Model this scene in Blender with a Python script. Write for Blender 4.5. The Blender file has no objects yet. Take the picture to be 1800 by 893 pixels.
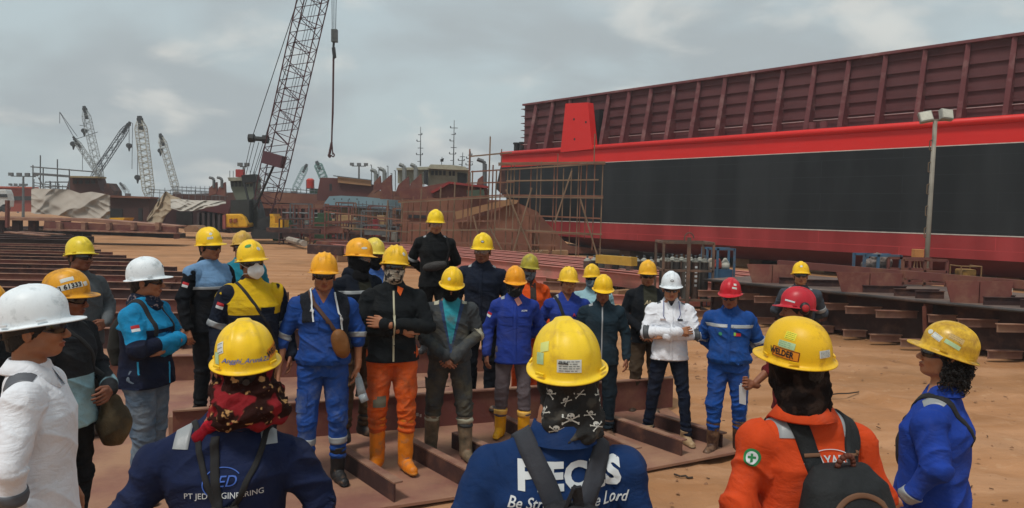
import bpy, bmesh, math, random, colorsys
import numpy as np
from mathutils import Vector, Matrix, Euler
from mathutils.bvhtree import BVHTree
random.seed(7); np.random.seed(7)
S = bpy.context.scene
C = S.collection
PI = math.pi
R_ = math.radians
f32 = np.float32

# ------------------------------------------------------------------ camera
CAMH = 2.2
FPX = 1350.0
cam_d = bpy.data.cameras.new('camera')
cam = bpy.data.objects.new('camera', cam_d)
C.objects.link(cam)
CR = Euler((R_(90 - 3.2), 0, 0)).to_matrix() @ Matrix.Rotation(R_(1.2), 3, 'Z')
cam.matrix_world = Matrix.Translation((0, 0, CAMH)) @ CR.to_4x4()
cam_d.sensor_width = 36
cam_d.lens = 36 * FPX / 1800
cam_d.clip_end = 4000
cam_d.clip_start = 0.05
S.camera = cam


def ray(px, py):
    return CR @ Vector(((px - 900) / FPX, -(py - 446.5) / FPX, -1))


def P(px, py, D):
    """the point seen at (px, py) in the photograph, D metres ahead"""
    d = ray(px, py)
    return Vector((0, 0, CAMH)) + d * (D / d.y)


def G(px, py, z=0.0):
    """the point seen at (px, py) lying on the level z"""
    d = ray(px, py)
    return Vector((0, 0, CAMH)) + d * ((z - CAMH) / d.z)


# ------------------------------------------------------------------ tags
def tag(o, label=None, cat=None, group=None, kind=None):
    if label: o['label'] = label
    if cat: o['category'] = cat
    if group: o['group'] = group
    if kind: o['kind'] = kind
    return o


def empty(name, loc=(0, 0, 0), rz=0, s=1.0):
    o = bpy.data.objects.new(name, None)
    o.empty_display_size = .2
    o.location = loc
    o.rotation_euler = (0, 0, rz)
    o.scale = (s, s, s)
    C.objects.link(o)
    return o


def link(name, me, m=None, parent=None):
    o = bpy.data.objects.new(name, me)
    if m is not None:
        for q in (m if isinstance(m, (list, tuple)) else [m]):
            me.materials.append(q)
    C.objects.link(o)
    if parent is not None: o.parent = parent
    return o


def npmesh(name, V, Q, smooth=True, attrs=None):
    me = bpy.data.meshes.new(name)
    V = np.asarray(V, f32).reshape(-1, 3); Q = np.asarray(Q, np.int32)
    n = Q.shape[1]
    me.vertices.add(len(V)); me.vertices.foreach_set('co', V.ravel())
    me.loops.add(Q.size); me.loops.foreach_set('vertex_index', Q.ravel())
    me.polygons.add(len(Q))
    me.polygons.foreach_set('loop_start', np.arange(0, Q.size, n, dtype=np.int32))
    me.update(calc_edges=True)
    if smooth: me.polygons.foreach_set('use_smooth', np.ones(len(Q), bool))
    if attrs:
        for k, a in attrs.items():
            at = me.attributes.new(k, 'FLOAT', 'POINT')
            at.data.foreach_set('value', np.asarray(a, f32))
    me.validate()
    return me


class MB:
    """collects simple solids into one mesh"""
    def __init__(s): s.v = []; s.f = []

    def add(s, vs, fs):
        n = len(s.v)
        s.v += [Vector(v) for v in vs]
        s.f += [[i + n for i in q] for q in fs]

    def box(s, c, size, M=None, rz=0):
        c = Vector(c); hx, hy, hz = [q / 2 for q in size]
        R = M if M is not None else Matrix.Rotation(rz, 3, 'Z')
        vs = [c + R @ Vector((x * hx, y * hy, z * hz)) for z in (-1, 1) for y in (-1, 1) for x in (-1, 1)]
        s.add(vs, [(0, 2, 3, 1), (4, 5, 7, 6), (0, 1, 5, 4), (2, 6, 7, 3), (0, 4, 6, 2), (1, 3, 7, 5)])

    def bar(s, a, b, w, h=None, n=None):
        """rectangular bar from a to b, w across, h high (or round with n sides)"""
        a = Vector(a); b = Vector(b); d = (b - a)
        L = d.length
        if L < 1e-6: return
        d /= L
        up = Vector((0, 0, 1)) if abs(d.z) < .95 else Vector((0, 1, 0))
        x = d.cross(up).normalized(); z = x.cross(d)
        if n:
            vs = []
            for e in (a, b):
                for i in range(n):
                    t = 2 * PI * i / n
                    vs.append(e + x * math.cos(t) * w / 2 + z * math.sin(t) * w / 2)
            fs = [(i, (i + 1) % n, n + (i + 1) % n, n + i) for i in range(n)]
            fs += [tuple(range(n))[::-1], tuple(range(n, 2 * n))]
            s.add(vs, fs)
        else:
            h = h or w
            vs = [e + x * sx * w / 2 + z * sz * h / 2 for e in (a, b) for sx, sz in ((-1, -1), (1, -1), (1, 1), (-1, 1))]
            s.add(vs, [(0, 1, 5, 4), (1, 2, 6, 5), (2, 3, 7, 6), (3, 0, 4, 7), (3, 2, 1, 0), (4, 5, 6, 7)])

    def cone(s, a, b, ra, rb, n=12, cap=True):
        a = Vector(a); b = Vector(b); d = (b - a).normalized()
        up = Vector((0, 0, 1)) if abs(d.z) < .95 else Vector((0, 1, 0))
        x = d.cross(up).normalized(); z = x.cross(d)
        vs = [e + (x * math.cos(2 * PI * i / n) + z * math.sin(2 * PI * i / n)) * r for e, r in ((a, ra), (b, rb)) for i in range(n)]
        fs = [(i, (i + 1) % n, n + (i + 1) % n, n + i) for i in range(n)]
        if cap: fs += [tuple(range(n))[::-1], tuple(range(n, 2 * n))]
        s.add(vs, fs)

    def prism(s, pts, off):
        """polygon pts (3-D) pushed by the vector off"""
        off = Vector(off); n = len(pts)
        vs = [Vector(p) for p in pts] + [Vector(p) + off for p in pts]
        fs = [tuple(range(n)), tuple(range(n, 2 * n))[::-1]]
        fs += [(i, n + i, n + (i + 1) % n, (i + 1) % n) for i in range(n)]
        s.add(vs, fs)

    def tube(s, pts, r, n=6):
        for i in range(len(pts) - 1): s.bar(pts[i], pts[i + 1], 2 * r, n=n)

    def build(s, name, m, parent=None, smooth=False, bevel=0):
        me = bpy.data.meshes.new(name)
        me.from_pydata(s.v, [], s.f)
        bm = bmesh.new(); bm.from_mesh(me)
        bmesh.ops.recalc_face_normals(bm, faces=bm.faces)
        bm.to_mesh(me); bm.free()
        if smooth:
            me.polygons.foreach_set('use_smooth', np.ones(len(me.polygons), bool))
        o = link(name, me, m, parent)
        if bevel:
            b = o.modifiers.new('bevel', 'BEVEL'); b.width = bevel; b.segments = 2; b.limit_method = 'ANGLE'
        return o


# ------------------------------------------------------------------ materials
def srgb(h):
    h = h.lstrip('#')
    c = [int(h[i:i + 2], 16) / 255 for i in (0, 2, 4)]
    return tuple(((x / 12.92) if x < .04 else ((x + .055) / 1.055) ** 2.4) for x in c)


def nn(nt, t, **kw):
    n = nt.nodes.new(t)
    for k, v in kw.items(): setattr(n, k, v)
    return n


_mc = {}


def mat(name, col, rough=.7, metal=0, var=.18, sc=4, bump=0, bsc=60, dirt=None, dscale=3, damt=.5,
        masks=(), spec=.4, alpha=1, stretch=None, coat=0, weave=False, subs=0, pat=None):
    """procedural Principled material; masks = [(attribute, colour)], dirt = patches of another colour"""
    m = bpy.data.materials.new(name)
    m.use_nodes = True
    nt = m.node_tree; L = nt.links
    b = nt.nodes['Principled BSDF']
    tc = nn(nt, 'ShaderNodeTexCoord')
    src = tc.outputs['Object']
    if stretch:
        mp = nn(nt, 'ShaderNodeMapping'); mp.inputs['Scale'].default_value = stretch
        L.new(src, mp.inputs[0]); src = mp.outputs[0]

    def noise(scale, det=5, ro=.6):
        n = nn(nt, 'ShaderNodeTexNoise'); n.inputs['Scale'].default_value = scale
        n.inputs['Detail'].default_value = det; n.inputs['Roughness'].default_value = ro
        L.new(src, n.inputs['Vector']); return n.outputs['Fac']

    def ramp(fac, a, c, lo=0., hi=1.):
        mr = nn(nt, 'ShaderNodeMapRange'); mr.inputs[1].default_value = a; mr.inputs[2].default_value = c
        mr.inputs[3].default_value = lo; mr.inputs[4].default_value = hi
        L.new(fac, mr.inputs[0]); return mr.outputs[0]

    def mix(fac, A, B):
        x = nn(nt, 'ShaderNodeMix', data_type='RGBA')
        if hasattr(fac, 'links'): L.new(fac, x.inputs[0])
        else: x.inputs[0].default_value = fac
        for s_, q in ((6, A), (7, B)):
            if hasattr(q, 'links'): L.new(q, x.inputs[s_])
            else: x.inputs[s_].default_value = (*q, 1)
        return x.outputs[2]
    cur = tuple(col)
    for an, mc in masks:
        at = nn(nt, 'ShaderNodeAttribute', attribute_name=an)
        cur = mix(ramp(at.outputs['Fac'], -.0008, .0008, 1, 0), cur, mc)
    if pat:
        cur = pat(nt, L, src, cur, mix, ramp, noise)
    n1 = noise(sc)
    k = ramp(n1, .3, .7, 1 - var, 1 + var)
    mul = nn(nt, 'ShaderNodeVectorMath', operation='SCALE')
    if hasattr(cur, 'links'): L.new(cur, mul.inputs[0])
    else: mul.inputs[0].default_value = cur
    L.new(k, mul.inputs['Scale'])
    cur = mul.outputs[0]
    if dirt:
        dn = noise(dscale, 8, .65)
        cur = mix(ramp(dn, .62 - damt * .35, .72 - damt * .1, 0, .85), cur, dirt)
        cur = mix(ramp(noise(dscale * 5.5, 6, .75), .56, .74, 0, .4 * min(1, damt + .3)), cur, tuple(q * .5 for q in dirt))
    L.new(cur, b.inputs['Base Color'])
    b.inputs['Roughness'].default_value = rough
    b.inputs['Metallic'].default_value = metal
    b.inputs['Specular IOR Level'].default_value = spec
    if coat:
        b.inputs['Coat Weight'].default_value = coat; b.inputs['Coat Roughness'].default_value = .25
    if subs:
        b.inputs['Subsurface Weight'].default_value = subs
        b.inputs['Subsurface Radius'].default_value = (.9, .4, .25)
        b.inputs['Subsurface Scale'].default_value = .01
    if alpha < 1: b.inputs['Alpha'].default_value = alpha
    if bump:
        bn = nn(nt, 'ShaderNodeBump'); bn.inputs['Strength'].default_value = bump
        bn.inputs['Distance'].default_value = .02
        L.new(noise(bsc, 6), bn.inputs['Height']); L.new(bn.outputs[0], b.inputs['Normal'])
    if rough < .9:
        L.new(ramp(noise(sc * 3), .3, .7, max(.03, rough - .08), min(1, rough + .12)), b.inputs['Roughness'])
    return m


def smat(name, *a, **k):
    """a shared material, made once"""
    if name not in _mc: _mc[name] = mat(name, *a, **k)
    return _mc[name]
# ------------------------------------------------------------------ implicit surfaces
class Field:
    def __init__(s, lo, hi, h):
        s.ax = [np.arange(lo[i], hi[i] + h, h, dtype=f32) for i in range(3)]
        s.f = np.full([len(a) for a in s.ax], .2, f32)

    def put(s, lo, hi, fn, k=.01, sub=False, m=None):
        m = (k + .02) if m is None else m
        sl = []
        for i in range(3):
            a = np.searchsorted(s.ax[i], lo[i] - m); b = np.searchsorted(s.ax[i], hi[i] + m)
            if b <= a: return
            sl.append(slice(a, b))
        X = s.ax[0][sl[0]][:, None, None]; Y = s.ax[1][sl[1]][None, :, None]; Z = s.ax[2][sl[2]][None, None, :]
        d = fn(X, Y, Z); a = s.f[tuple(sl)]
        if sub:
            d = -d; h = np.clip(.5 - .5 * (d - a) / k, 0, 1)
            s.f[tuple(sl)] = d * (1 - h) + a * h + k * h * (1 - h)
        else:
            h = np.clip(.5 + .5 * (d - a) / k, 0, 1)
            s.f[tuple(sl)] = d * (1 - h) + a * h - k * h * (1 - h)

    def cap(s, a, b, ra, rb, k=.015, sub=False):
        a = np.array(a, f32); b = np.array(b, f32); ab = b - a; L2 = float(ab @ ab) + 1e-9
        r = max(ra, rb)

        def fn(X, Y, Z):
            x = X - a[0]; y = Y - a[1]; z = Z - a[2]
            t = np.clip((x * ab[0] + y * ab[1] + z * ab[2]) / L2, 0, 1)
            return np.sqrt((x - t * ab[0]) ** 2 + (y - t * ab[1]) ** 2 + (z - t * ab[2]) ** 2) - (ra + (rb - ra) * t)
        s.put(np.minimum(a, b) - r, np.maximum(a, b) + r, fn, k, sub)

    def ell(s, c, r, k=.01, sub=False, rot=None):
        c = np.array(c, f32); r = np.array(r, f32); M = None if rot is None else np.array(Euler([R_(q) for q in rot]).to_matrix().transposed(), f32)
        rm = float(r.max())

        def fn(X, Y, Z):
            x = X - c[0]; y = Y - c[1]; z = Z - c[2]
            if M is not None:
                x, y, z = (M[0, 0] * x + M[0, 1] * y + M[0, 2] * z, M[1, 0] * x + M[1, 1] * y + M[1, 2] * z, M[2, 0] * x + M[2, 1] * y + M[2, 2] * z)
            k0 = np.sqrt((x / r[0]) ** 2 + (y / r[1]) ** 2 + (z / r[2]) ** 2)
            k1 = np.sqrt((x / r[0] ** 2) ** 2 + (y / r[1] ** 2) ** 2 + (z / r[2] ** 2) ** 2) + 1e-6
            return k0 * (k0 - 1) / k1
        rr = r if M is None else np.array([rm] * 3)
        s.put(c - rr, c + rr, fn, k, sub)

    def loft(s, prof, k=.02, n=2.4):
        pr = np.array(prof, f32)   # z cx cy rx ry
        lo = (float((pr[:, 1] - pr[:, 3]).min()), float((pr[:, 2] - pr[:, 4]).min()), pr[0, 0])
        hi = (float((pr[:, 1] + pr[:, 3]).max()), float((pr[:, 2] + pr[:, 4]).max()), pr[-1, 0])

        def fn(X, Y, Z):
            q = [np.interp(Z, pr[:, 0], pr[:, i]).astype(f32) for i in (1, 2, 3, 4)]
            d = ((np.abs((X - q[0]) / q[2]) ** n + np.abs((Y - q[1]) / q[3]) ** n) ** (1 / n) - 1) * np.minimum(q[2], q[3])
            return np.maximum(d, np.maximum(pr[0, 0] - Z, Z - pr[-1, 0]))
        s.put(lo, hi, fn, k)

    def cut(s, fn, k=.004):
        X = s.ax[0][:, None, None]; Y = s.ax[1][None, :, None]; Z = s.ax[2][None, None, :]
        d = fn(X, Y, Z) + 0 * s.f
        s.f = np.maximum(s.f, d)

    def mesh(s):
        f = s.f
        ng = f < 0
        cs = [(i, j, k) for i in (0, 1) for j in (0, 1) for k in (0, 1)]
        nx, ny, nz = [q - 1 for q in f.shape]
        cnt = np.zeros((nx, ny, nz), np.int8)
        for i, j, k in cs: cnt += ng[i:i + nx, j:j + ny, k:k + nz]
        act = (cnt > 0) & (cnt < 8)
        I, J, K = np.nonzero(act)
        idx = -np.ones(act.shape, np.int64); idx[I, J, K] = np.arange(len(I))
        acc = np.zeros((len(I), 3), f32); num = np.zeros(len(I), f32)
        A = s.ax
        for a in range(3):
            for u in (0, 1):
                for v in (0, 1):
                    o = [0, 0, 0]; oth = [q for q in range(3) if q != a]
                    o[oth[0]] = u; o[oth[1]] = v
                    o2 = list(o); o2[a] = 1
                    f0 = f[I + o[0], J + o[1], K + o[2]]; f1 = f[I + o2[0], J + o2[1], K + o2[2]]
                    cr = (f0 < 0) != (f1 < 0)
                    t = np.where(cr, f0 / (f0 - f1 + 1e-12), 0)
                    p = np.stack([A[0][I + o[0]], A[1][J + o[1]], A[2][K + o[2]]], 1)
                    q = np.stack([A[0][I + o2[0]], A[1][J + o2[1]], A[2][K + o2[2]]], 1)
                    acc += np.where(cr[:, None], p + (q - p) * t[:, None], 0); num += cr
        V = acc / num[:, None]
        Q = []
        for a in range(3):
            b, c = (a + 1) % 3, (a + 2) % 3
            sl0 = [slice(None)] * 3; sl1 = [slice(None)] * 3
            sl0[a] = slice(0, -1); sl1[a] = slice(1, None)
            for q in (b, c): sl0[q] = slice(1, -1); sl1[q] = slice(1, -1)
            n0 = ng[tuple(sl0)]; n1 = ng[tuple(sl1)]
            E = np.stack(np.nonzero(n0 != n1), 1)
            if not len(E): continue
            fl = n0[E[:, 0], E[:, 1], E[:, 2]]
            base = E.copy(); base[:, b] += 1; base[:, c] += 1
            def cell(db, dc):
                g = base.copy(); g[:, b] -= db; g[:, c] -= dc
                return idx[g[:, 0], g[:, 1], g[:, 2]]
            q = np.stack([cell(1, 1), cell(0, 1), cell(0, 0), cell(1, 0)], 1)
            q[~fl] = q[~fl][:, ::-1]
            Q.append(q)
        Q = np.concatenate(Q)
        Q = Q[(Q >= 0).all(1)]
        return V, Q


def vnormals(V, Q):
    n = np.cross(V[Q[:, 2]] - V[Q[:, 0]], V[Q[:, 3]] - V[Q[:, 1]])
    N = np.zeros_like(V)
    for i in range(4):
        for a in range(3):
            N[:, a] += np.bincount(Q[:, i], n[:, a], len(V))
    return N / (np.linalg.norm(N, axis=1)[:, None] + 1e-9)


def vnoise(p):
    i = np.floor(p).astype(np.int64); f = p - i; f = f * f * (3 - 2 * f)
    r = 0
    for a in (0, 1):
        for b in (0, 1):
            for c in (0, 1):
                h = ((i[:, 0] + a) * 73856093) ^ ((i[:, 1] + b) * 19349663) ^ ((i[:, 2] + c) * 83492791)
                h = (h * 2654435761) & 0xffffffff
                h = ((h >> 13) & 0xffff) / 65535.
                r = r + h * (f[:, 0] if a else 1 - f[:, 0]) * (f[:, 1] if b else 1 - f[:, 1]) * (f[:, 2] if c else 1 - f[:, 2])
    return r


def ridged(p): return 1 - np.abs(2 * vnoise(p) - 1)


def seg_t(V, a, b):
    a = np.array(a); b = np.array(b); ab = b - a
    t = np.clip(((V - a) @ ab) / (ab @ ab), 0, 1)
    d = np.linalg.norm(V - a - t[:, None] * ab, axis=1)
    return t, d


def bvh_of(V, Q): return BVHTree.FromPolygons([tuple(v) for v in V.tolist()], Q.tolist())


def join(parts):
    VV, QQ, n = [], [], 0
    for V, Q in parts:
        VV.append(V); QQ.append(Q + n); n += len(V)
    return np.concatenate(VV), np.concatenate(QQ)


def strip_mesh(name, rows, m, parent, closed=False):
    """rows: list of lists of points"""
    V = [tuple(p) for r in rows for p in r]; w = len(rows[0]); n = len(rows)
    Q = []
    for i in range(n if closed else n - 1):
        j = (i + 1) % n
        for c in range(w - 1): Q.append((i * w + c, i * w + c + 1, j * w + c + 1, j * w + c))
    return link(name, npmesh(name, V, Q), m, parent)


def ring(name, bvh, c, axis, width, m, parent, cap=.1, a0=0, a1=360, ref=None, off=.003, n=40, tilt=0):
    """a strip laid round a limb: rays go from its bone outwards"""
    c = Vector(c); axis = Vector(axis).normalized()
    ref = Vector(ref) if ref else (Vector((0, -1, 0)) if abs(axis.y) < .8 else Vector((0, 0, 1)))
    e1 = (ref - axis * ref.dot(axis)).normalized(); e2 = axis.cross(e1)
    full = abs(a1 - a0) >= 360
    rows = []; rad = []
    for i in range(n):
        t = R_(a0 + (a1 - a0) * i / (n if full else n - 1))
        d = e1 * math.cos(t) + e2 * math.sin(t)
        row = []
        for w in (-.5, -.25, 0, .25, .5):
            o = c + axis * (w * width)
            h = bvh.ray_cast(o, d, cap)
            row.append(h[3] if h[0] is not None else cap * .9)
        rad.append(row); 
    rad = np.array(rad)
    for _ in range(1):
        if full: rad = np.maximum(rad, (np.roll(rad, 1, 0) + rad + np.roll(rad, -1, 0)) / 3)
    for i in range(n):
        t = R_(a0 + (a1 - a0) * i / (n if full else n - 1))
        d = e1 * math.cos(t) + e2 * math.sin(t)
        row = []
        ws = (-.5, -.5, -.25, 0, .25, .5, .5)
        for q, w in enumerate(ws):
            r = rad[i][max(0, min(4, q - 1))] + (off if 0 < q < 6 else -.004)
            row.append(c + axis * (w * width) + d * r)
        rows.append(row)
    return strip_mesh(name, rows, m, parent, closed=full)


def ribbon(name, bvh, pts, width, m, parent, off=.004, n=30, thick=.006, free=False):
    """a strap following control points, hugging the surface unless free"""
    pts = [Vector(p) for p in pts]
    ds = [0]
    for i in range(1, len(pts)): ds.append(ds[-1] + (pts[i] - pts[i - 1]).length)
    def at(s_):
        for i in range(1, len(pts)):
            if s_ <= ds[i] or i == len(pts) - 1:
                t = (s_ - ds[i - 1]) / max(1e-6, ds[i] - ds[i - 1])
                p0 = pts[max(0, i - 2)]; p1 = pts[i - 1]; p2 = pts[i]; p3 = pts[min(len(pts) - 1, i + 1)]
                return .5 * ((2 * p1) + (p2 - p0) * t + (2 * p0 - 5 * p1 + 4 * p2 - p3) * t * t + (3 * p1 - p0 - 3 * p2 + p3) * t ** 3)
    path = []; nor = []
    for i in range(n):
        p = at(ds[-1] * i / (n - 1))
        l, no, ix, d = bvh.find_nearest(p)
        if not free: p = l + no * off
        elif d < off or (p - l).dot(no) < off: p = l + no * off
        path.append(p); nor.append(no)
    for _ in range(3):
        path = [path[0]] + [(path[i - 1] + path[i] * 2 + path[i + 1]) / 4 for i in range(1, n - 1)] + [path[-1]]
        nor = [nor[0]] + [((nor[i - 1] + nor[i] * 2 + nor[i + 1]) / 4).normalized() for i in range(1, n - 1)] + [nor[-1]]
    rows = []
    for i in range(n):
        t = (path[min(n - 1, i + 1)] - path[max(0, i - 1)]).normalized()
        sd = t.cross(nor[i]).normalized()
        row = []
        for w, up in ((-.5, -thick), (-.5, 0), (-.2, .001), (.2, .001), (.5, 0), (.5, -thick)):
            p = path[i] + sd * w * width
            if not free:
                l, no, ix, d = bvh.find_nearest(p)
                if d < .03: p = l + no * off
            row.append(p + nor[i] * up)
        rows.append(row)
    return strip_mesh(name, rows, m, parent)


def stick(name, V2, F, bvh, o, u, v, m, parent, off=.002):
    """lay a flat 2-D outline (V2 in metres) on a surface, projecting it from in front"""
    o = Vector(o); u = Vector(u).normalized(); v = Vector(v); v = (v - u * v.dot(u)).normalized(); w = u.cross(v)
    out = []
    last = o
    for x, y in V2:
        p = o + u * x + v * y
        h = bvh.ray_cast(p + w * .25, -w, .5)
        q = h[0] + w * off if h[0] is not None else p + w * ((last - o).dot(w))
        last = q; out.append(q)
    me = bpy.data.meshes.new(name); me.from_pydata(out, [], F)
    me.polygons.foreach_set('use_smooth', np.ones(len(me.polygons), bool))
    return link(name, me, m, parent)


def rect2(w, h, n=8, m_=6, rot=0, shape=None):
    V = []; F = []
    c, s_ = math.cos(R_(rot)), math.sin(R_(rot))
    for j in range(m_ + 1):
        for i in range(n + 1):
            x = (i / n - .5) * w; y = (j / m_ - .5) * h
            if shape == 'oval':
                a, b = 2 * i / n - 1, 2 * j / m_ - 1
                x = w / 2 * a * math.sqrt(1 - b * b / 2); y = h / 2 * b * math.sqrt(1 - a * a / 2)
            V.append((x * c - y * s_, x * s_ + y * c))
    for j in range(m_):
        for i in range(n):
            a = j * (n + 1) + i
            F.append((a, a + 1, a + n + 2, a + n + 1))
    return V, F


_tc = {}


def text2(body, size, shear=0, bold=0, rot=0, sub=1, xs=1.0, font=None, space=1.0):
    key = (body, size, shear, bold, rot, sub, xs, space)
    if key in _tc: return _tc[key]
    cu = bpy.data.curves.new('t', 'FONT'); cu.body = body; cu.size = size; cu.shear = shear; cu.offset = bold
    cu.align_x = 'CENTER'; cu.align_y = 'CENTER'; cu.resolution_u = 3; cu.space_character = space
    ob = bpy.data.objects.new('t', cu); C.objects.link(ob)
    me = bpy.data.meshes.new_from_object(ob.evaluated_get(bpy.context.evaluated_depsgraph_get()))
    bm = bmesh.new(); bm.from_mesh(me)
    bmesh.ops.triangulate(bm, faces=bm.faces)
    for _ in range(sub):
        bmesh.ops.subdivide_edges(bm, edges=[e for e in bm.edges if e.calc_length() > size * .25], cuts=1)
        bmesh.ops.triangulate(bm, faces=bm.faces)
    c, s_ = math.cos(R_(rot)), math.sin(R_(rot))
    V = [(v.co.x * xs * c - v.co.y * s_, v.co.x * xs * s_ + v.co.y * c) for v in bm.verts]
    F = [[v.index for v in f.verts] for f in bm.faces]
    bm.free(); bpy.data.objects.remove(ob); bpy.data.meshes.remove(me); bpy.data.curves.remove(cu)
    _tc[key] = (V, F)
    return V, F


# ------------------------------------------------------------------ arms
ARMS = {  # elbow and wrist of one side (x mirrored for the other), hand direction, curl
    'down': ((.245, .03, 1.12), (.262, -.05, .875), (0, -.25, -1), .5),
    'downout': ((.27, .02, 1.12), (.31, -.07, .885), (.05, -.3, -1), .5),
    'clasp': ((.255, -.01, 1.13), (.045, -.235, .965), (-.75, -.25, -.5), .8),
    'behind': ((.265, .09, 1.13), (.07, .185, .95), (-.9, .1, -.2), .5),
    'crossR': ((.245, -.10, 1.13), (-.06, -.225, 1.165), (-1, .25, .15), .35),
    'crossL': ((.245, -.10, 1.12), (-.05, -.185, 1.115), (-1, .15, 0), .4),
    'hold': ((.24, -.04, 1.13), (.16, -.29, 1.15), (-.2, -.8, .4), 1.1),
    'belly': ((.25, -.03, 1.13), (.08, -.22, 1.02), (-.9, -.2, -.2), .7),
}


def sidev(v, s_): return np.array((v[0] * s_, v[1], v[2]), float)


def hand_mesh(w, d, inward, curl, r=1.0, h=.0042):
    """palm, four bent fingers and a thumb, in one smooth surface"""
    w = np.array(w, float); d = np.array(d, float); d /= np.linalg.norm(d)
    inward = np.array(inward, float); inward -= d * (inward @ d); inward /= np.linalg.norm(inward)   # palm faces inward
    s_ = np.cross(d, inward)                                                                      # across the palm
    c = w + d * .09
    F = Field(c - .13, c + .13, h)
    F.cap(w - d * .03, w + d * .02, .027 * r, .026 * r, .01)
    for q in (-.024, -.008, .008, .024):
        F.cap(w + d * .015 + s_ * q * .6, w + d * .085 + s_ * q * 1.15, .0155 * r, .0135 * r, .008)
    fin = Field(c - .13, c + .13, h)
    for i, q in enumerate((-.031, -.0105, .0105, .030)):
        L = (.068, .078, .073, .057)[i] if True else 0
        p = w + d * .088 + s_ * q; a = curl * .45 + i * .05
        for sgm in range(3):
            ln = L * (.45, .31, .24)[sgm]
            dr = d * math.cos(a) + inward * math.sin(a) + s_ * q * 1.5
            p2 = p + dr * ln
            fin.cap(p, p2, (.0098, .0088, .008)[sgm] * r, (.0088, .008, .0068)[sgm] * r, .0015)
            p = p2; a += curl * .75
    F.f = np.minimum(F.f, fin.f) - .0025 * np.clip(1 - np.abs(F.f - fin.f) / .008, 0, 1) ** 2
    th = w + d * .03 - s_ * .026
    t2 = th + d * .04 - s_ * .022 + inward * .014; t3 = t2 + d * .032 - s_ * .002 + inward * .012
    F.cap(th, t2, .0145 * r, .011 * r, .006); F.cap(t2, t3, .0105 * r, .0082 * r, .002)
    return F.mesh()


# ------------------------------------------------------------------ head pieces (face looks along -Y, origin mid-head)
def head_mesh(h, eyes=True, jaw=1.0, nose=1.0):
    F = Field((-.105, -.145, -.20), (.105, .125, .125), h)
    F.ell((0, .012, .03), (.075, .094, .088), .02)
    F.ell((0, -.030, -.030), (.060, .064, .080), .03)
    F.ell((0, -.058, -.088), (.034 * jaw, .032, .024), .025)
    for s_ in (-1, 1):
        F.ell((s_ * .046 * jaw, -.012, -.066), (.020, .038, .026), .025)
        F.ell((s_ * .037, -.064, -.028), (.023, .022, .020), .02)
        F.ell((s_ * .031, -.101, .001), (.019, .014, .011), .012, sub=True)
        F.cap((s_ * .012, -.088, .021), (s_ * .046, -.076, .020), .009, .007, .012)
        if eyes: F.ell((s_ * .031, -.078, .001), (.0135, .0135, .0115), .003)
        F.ell((s_ * .077, .014, -.012), (.009, .020, .031), .006, rot=(0, 0, s_ * 22))
        F.ell((s_ * .086, .006, -.010), (.006, .010, .017), .004, sub=True)
    F.cap((0, -.086, .010), (0, -.113 * nose, -.030), .008, .0125, .012)
    for s_ in (-1, 1): F.ell((s_ * .0125, -.103, -.035), (.010, .011, .008), .005)
    F.ell((0, -.088, -.060), (.024, .016, .0075), .005)
    F.ell((0, -.086, -.072), (.020, .015, .0075), .005)
    F.ell((0, -.108, -.0655), (.024, .012, .0018), .003, sub=True)
    F.cap((0, .022, -.05), (0, .035, -.20), .056, .060, .02)
    V, Q = F.mesh()
    # colour masks: lips, eyebrows, eyes
    x, y, z = V[:, 0], V[:, 1], V[:, 2]
    ax = np.abs(x)
    lips = np.where(y < -.08, np.sqrt((x / .025) ** 2 + ((z + .066) / .013) ** 2) - 1, 1) * .02
    brow = np.where(y < -.05, np.sqrt(((ax - .030) / .020) ** 2 + ((z - .022 + .1 * np.abs(ax - .03)) / .0055) ** 2) - 1, 1) * .02
    eye = np.where(y < -.06, np.sqrt(((ax - .031) / .0115) ** 2 + ((z - .001) / .0045) ** 2) - 1, 1) * .02
    return V, Q, dict(lips=lips, brow=brow, eye=eye)


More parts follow.
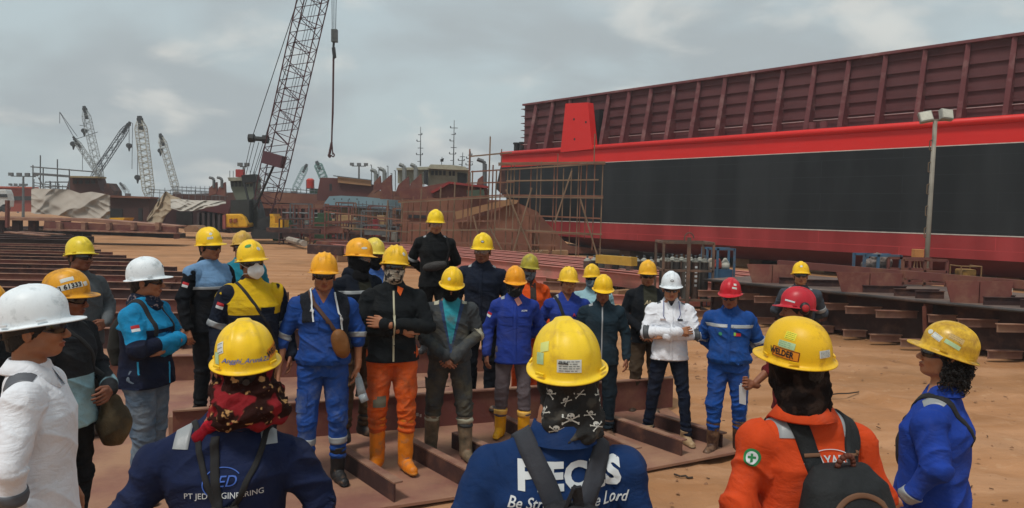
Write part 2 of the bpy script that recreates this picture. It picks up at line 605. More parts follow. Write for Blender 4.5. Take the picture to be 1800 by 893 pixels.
def helmet_mesh(style='v', th=28, tt=56):
    """hard hat shell: dome, brim with front peak, ridges; closed, with an inner skin"""
    def outline(t):    # t = 0 at the front (-Y)
        return .104, .130
    rows = []
    def prof(a, off=0):
        r = math.sin(a) ** .86; z = math.cos(a) ** .82 if math.cos(a) > 0 else 0
        return r, z
    A = [R_(90) * (i / th) for i in range(th + 1)]
    for a in A[1:]:
        r, z = prof(a)
        row = []
        for j in range(tt):
            t = 2 * PI * j / tt
            x = math.sin(t) * .106 * r; y = -math.cos(t) * .131 * r + .0; zz = z * .140
            d = 0
            if style == 'v':
                if y < .02: q = max(0, 1 - max(0, abs(x) - .020) / .010); d = .0075 * q * min(1, max(0, (z * 1.25 - .18) * 3))
                xa = .016 + .30 * max(0, y - .0)
                q = max(0, 1 - (abs(abs(x) - xa) / .013) ** 2) if y > -.01 else 0
                d = max(d, .0075 * q * min(1, max(0, (z - .30) * 5)))
                if y > -.01 and y < .06 and abs(x) < xa: d = max(d, .0075 * max(0, 1 - y / .05))
            elif style == 'three':
                for xc, w_ in ((0, .011), (-.040, .008), (.040, .008)):
                    q = max(0, 1 - (abs(x - xc) / w_) ** 2); d = max(d, .007 * q * min(1, max(0, (z - .25) * 4)))
            n = Vector((x / .106 ** 2, y / .131 ** 2, zz / .140 ** 2)).normalized()
            row.append(Vector((x, y, zz)) + n * d)
        rows.append(row)
    def brim(rx, ry, fr, z, dz_front):
        row = []
        for j in range(tt):
            t = 2 * PI * j / tt
            k = max(0, math.cos(t)) ** 1.5
            row.append(Vector((math.sin(t) * (.106 + rx), -math.cos(t) * (.131 + ry) - fr * k, z - dz_front * k)))
        return row
    rows.append(brim(.003, .003, 0, -.006, 0))
    rows.append(brim(.012, .012, .022, -.010, .006))
    rows.append(brim(.017, .016, .036, -.011, .012))
    rows.append(brim(.0195, .0185, .040, -.008, .012))
    rows.append(brim(.0195, .0185, .040, -.0135, .012))
    rows.append(brim(.010, .010, .020, -.016, .006))
    rows.append(brim(-.004, -.004, 0, -.014, 0))
    for f_ in (.97, .8, .55, .25):
        a = PI / 2 * f_; r, z = prof(a)
        rows.append([Vector((math.sin(2 * PI * j / tt) * .101 * r, -math.cos(2 * PI * j / tt) * .126 * r, z * .134)) for j in range(tt)])
    top = .128 + (.0075 if style != 'round' else 0)
    V = [tuple(p) for r in rows for p in r]; Q = []
    n = len(rows)
    for i in range(n - 1):
        for j in range(tt):
            k = (j + 1) % tt
            Q.append((i * tt + j, (i + 1) * tt + j, (i + 1) * tt + k, i * tt + k))
    # close the crown with quads fanned across the first ring
    for base, fl in ((0, False), ((n - 1) * tt, True)):
        for j in range(tt // 2 - 1):
            q = (base + j, base + j + 1, base + tt - 2 - j, base + tt - 1 - j)
            Q.append(q if not fl else q[::-1])
    return np.array(V, f32), np.array(Q)


_hm = {}
def helmet_shape(style):
    if style not in _hm: _hm[style] = helmet_mesh(style)
    return _hm[style]


def xform(V, M): 
    M = np.array(M, float)
    return (V @ M[:3, :3].T + M[:3, 3]).astype(f32)


SKIN = [srgb('#986548'), srgb('#86553d'), srgb('#a57252'), srgb('#784b37')]


def cloth(name, col, masks=(), dirt=None, var=.14, damt=.4, pat=None, rough=.88):
    m = mat(name, col, rough=rough, var=var, sc=7, bump=.16, bsc=60, dirt=dirt, dscale=5, damt=damt, masks=masks, spec=.15, pat=pat)
    nt = m.node_tree; L = nt.links; b = nt.nodes['Principled BSDF']
    # crumple: sharp-edged creases under the fine grain
    tc = nt.nodes['Texture Coordinate'].outputs['Object']
    mp = nn(nt, 'ShaderNodeMapping'); mp.inputs['Scale'].default_value = (1, 1, 1.7); mp.inputs['Rotation'].default_value = (.3, .5, .2); L.new(tc, mp.inputs[0])
    cr = nn(nt, 'ShaderNodeTexNoise'); cr.inputs['Scale'].default_value = 5; cr.inputs['Detail'].default_value = 3; cr.inputs['Distortion'].default_value = 1.6
    L.new(mp.outputs[0], cr.inputs['Vector'])
    a1 = nn(nt, 'ShaderNodeMath', operation='SUBTRACT'); a1.inputs[1].default_value = .5; L.new(cr.outputs['Fac'], a1.inputs[0])
    a2 = nn(nt, 'ShaderNodeMath', operation='ABSOLUTE'); L.new(a1.outputs[0], a2.inputs[0])
    a3 = nn(nt, 'ShaderNodeMapRange'); a3.inputs[1].default_value = 0; a3.inputs[2].default_value = .14; L.new(a2.outputs[0], a3.inputs[0])
    b2 = nn(nt, 'ShaderNodeBump'); b2.inputs['Strength'].default_value = .15; b2.inputs['Distance'].default_value = .02; L.new(a3.outputs[0], b2.inputs['Height'])
    old = b.inputs['Normal'].links[0].from_node; L.new(b2.outputs[0], old.inputs['Normal'])
    # washed-out and grimy areas
    w1 = nn(nt, 'ShaderNodeTexNoise'); w1.inputs['Scale'].default_value = 3.2; w1.inputs['Detail'].default_value = 6; w1.inputs['Roughness'].default_value = .7; L.new(tc, w1.inputs['Vector'])
    w2 = nn(nt, 'ShaderNodeMapRange'); w2.inputs[1].default_value = .48; w2.inputs[2].default_value = .72; w2.inputs[4].default_value = .38; L.new(w1.outputs['Fac'], w2.inputs[0])
    mx = nn(nt, 'ShaderNodeMix', data_type='RGBA'); L.new(w2.outputs[0], mx.inputs[0]); src = b.inputs['Base Color'].links[0].from_socket; L.new(src, mx.inputs[6])
    lum = sum(col) / 3; mx.inputs[7].default_value = (*[q * .45 + lum * .35 + t_ * .10 for q, t_ in zip(col, (.30, .24, .18))], 1)
    L.new(mx.outputs[2], b.inputs['Base Color'])
    return m


MUD = srgb('#8a6a50')
REFL = None


class Person:
    def __init__(s, label, hx, hy, D, z0, yaw, head=(0, 0), arms=('down', 'down'), top=None, legs=None, boots=None,
                 fine=False, fat=1.0, skin=0, helmet=None, hair=True, glasses=None, wrap=None, stance=.10, step=(0, 0),
                 sleeve=(1, 1), hem=.82, collar=True, tilt=0, jaw=1.0, group=None, shoulder=1.0, lean=0, hs='v', helmtilt=-8, fold=1.0, nohand=(0, 0), body_h=None, hsz=None, headx=0, neck=0):
        s.near = D < 4; fat *= 1.09 if D > 5.5 else 1.0; shoulder *= 1.05 if D > 5.5 else 1.0
        s.fine = fine; s.hsz = hsz or (1.0 if D < 5 else .94)
        s.h = .0065 if fine else .0105
        top_w = P(hx, hy, D).z
        s.scale = (top_w - z0) / (1.757 + neck)
        base = P(hx, hy, D)
        yr = R_(yaw)
        base = base - Vector((math.cos(yr), math.sin(yr), 0)) * headx * s.scale
        s.root = empty('person', (base.x, base.y, z0), yr, s.scale)
        tag(s.root, label, 'person')
        if group: s.root['group'] = group
        print('person %-60s scale %.3f D %.1f' % (label[:60], s.scale, D))
        s.rng = np.random.RandomState(int(hx) * 7 + int(hy))
        s.seed = s.rng.rand(3) * 50
        s.fat = fat; s.sh = shoulder; s.neck = neck
        if step == (0, 0): a_ = s.rng.uniform(-.06, .06); step = (a_, -a_)
        if not tilt: tilt = s.rng.uniform(-5, 5)
        head = (head[0] + s.rng.uniform(-3, 3), head[1] - 3)
        # joints
        sx = .172 * shoulder
        dz_ = max(0, shoulder - 1.04) * .22; dx_ = sx - .172
        s.S = [np.array((-sx, .005, 1.345 - dz_)), np.array((sx, .005, 1.345 - dz_))]
        s.E, s.W, s.HD, s.curl = [], [], [], []
        for i, s_ in ((0, -1), (1, 1)):
            a = ARMS[arms[i]] if isinstance(arms[i], str) else arms[i]
            s.E.append(sidev(a[0], s_) + (s_ * dx_, 0, 0)); s.W.append(sidev(a[1], s_) + ((s_ * dx_, 0, 0) if abs(a[1][0]) > .18 else (0, 0, 0))); s.HD.append(sidev(a[2], s_)); s.curl.append(a[3])
        s.armnames = arms
        s.H = [np.array((-.085, 0, .90)), np.array((.085, 0, .90))]
        s.K, s.A = [], []
        for i, s_ in ((0, -1), (1, 1)):
            st = step[i]
            s.K.append(np.array((s_ * (stance * .55 + .045), -.025 + st * .5, .49)))
            s.A.append(np.array((s_ * stance, .02 + st, .09)))
        s.HM = Matrix.Translation((headx, .025 + lean, 1.47 + neck)) @ Euler((R_(head[1]), R_(tilt), R_(head[0])), 'XYZ').to_matrix().to_4x4() @ Matrix.Translation((0, -.025, .105))
        s.make_body(skin, jaw, glasses is None or glasses == 'clear', nohand, sleeve)
        if top: s.make_top(top, sleeve, hem, collar, fold)
        if legs: s.make_legs(legs, fold)
        if boots: s.make_boots(boots)
        if helmet: s.make_helmet(helmet, hs, helmtilt)
        if hair: s.make_hair(hair)
        if glasses: s.make_glasses(glasses)
        if wrap:
            for w in (wrap if isinstance(wrap, list) else [wrap]): s.make_wrap(*w)

    def make_body(s, skin, jaw, eyes, nohand, sleeve):
        F = Field((-.42, -.42, 0.0), (.42, .34, 1.56), .012)
        F.loft([(.84, 0, 0, .13, .09), (1.0, 0, 0, .125, .09), (1.2, 0, 0, .14, .095), (1.34, 0, 0, .14, .085), (1.42, 0, .01, .10, .06), (1.47, 0, .02, .06, .055)], .03)
        F.cap((0, .03, 1.40), (headx if False else 0, .025, 1.50), .056, .055, .02)
        for i in (0, 1):
            F.cap((0, .01, 1.38), s.S[i], .05, .045, .02)
            F.cap(s.S[i], s.E[i], .045, .038, .02); F.cap(s.E[i], s.W[i], .037, .026, .012)
            F.cap(s.H[i], s.K[i], .058, .042, .02); F.cap(s.K[i], s.A[i], .040, .030, .015)
            F.cap(s.A[i], s.A[i] + (0, .02, -.045), .035, .034, .01); F.cap(s.A[i] + (0, .01, -.05), s.A[i] + (0, -.075, -.055), .030, .020, .01)
        parts = [F.mesh()]
        for i, s_ in ((0, -1), (1, 1)):
            if nohand[i]: continue
            inw = (-s_ * 1, .3, 0) if s.HD[i][2] < -.6 else (0, 1, -.2) if s.W[i][1] < 0 else (0, 1, 0)
            parts.append(hand_mesh(s.W[i], s.HD[i], inw, s.curl[i], h=.0036 if s.fine else .0048))
        hv, hq, at = head_mesh(.0038 if s.fine else .0052, eyes, jaw)
        n0 = sum(len(p[0]) for p in parts)
        parts.append((xform(hv, s.HM), hq))
        V, Q = join(parts)
        A = {k: np.concatenate([np.full(n0, 1.), a]) for k, a in at.items()}
        sk = SKIN[skin]
        m = mat('skin', sk, rough=.5, var=.10, sc=18, bump=.12, bsc=120, spec=.35, subs=.12,
                masks=[('lips', (sk[0] * .75, sk[1] * .5, sk[2] * .52)), ('brow', (.012, .009, .008)), ('eye', (.03, .022, .02))])
        s.body = link('body', npmesh('body', V, Q, attrs=A), m, s.root)

    def folds(s, V, Q, bones, amp, waist=None):
        """creases: across the limbs near joints, slanting on the trunk"""
        N = vnormals(V, Q)
        best = np.full(len(V), 9.); fq = .62 if s.fine and s.h < .008 and s.near else .9; P3 = V * (7 * fq, 7 * fq, 14 * fq) + s.seed; P3[:, 2] += V[:, 0] * 9 * fq
        w = np.full(len(V), .75)
        for a, b, L in bones:
            t, d = seg_t(V, a, b)
            q = d < best
            ln = np.linalg.norm(np.array(b) - np.array(a))
            P4 = np.stack([V[:, 0] * 9, V[:, 1] * 9, t * ln * 20], 1) * fq + s.seed[::-1] + np.array(a) * 31
            P4[:, 2] += (V[:, 0] + V[:, 1]) * 10 * fq
            sel = q & (d < L)
            P3[sel] = P4[sel]; best[sel] = d[sel]
            ww = .6 + .7 * np.exp(-((1 - t) / .25) ** 2) + .3 * np.exp(-(t / .3) ** 2)
            w[sel] = ww[sel]
        r = ridged(P3); r2 = ridged(P3 * 2.1 + 9)
        big = vnoise(V * 6 + s.seed) - .5
        dsp = amp * w * ((r ** 2.2 - .35) * 1.05 + (r2 ** 2 - .3) * (.18 if s.near else .3) + big * 1.1)
        if waist is not None:
            z = V[:, 2]
            dsp += amp * 1.3 * np.exp(-((z - waist) / .05) ** 2) * (ridged(V * (16, 16, 12) + s.seed) - .5)
        V2 = V + N * dsp[:, None]
        return V2.astype(f32)

    def make_top(s, spec, sleeve, hem, collar, fold):
        spec = dict(spec); f = s.fat; sh = s.sh
        h = s.h
        F = Field((-.43, -.42, hem - .03), (.43, .34, 1.53), h)
        bl = spec.get('blouse', .0)
        prof = [(hem, 0, .0, .164 * f + .014 * (1 - bl), .134 * f), (hem + .04, 0, 0, .166 * f + bl * .02, .134 * f + bl * .014), (1.02, 0, -.004, .152 * f + bl * .012, .121 * f + bl * .012),
                (1.14, 0, -.002, .158 * f, .122 * f), (1.26, 0, 0, .172 * f, .126 * f), (1.34, 0, .004, .160 * min(sh, 1.08), .108), (1.395, 0, .014, .120 * min(sh, 1.04), .084), (1.44, 0, .022, .075, .068), (1.462, 0, .022, .066, .064)]
        prof = [p for p in prof if p[0] >= hem]
        F.loft(prof, .015)
        for i in (0, 1):
            F.cap((0, .018, 1.415), s.S[i] + (0, 0, -.002), .050, .056 + .02 * max(0, s.sh - 1.04) * 4, .04)
            kk = 1 + max(0, s.fat - 1.08) * .9; F.cap(s.S[i], s.E[i], .062 * kk, .054 * kk, .03)
        G2 = Field((-.43, -.42, hem - .03), (.43, .34, 1.53), h)
        for i in (0, 1):
            if sleeve[i] > 0:
                e = s.E[i] + (s.W[i] - s.E[i]) * sleeve[i]
                G2.cap(s.E[i], e, .052 * (1 + max(0, s.fat - 1.08) * .7), .052 - .011 * sleeve[i], .01)
                if sleeve[i] >= 1: G2.cap(e - (s.W[i] - s.E[i]) * .08, e, .041, .039, .006)
        k = .012; a = F.f; d = G2.f; hh = np.clip(.5 + .5 * (d - a) / k, 0, 1)
        F.f = d * (1 - hh) + a * hh - k * hh * (1 - hh)
        # open the neck and the hem is a clean edge
        V, Q = F.mesh()
        bones = []
        for i in (0, 1): bones += [(s.S[i], s.E[i], .085), (s.E[i], s.W[i], .075)]
        V = s.folds(V, Q, bones, (.021 if s.near else .0165 if s.fine else .014) * fold, hem + .05 if bl else None)
        z = V[:, 2]; edge = np.clip((z - hem) / .03, 0, 1)
        V[:, 2] = np.where(z < hem + .012, hem - .004 + .006 * vnoise(V * 9 + s.seed), z)
        s.top = V, Q; s.topb = bvh_of(V, Q)
        masks = []; at = {}
        info = []
        for i in (0, 1):
            t1, d1 = seg_t(V, s.S[i], s.E[i]); t2, d2 = seg_t(V, s.E[i], s.W[i])
            ln1 = np.linalg.norm(s.E[i] - s.S[i]); ln2 = np.linalg.norm(s.W[i] - s.E[i])
            use2 = d2 < d1
            info.append((np.where(use2, ln1 + t2 * ln2, t1 * ln1), np.minimum(d1, d2)))
        torso = np.sqrt(V[:, 0] ** 2 + V[:, 1] ** 2)
        s.info = info
        onarm = np.minimum(info[0][1], info[1][1]) - .072       # < 0 on the sleeves
        armt = np.where(info[0][1] < info[1][1], info[0][0], info[1][0])
        side = V[:, 0]
        for j, (mc, fn) in enumerate(spec.get('masks', ())):
            n = 'm%d' % j
            at[n] = fn(V, onarm, armt); masks.append((n, mc))
        m = cloth('top_cloth', spec['col'], masks, spec.get('dirt'), damt=spec.get('damt', .3), pat=spec.get('pat'), var=spec.get('var', .14))
        s.topm = m
        plain = cloth('cloth_plain', spec['col'], (), spec.get('dirt'), damt=spec.get('damt', .3)) if masks else m
        s.topo = link(spec.get('name', 'jacket'), npmesh('top', V, Q, attrs=at), m, s.root)
        s.csc = spec.get('csc', 1)
        cc = spec.get('collar_col')
        cm = plain if cc is None else cloth('collar_cloth', cc)
        if collar:
            s.make_collar(cm, collar if isinstance(collar, str) else 'shirt')
        rm = smat('reflective_tape', srgb('#8d9193'), rough=.45, var=.08, bump=.1, spec=.6)
        rcol = spec.get('tape')
        if rcol: rm = mat('tape', rcol, rough=.5, var=.1)
        s.tape = rm
        for b in spec.get('bands', ()):
            if b[0] == 'arm':
                i, dist, w = b[1:4]
                ln1 = np.linalg.norm(s.E[i] - s.S[i])
                if dist < ln1: a_, b_ = s.S[i], s.E[i]; c = a_ + (b_ - a_) * dist / ln1
                else: a_, b_ = s.E[i], s.W[i]; c = a_ + (b_ - a_) * (dist - ln1) / np.linalg.norm(b_ - a_)
                ring('reflective_strip', s.topb, c, b_ - a_, w, rm, s.root, cap=.082)
            elif b[0] == 'chest':
                zc, w = b[1:3]
                ring('reflective_strip', s.topb, (0, 0, zc), (0, 0, 1), w, rm, s.root, cap=.24, n=60, a0=b[3] if len(b) > 3 else 0, a1=b[4] if len(b) > 4 else 360)
            elif b[0] == 'shoulder':
                sg, w = b[1:3]; x = b[3] if len(b) > 3 else .115
                a0 = b[4] if len(b) > 4 else -75; a1 = b[5] if len(b) > 5 else 75
                ring('reflective_strip', s.topb, (sg * x, .005, 1.34), (1, 0, .0), w, rm, s.root, cap=.15, ref=(0, 0, 1), a0=a0, a1=a1, n=20)
        if spec.get('placket'):
            pc = spec['placket']
            pm = plain if pc is True else mat('zip', pc, rough=.5, var=.1)
            z1 = 1.40
            pts = [(0, -.30, z1 - (z1 - hem - .01) * i / 12) for i in range(13)]
            q = []
            for p in pts:
                hit = s.topb.ray_cast(Vector(p) + Vector((0, -.1, 0)), Vector((0, 1, 0)), .6)
                if hit[0]: q.append(hit[0])
            if len(q) > 3: ribbon('zip' if pc is not True else 'placket', s.topb, q, .035 if pc is True else .014, pm, s.root, off=.0035)
        for pk in spec.get('pockets', ()):
            x, zc, w, hh_ = pk
            V2, F2 = rect2(w, hh_, 6, 6)
            s.front('pocket', V2, F2, x, zc, plain, .005)
            V2, F2 = rect2(w + .008, hh_ * .28, 6, 3)
            s.front('pocket_flap', V2, F2, x, zc + hh_ * .40, plain, .009)

    def front(s, name, V2, F, x, z, m, off=.004, back=False, ang=0):
        """put a patch on the chest (or the back) of the top"""
        u = Vector((1, 0, 0)) if not back else Vector((-1, 0, 0))
        u = Matrix.Rotation(R_(ang), 3, 'Z') @ u
        o = Vector((x, 0, z)) 
        return stick(name, V2, F, s.topb, o, u, (0, 0, 1), m, s.root, off)

    def make_collar(s, m, kind):
        n = 30; rows = []
        gap = 14 if kind == 'shirt' else 6
        hgt = {'shirt': .040, 'stand': .045, 'low': .02, 'hood': .05}[kind]
        for i in range(n + 1):
            t = R_(gap + (360 - 2 * gap) * i / n)       # 0 = front
            fx, fy = math.sin(t), -math.cos(t)
            k = max(0, math.cos(t)) ** 2
            c = Vector((0, .022, 0)); zt = 1.466 + .012 * (1 - k) - .040 * k + (hgt - .04) * .5
            def pt(r, z, kk=1): return c + Vector((fx * r * s.csc + s.HM[0][3] * .6, fy * r * 1.02 * s.csc, z))
            if kind in ('stand', 'low'):
                prf = [pt(.060, zt - .02), pt(.064, zt + .0), pt(.068, zt + .002), pt(.076, zt - .03), pt(.086, zt - .06)]
            elif kind == 'hood':
                kb = max(0, -math.cos(t))
                prf = [pt(.062, zt), pt(.080, zt + .015), pt(.10 + .02 * kb, zt), pt(.105 + .05 * kb, zt - .04 - .03 * kb), pt(.09 + .02 * kb, zt - .07 - .05 * kb)]
            else:
                prf = [pt(.061, zt - .03), pt(.062, zt), pt(.066, zt + .004), pt(.080, zt - .020), pt(.096 + .010 * k, zt - .046 - .022 * k), pt(.094 + .008 * k, zt - .052 - .022 * k), pt(.070, zt - .03)]
            rows.append(prf)
        strip_mesh('collar', rows, m, s.root)

    def make_legs(s, spec, fold):
        h = s.h * 1.05
        f = s.fat; rz = spec.get('low', .10); bag = spec.get('bag', 1.0)
        F = Field((-.30, -.36, rz - .02), (.30, .36, 1.03), h)
        F.loft([(.83, 0, .005, .150 * f, .108 * f), (.92, 0, .005, .150 * f, .116 * f), (1.0, 0, 0, .140 * f, .105 * f)], .03)
        for i in (0, 1):
            F.cap(s.H[i], s.K[i], .092 * f * (.6 + .4 * bag), .066 * bag, .022)
            lo = s.K[i] + (s.A[i] - s.K[i]) * ((s.K[i][2] - rz - .03) / (s.K[i][2] - s.A[i][2]))
            F.cap(s.K[i], lo, .066 * bag, spec.get('cuff', .058) * (bag * .5 + .5), .02)
        F.cut(lambda X, Y, Z: rz - Z)
        V, Q = F.mesh()
        bones = []
        for i in (0, 1): bones += [(s.H[i], s.K[i], .12), (s.K[i], s.A[i], .11)]
        V = s.folds(V, Q, bones, .013 * fold)
        # creases piled at the ankle
        z = V[:, 2]; N = vnormals(V, Q)
        V = (V + N * (.006 * fold * np.sin(z * 120 + 9 * V[:, 0]) * np.exp(-((z - rz - .06) / .07) ** 2))[:, None]).astype(f32)
        at = {}; masks = []
        for j, (mc, fn) in enumerate(spec.get('masks', ())):
            at['m%d' % j] = fn(V); masks.append(('m%d' % j, mc))
        m = cloth('trouser_cloth', spec['col'], masks, spec.get('dirt'), damt=spec.get('damt', .35), pat=spec.get('pat'), var=spec.get('var', .14))
        s.legm = m
        link('trousers', npmesh('legs', V, Q, attrs=at), m, s.root)
        s.legb = bvh_of(V, Q)
        rm = smat('reflective_tape', srgb('#8d9193'), rough=.45, var=.08, bump=.1, spec=.6)
        if spec.get('tape'): rm = mat('tape', spec['tape'], rough=.5, var=.1)
        for b in spec.get('bands', ()):
            i, zc, w = b
            a_, b_ = (s.H[i], s.K[i]) if zc > s.K[i][2] else (s.K[i], s.A[i])
            c = a_ + (b_ - a_) * (a_[2] - zc) / (a_[2] - b_[2])
            ring('reflective_strip', s.legb, c, b_ - a_, w, rm, s.root, cap=.12, n=36)
        for sx in spec.get('stripe', ()):     # strip down the outer seam
            i = 0 if sx < 0 else 1
            pts = [s.H[i] + (sx * .12, 0, 0), s.K[i] + (sx * .09, 0, 0), s.A[i] + (sx * .08, 0, .12)]
            ribbon('reflective_strip', s.legb, pts, .03, rm, s.root, off=.004)
        if spec.get('cargo'):
            for i, sg in ((0, -1), (1, 1)):
                c = s.H[i] + (s.K[i] - s.H[i]) * .62
                V2, F2 = rect2(.14, .16, 6, 6)
                stick('cargo_pocket', V2, F2, s.legb, (c[0] + sg * .05, c[1] - .02, c[2]), (.55, .83 * sg * -1 if sg > 0 else .83, 0) if False else (math.cos(R_(55)), sg * math.sin(R_(55)), 0), (0, 0, 1), m, s.root, .007)
        if spec.get('belt'):
            ring('belt', s.legb, (0, 0, .985), (0, 0, 1), .032, smat('belt_leather', (.015, .012, .01), rough=.5), s.root, cap=.2, n=48)

    def make_boots(s, spec):
        ht = spec.get('h', .20); r = spec.get('r', .052)
        parts = []; attrs = []
        for i, sg in ((0, -1), (1, 1)):
            a = s.A[i]; k = s.K[i]
            c = Vector((a[0], a[1], 0))
            F = Field((-.2, -.26, -.01), (.2, .16, ht + .1), .007 if s.fine else .0085)
            out = sg * .25
            def pt(x, y, z): return np.array((x * math.cos(out) - y * math.sin(out), x * math.sin(out) + y * math.cos(out), z))
            tipx = (k - a) / max(.01, (k[2] - a[2]))
            up = np.array((tipx[0] * (ht - .08), tipx[1] * (ht - .08), ht))
            F.cap(pt(0, .03, .055), up, r * .92, r * spec.get('flare', 1.1), .03)
            F.cap(pt(0, .04, .042), pt(0, -.04, .045), .040, .044, .02)
            F.cap(pt(0, -.03, .042), pt(sg * .006, -.135, .036), .044, .037, .02)
            F.cut(lambda X, Y, Z: np.maximum(-Z, Z - ht))
            V, Q = F.mesh()
            V = V + (vnormals(V, Q) * ((vnoise(V * 22 + s.seed + i * 5) - .5) * .008)[:, None])
            low = np.clip((.03 - V[:, 2]) / .01, 0, 1)                                       # welt
            V[:, :2] *= (1 + low * .06)[:, None]
            V = V + (a[0], a[1], a[2] - .09)
            parts.append((V.astype(f32), Q)); attrs.append(V[:, 2] - .024)
        for i in (0, 1):
            V, Q = parts[i]
            m = mat('boot', spec['col'], rough=spec.get('rough', .5), var=.15, sc=12, dirt=spec.get('dirt', MUD), dscale=9, damt=spec.get('damt', .22), bump=.2, bsc=50,
                    masks=[('sole', spec.get('sole', tuple(.35 * q for q in spec['col'])))])
            b = link('boot', npmesh('boot', V, Q, attrs={'sole': attrs[i]}), m, s.root)
            if spec.get('cuffcol'):
                a = s.A[i]; k = s.K[i]
                ring('boot_cuff', bvh_of(V, Q), a + (k - a) * ((ht - .03 - a[2]) / (k[2] - a[2])), (0, 0, 1), .05, mat('boot_cuff', spec['cuffcol'], rough=.5), s.root, cap=.09, off=.006)

    def make_helmet(s, spec, hs, ht):
        V, Q = helmet_shape(hs)
        s.helM = s.HM @ Matrix.Translation((0, .008, .032)) @ Euler((R_(ht), 0, 0)).to_matrix().to_4x4() @ Matrix.Scale(s.hsz, 4, (1, 0, 0)) @ Matrix.Scale((s.hsz + 1) / 2, 4, (0, 1, 0))
        V = xform(V, s.helM)
        col = spec['col']
        m = mat('helmet_plastic', col, rough=spec.get('rough', .42), var=.07, sc=9, dirt=spec.get('dirt', tuple(q * .62 for q in col)), dscale=spec.get('ds', 16), damt=max(.28 if not s.near else .2, spec.get('damt', .25)), bump=.05, bsc=40, spec=.35)
        s.helo = link('helmet', npmesh('helmet', V, Q), m, s.root)
        s.helb = bvh_of(V, Q)
        for sg in (-1, 1):
            for yy, a in ((.080, 36), (-.05, -22)):
                mb = MB(); c = s.helM @ Vector((sg * (.095 if yy > 0 else .104), yy, .006))
                mb.box(c, (.006, .034, .008), M=(s.helM.to_3x3() @ Matrix.Rotation(R_(sg * a), 3, 'Z')))
                mb.build('lug', m, s.helo)
        s.rot = s.helM.to_3x3()
        if spec.get('band'):
            rows = []
            for i in range(41):
                t = R_(60 + 240 * i / 40)
                bk = max(0, -math.cos(t)) ** 2
                rows.append([s.helM @ Vector((math.sin(t) * .086, -math.cos(t) * .108 + .002 + (q[1]), q[0] - .022 * bk)) for q in ((.0, .0), (-.034, .003), (-.036, -.003), (-.004, -.006))])
            strip_mesh('headband', rows, smat('headband_plastic', (.012, .012, .014), rough=.5), s.root)
            mb = MB(); c = s.helM @ Vector((0, .113, -.045)); c2 = s.helM @ Vector((0, .128, -.045)); mb.cone(c, c2, .014, .012, 12); mb.build('headband_knob', smat('headband_plastic', (.012, .012, .014)), s.root)

    def on_helmet(s, name, V2, F, ang, z, m, off=.0015, rot=0):
        """a sticker on the shell; ang = 0 front, 90 = wearer's left, 180 = back; z above the brim"""
        t = R_(ang)
        rr = s.helM.to_3x3()
        fwd = Vector((math.sin(t), -math.cos(t), 0))
        u = Vector((math.cos(t), math.sin(t), 0))
        k = min(.95, z / .140); el = math.asin(k) * .75
        v = Vector((0, 0, 1)) * math.cos(el) - fwd * math.sin(el)
        r = math.cos(math.asin(k)) ** .8
        o = fwd * r * .11 + Vector((0, 0, z)) 
        if rot:
            V2 = [(x * math.cos(R_(rot)) - y * math.sin(R_(rot)), x * math.sin(R_(rot)) + y * math.cos(R_(rot))) for x, y in V2]
        o = s.helM @ o
        return stick(name, V2, F, s.helb, o, rr @ u, rr @ v, m, s.helo, off)

    def make_hair(s, kind):
        F = Field((-.11, -.13, -.19), (.11, .14, .12), .006 if s.fine else .008)
        F.ell((0, .014, .022), (.081, .099, .092), .01)
        F.cap((0, .05, -.03), (0, .055, -.075), .058, .046, .02)
        F.ell((0, -.075, -.045), (.074, .095, .085), .012, sub=True)
        F.cut(lambda X, Y, Z: -(Z + .085) + 0 * X + 0 * Y)
        F.cut(lambda X, Y, Z: np.maximum(-(Z + .045 - Y * -.5), -1) + 0 * X)
        for sg in (-1, 1): F.ell((sg * .085, .006, -.018), (.02, .03, .032), .008, sub=True)
        V, Q = F.mesh()
        N = vnormals(V, Q)
        V = V + N * ((ridged(V * (70, 70, 30) + s.seed) - .5) * .006)[:, None]
        link('hair', npmesh('hair', xform(V, s.HM), Q), smat('black_hair', (.010, .008, .007), rough=.5, bump=.6, bsc=160, var=.3), s.root)

    def make_glasses(s, kind):
        n = 36; rows = []
        for i in range(n + 1):
            ph = -72 + 144 * i / n; t = R_(ph)
            a = abs(ph)
            hh = .0185 * (1 - (a / 90) ** 3)
            up = .002 + hh * .95 + .003; dn = hh * (1.0 if a > 9 else .35 + .65 * a / 9) * (1.05 if a < 50 else 1.0)
            if a > 45: dn *= 1 - (a - 45) / 50
            x = math.sin(t) * .078; y = -math.cos(t) * .100 - .006
            y = max(y, -.109)
            rows.append([s.HM @ Vector((x, y, .003 + up)), s.HM @ Vector((x * 1.01, y - .004, .003)), s.HM @ Vector((x * .99, y, .001 - dn)), s.HM @ Vector((x * .97, y + .004, .001 - dn))])
        if kind == 'clear':
            m = smat('clear_lens', (.75, .8, .82), rough=.1, alpha=.22, var=.02, spec=.7)
        else:
            m = smat('dark_lens', (.006, .006, .008), rough=.13, var=.02, spec=.8)
        g = strip_mesh('sunglasses' if kind != 'clear' else 'safety_glasses', rows, m, s.root)
        fr = {'dark': (.01, .01, .01), 'clear': (.25, .25, .27), 'silver': (.5, .5, .52), 'brown': (.06, .03, .02)}[kind]
        fm = smat('frame_' + kind, fr, rough=.35)
        for sg in (-1, 1):
            mb = MB()
            mb.bar(s.HM @ Vector((sg * .074, -.038, .012)), s.HM @ Vector((sg * .080, .018, .008)), .004, .007)
            mb.build('temple_arm', fm, g)
        mb = MB()
        if kind in ('silver', 'clear'):
            for i in range(n):
                mb.bar(rows[i][0], rows[i + 1][0], .004, .004)
            mb.build('frame', fm, g)

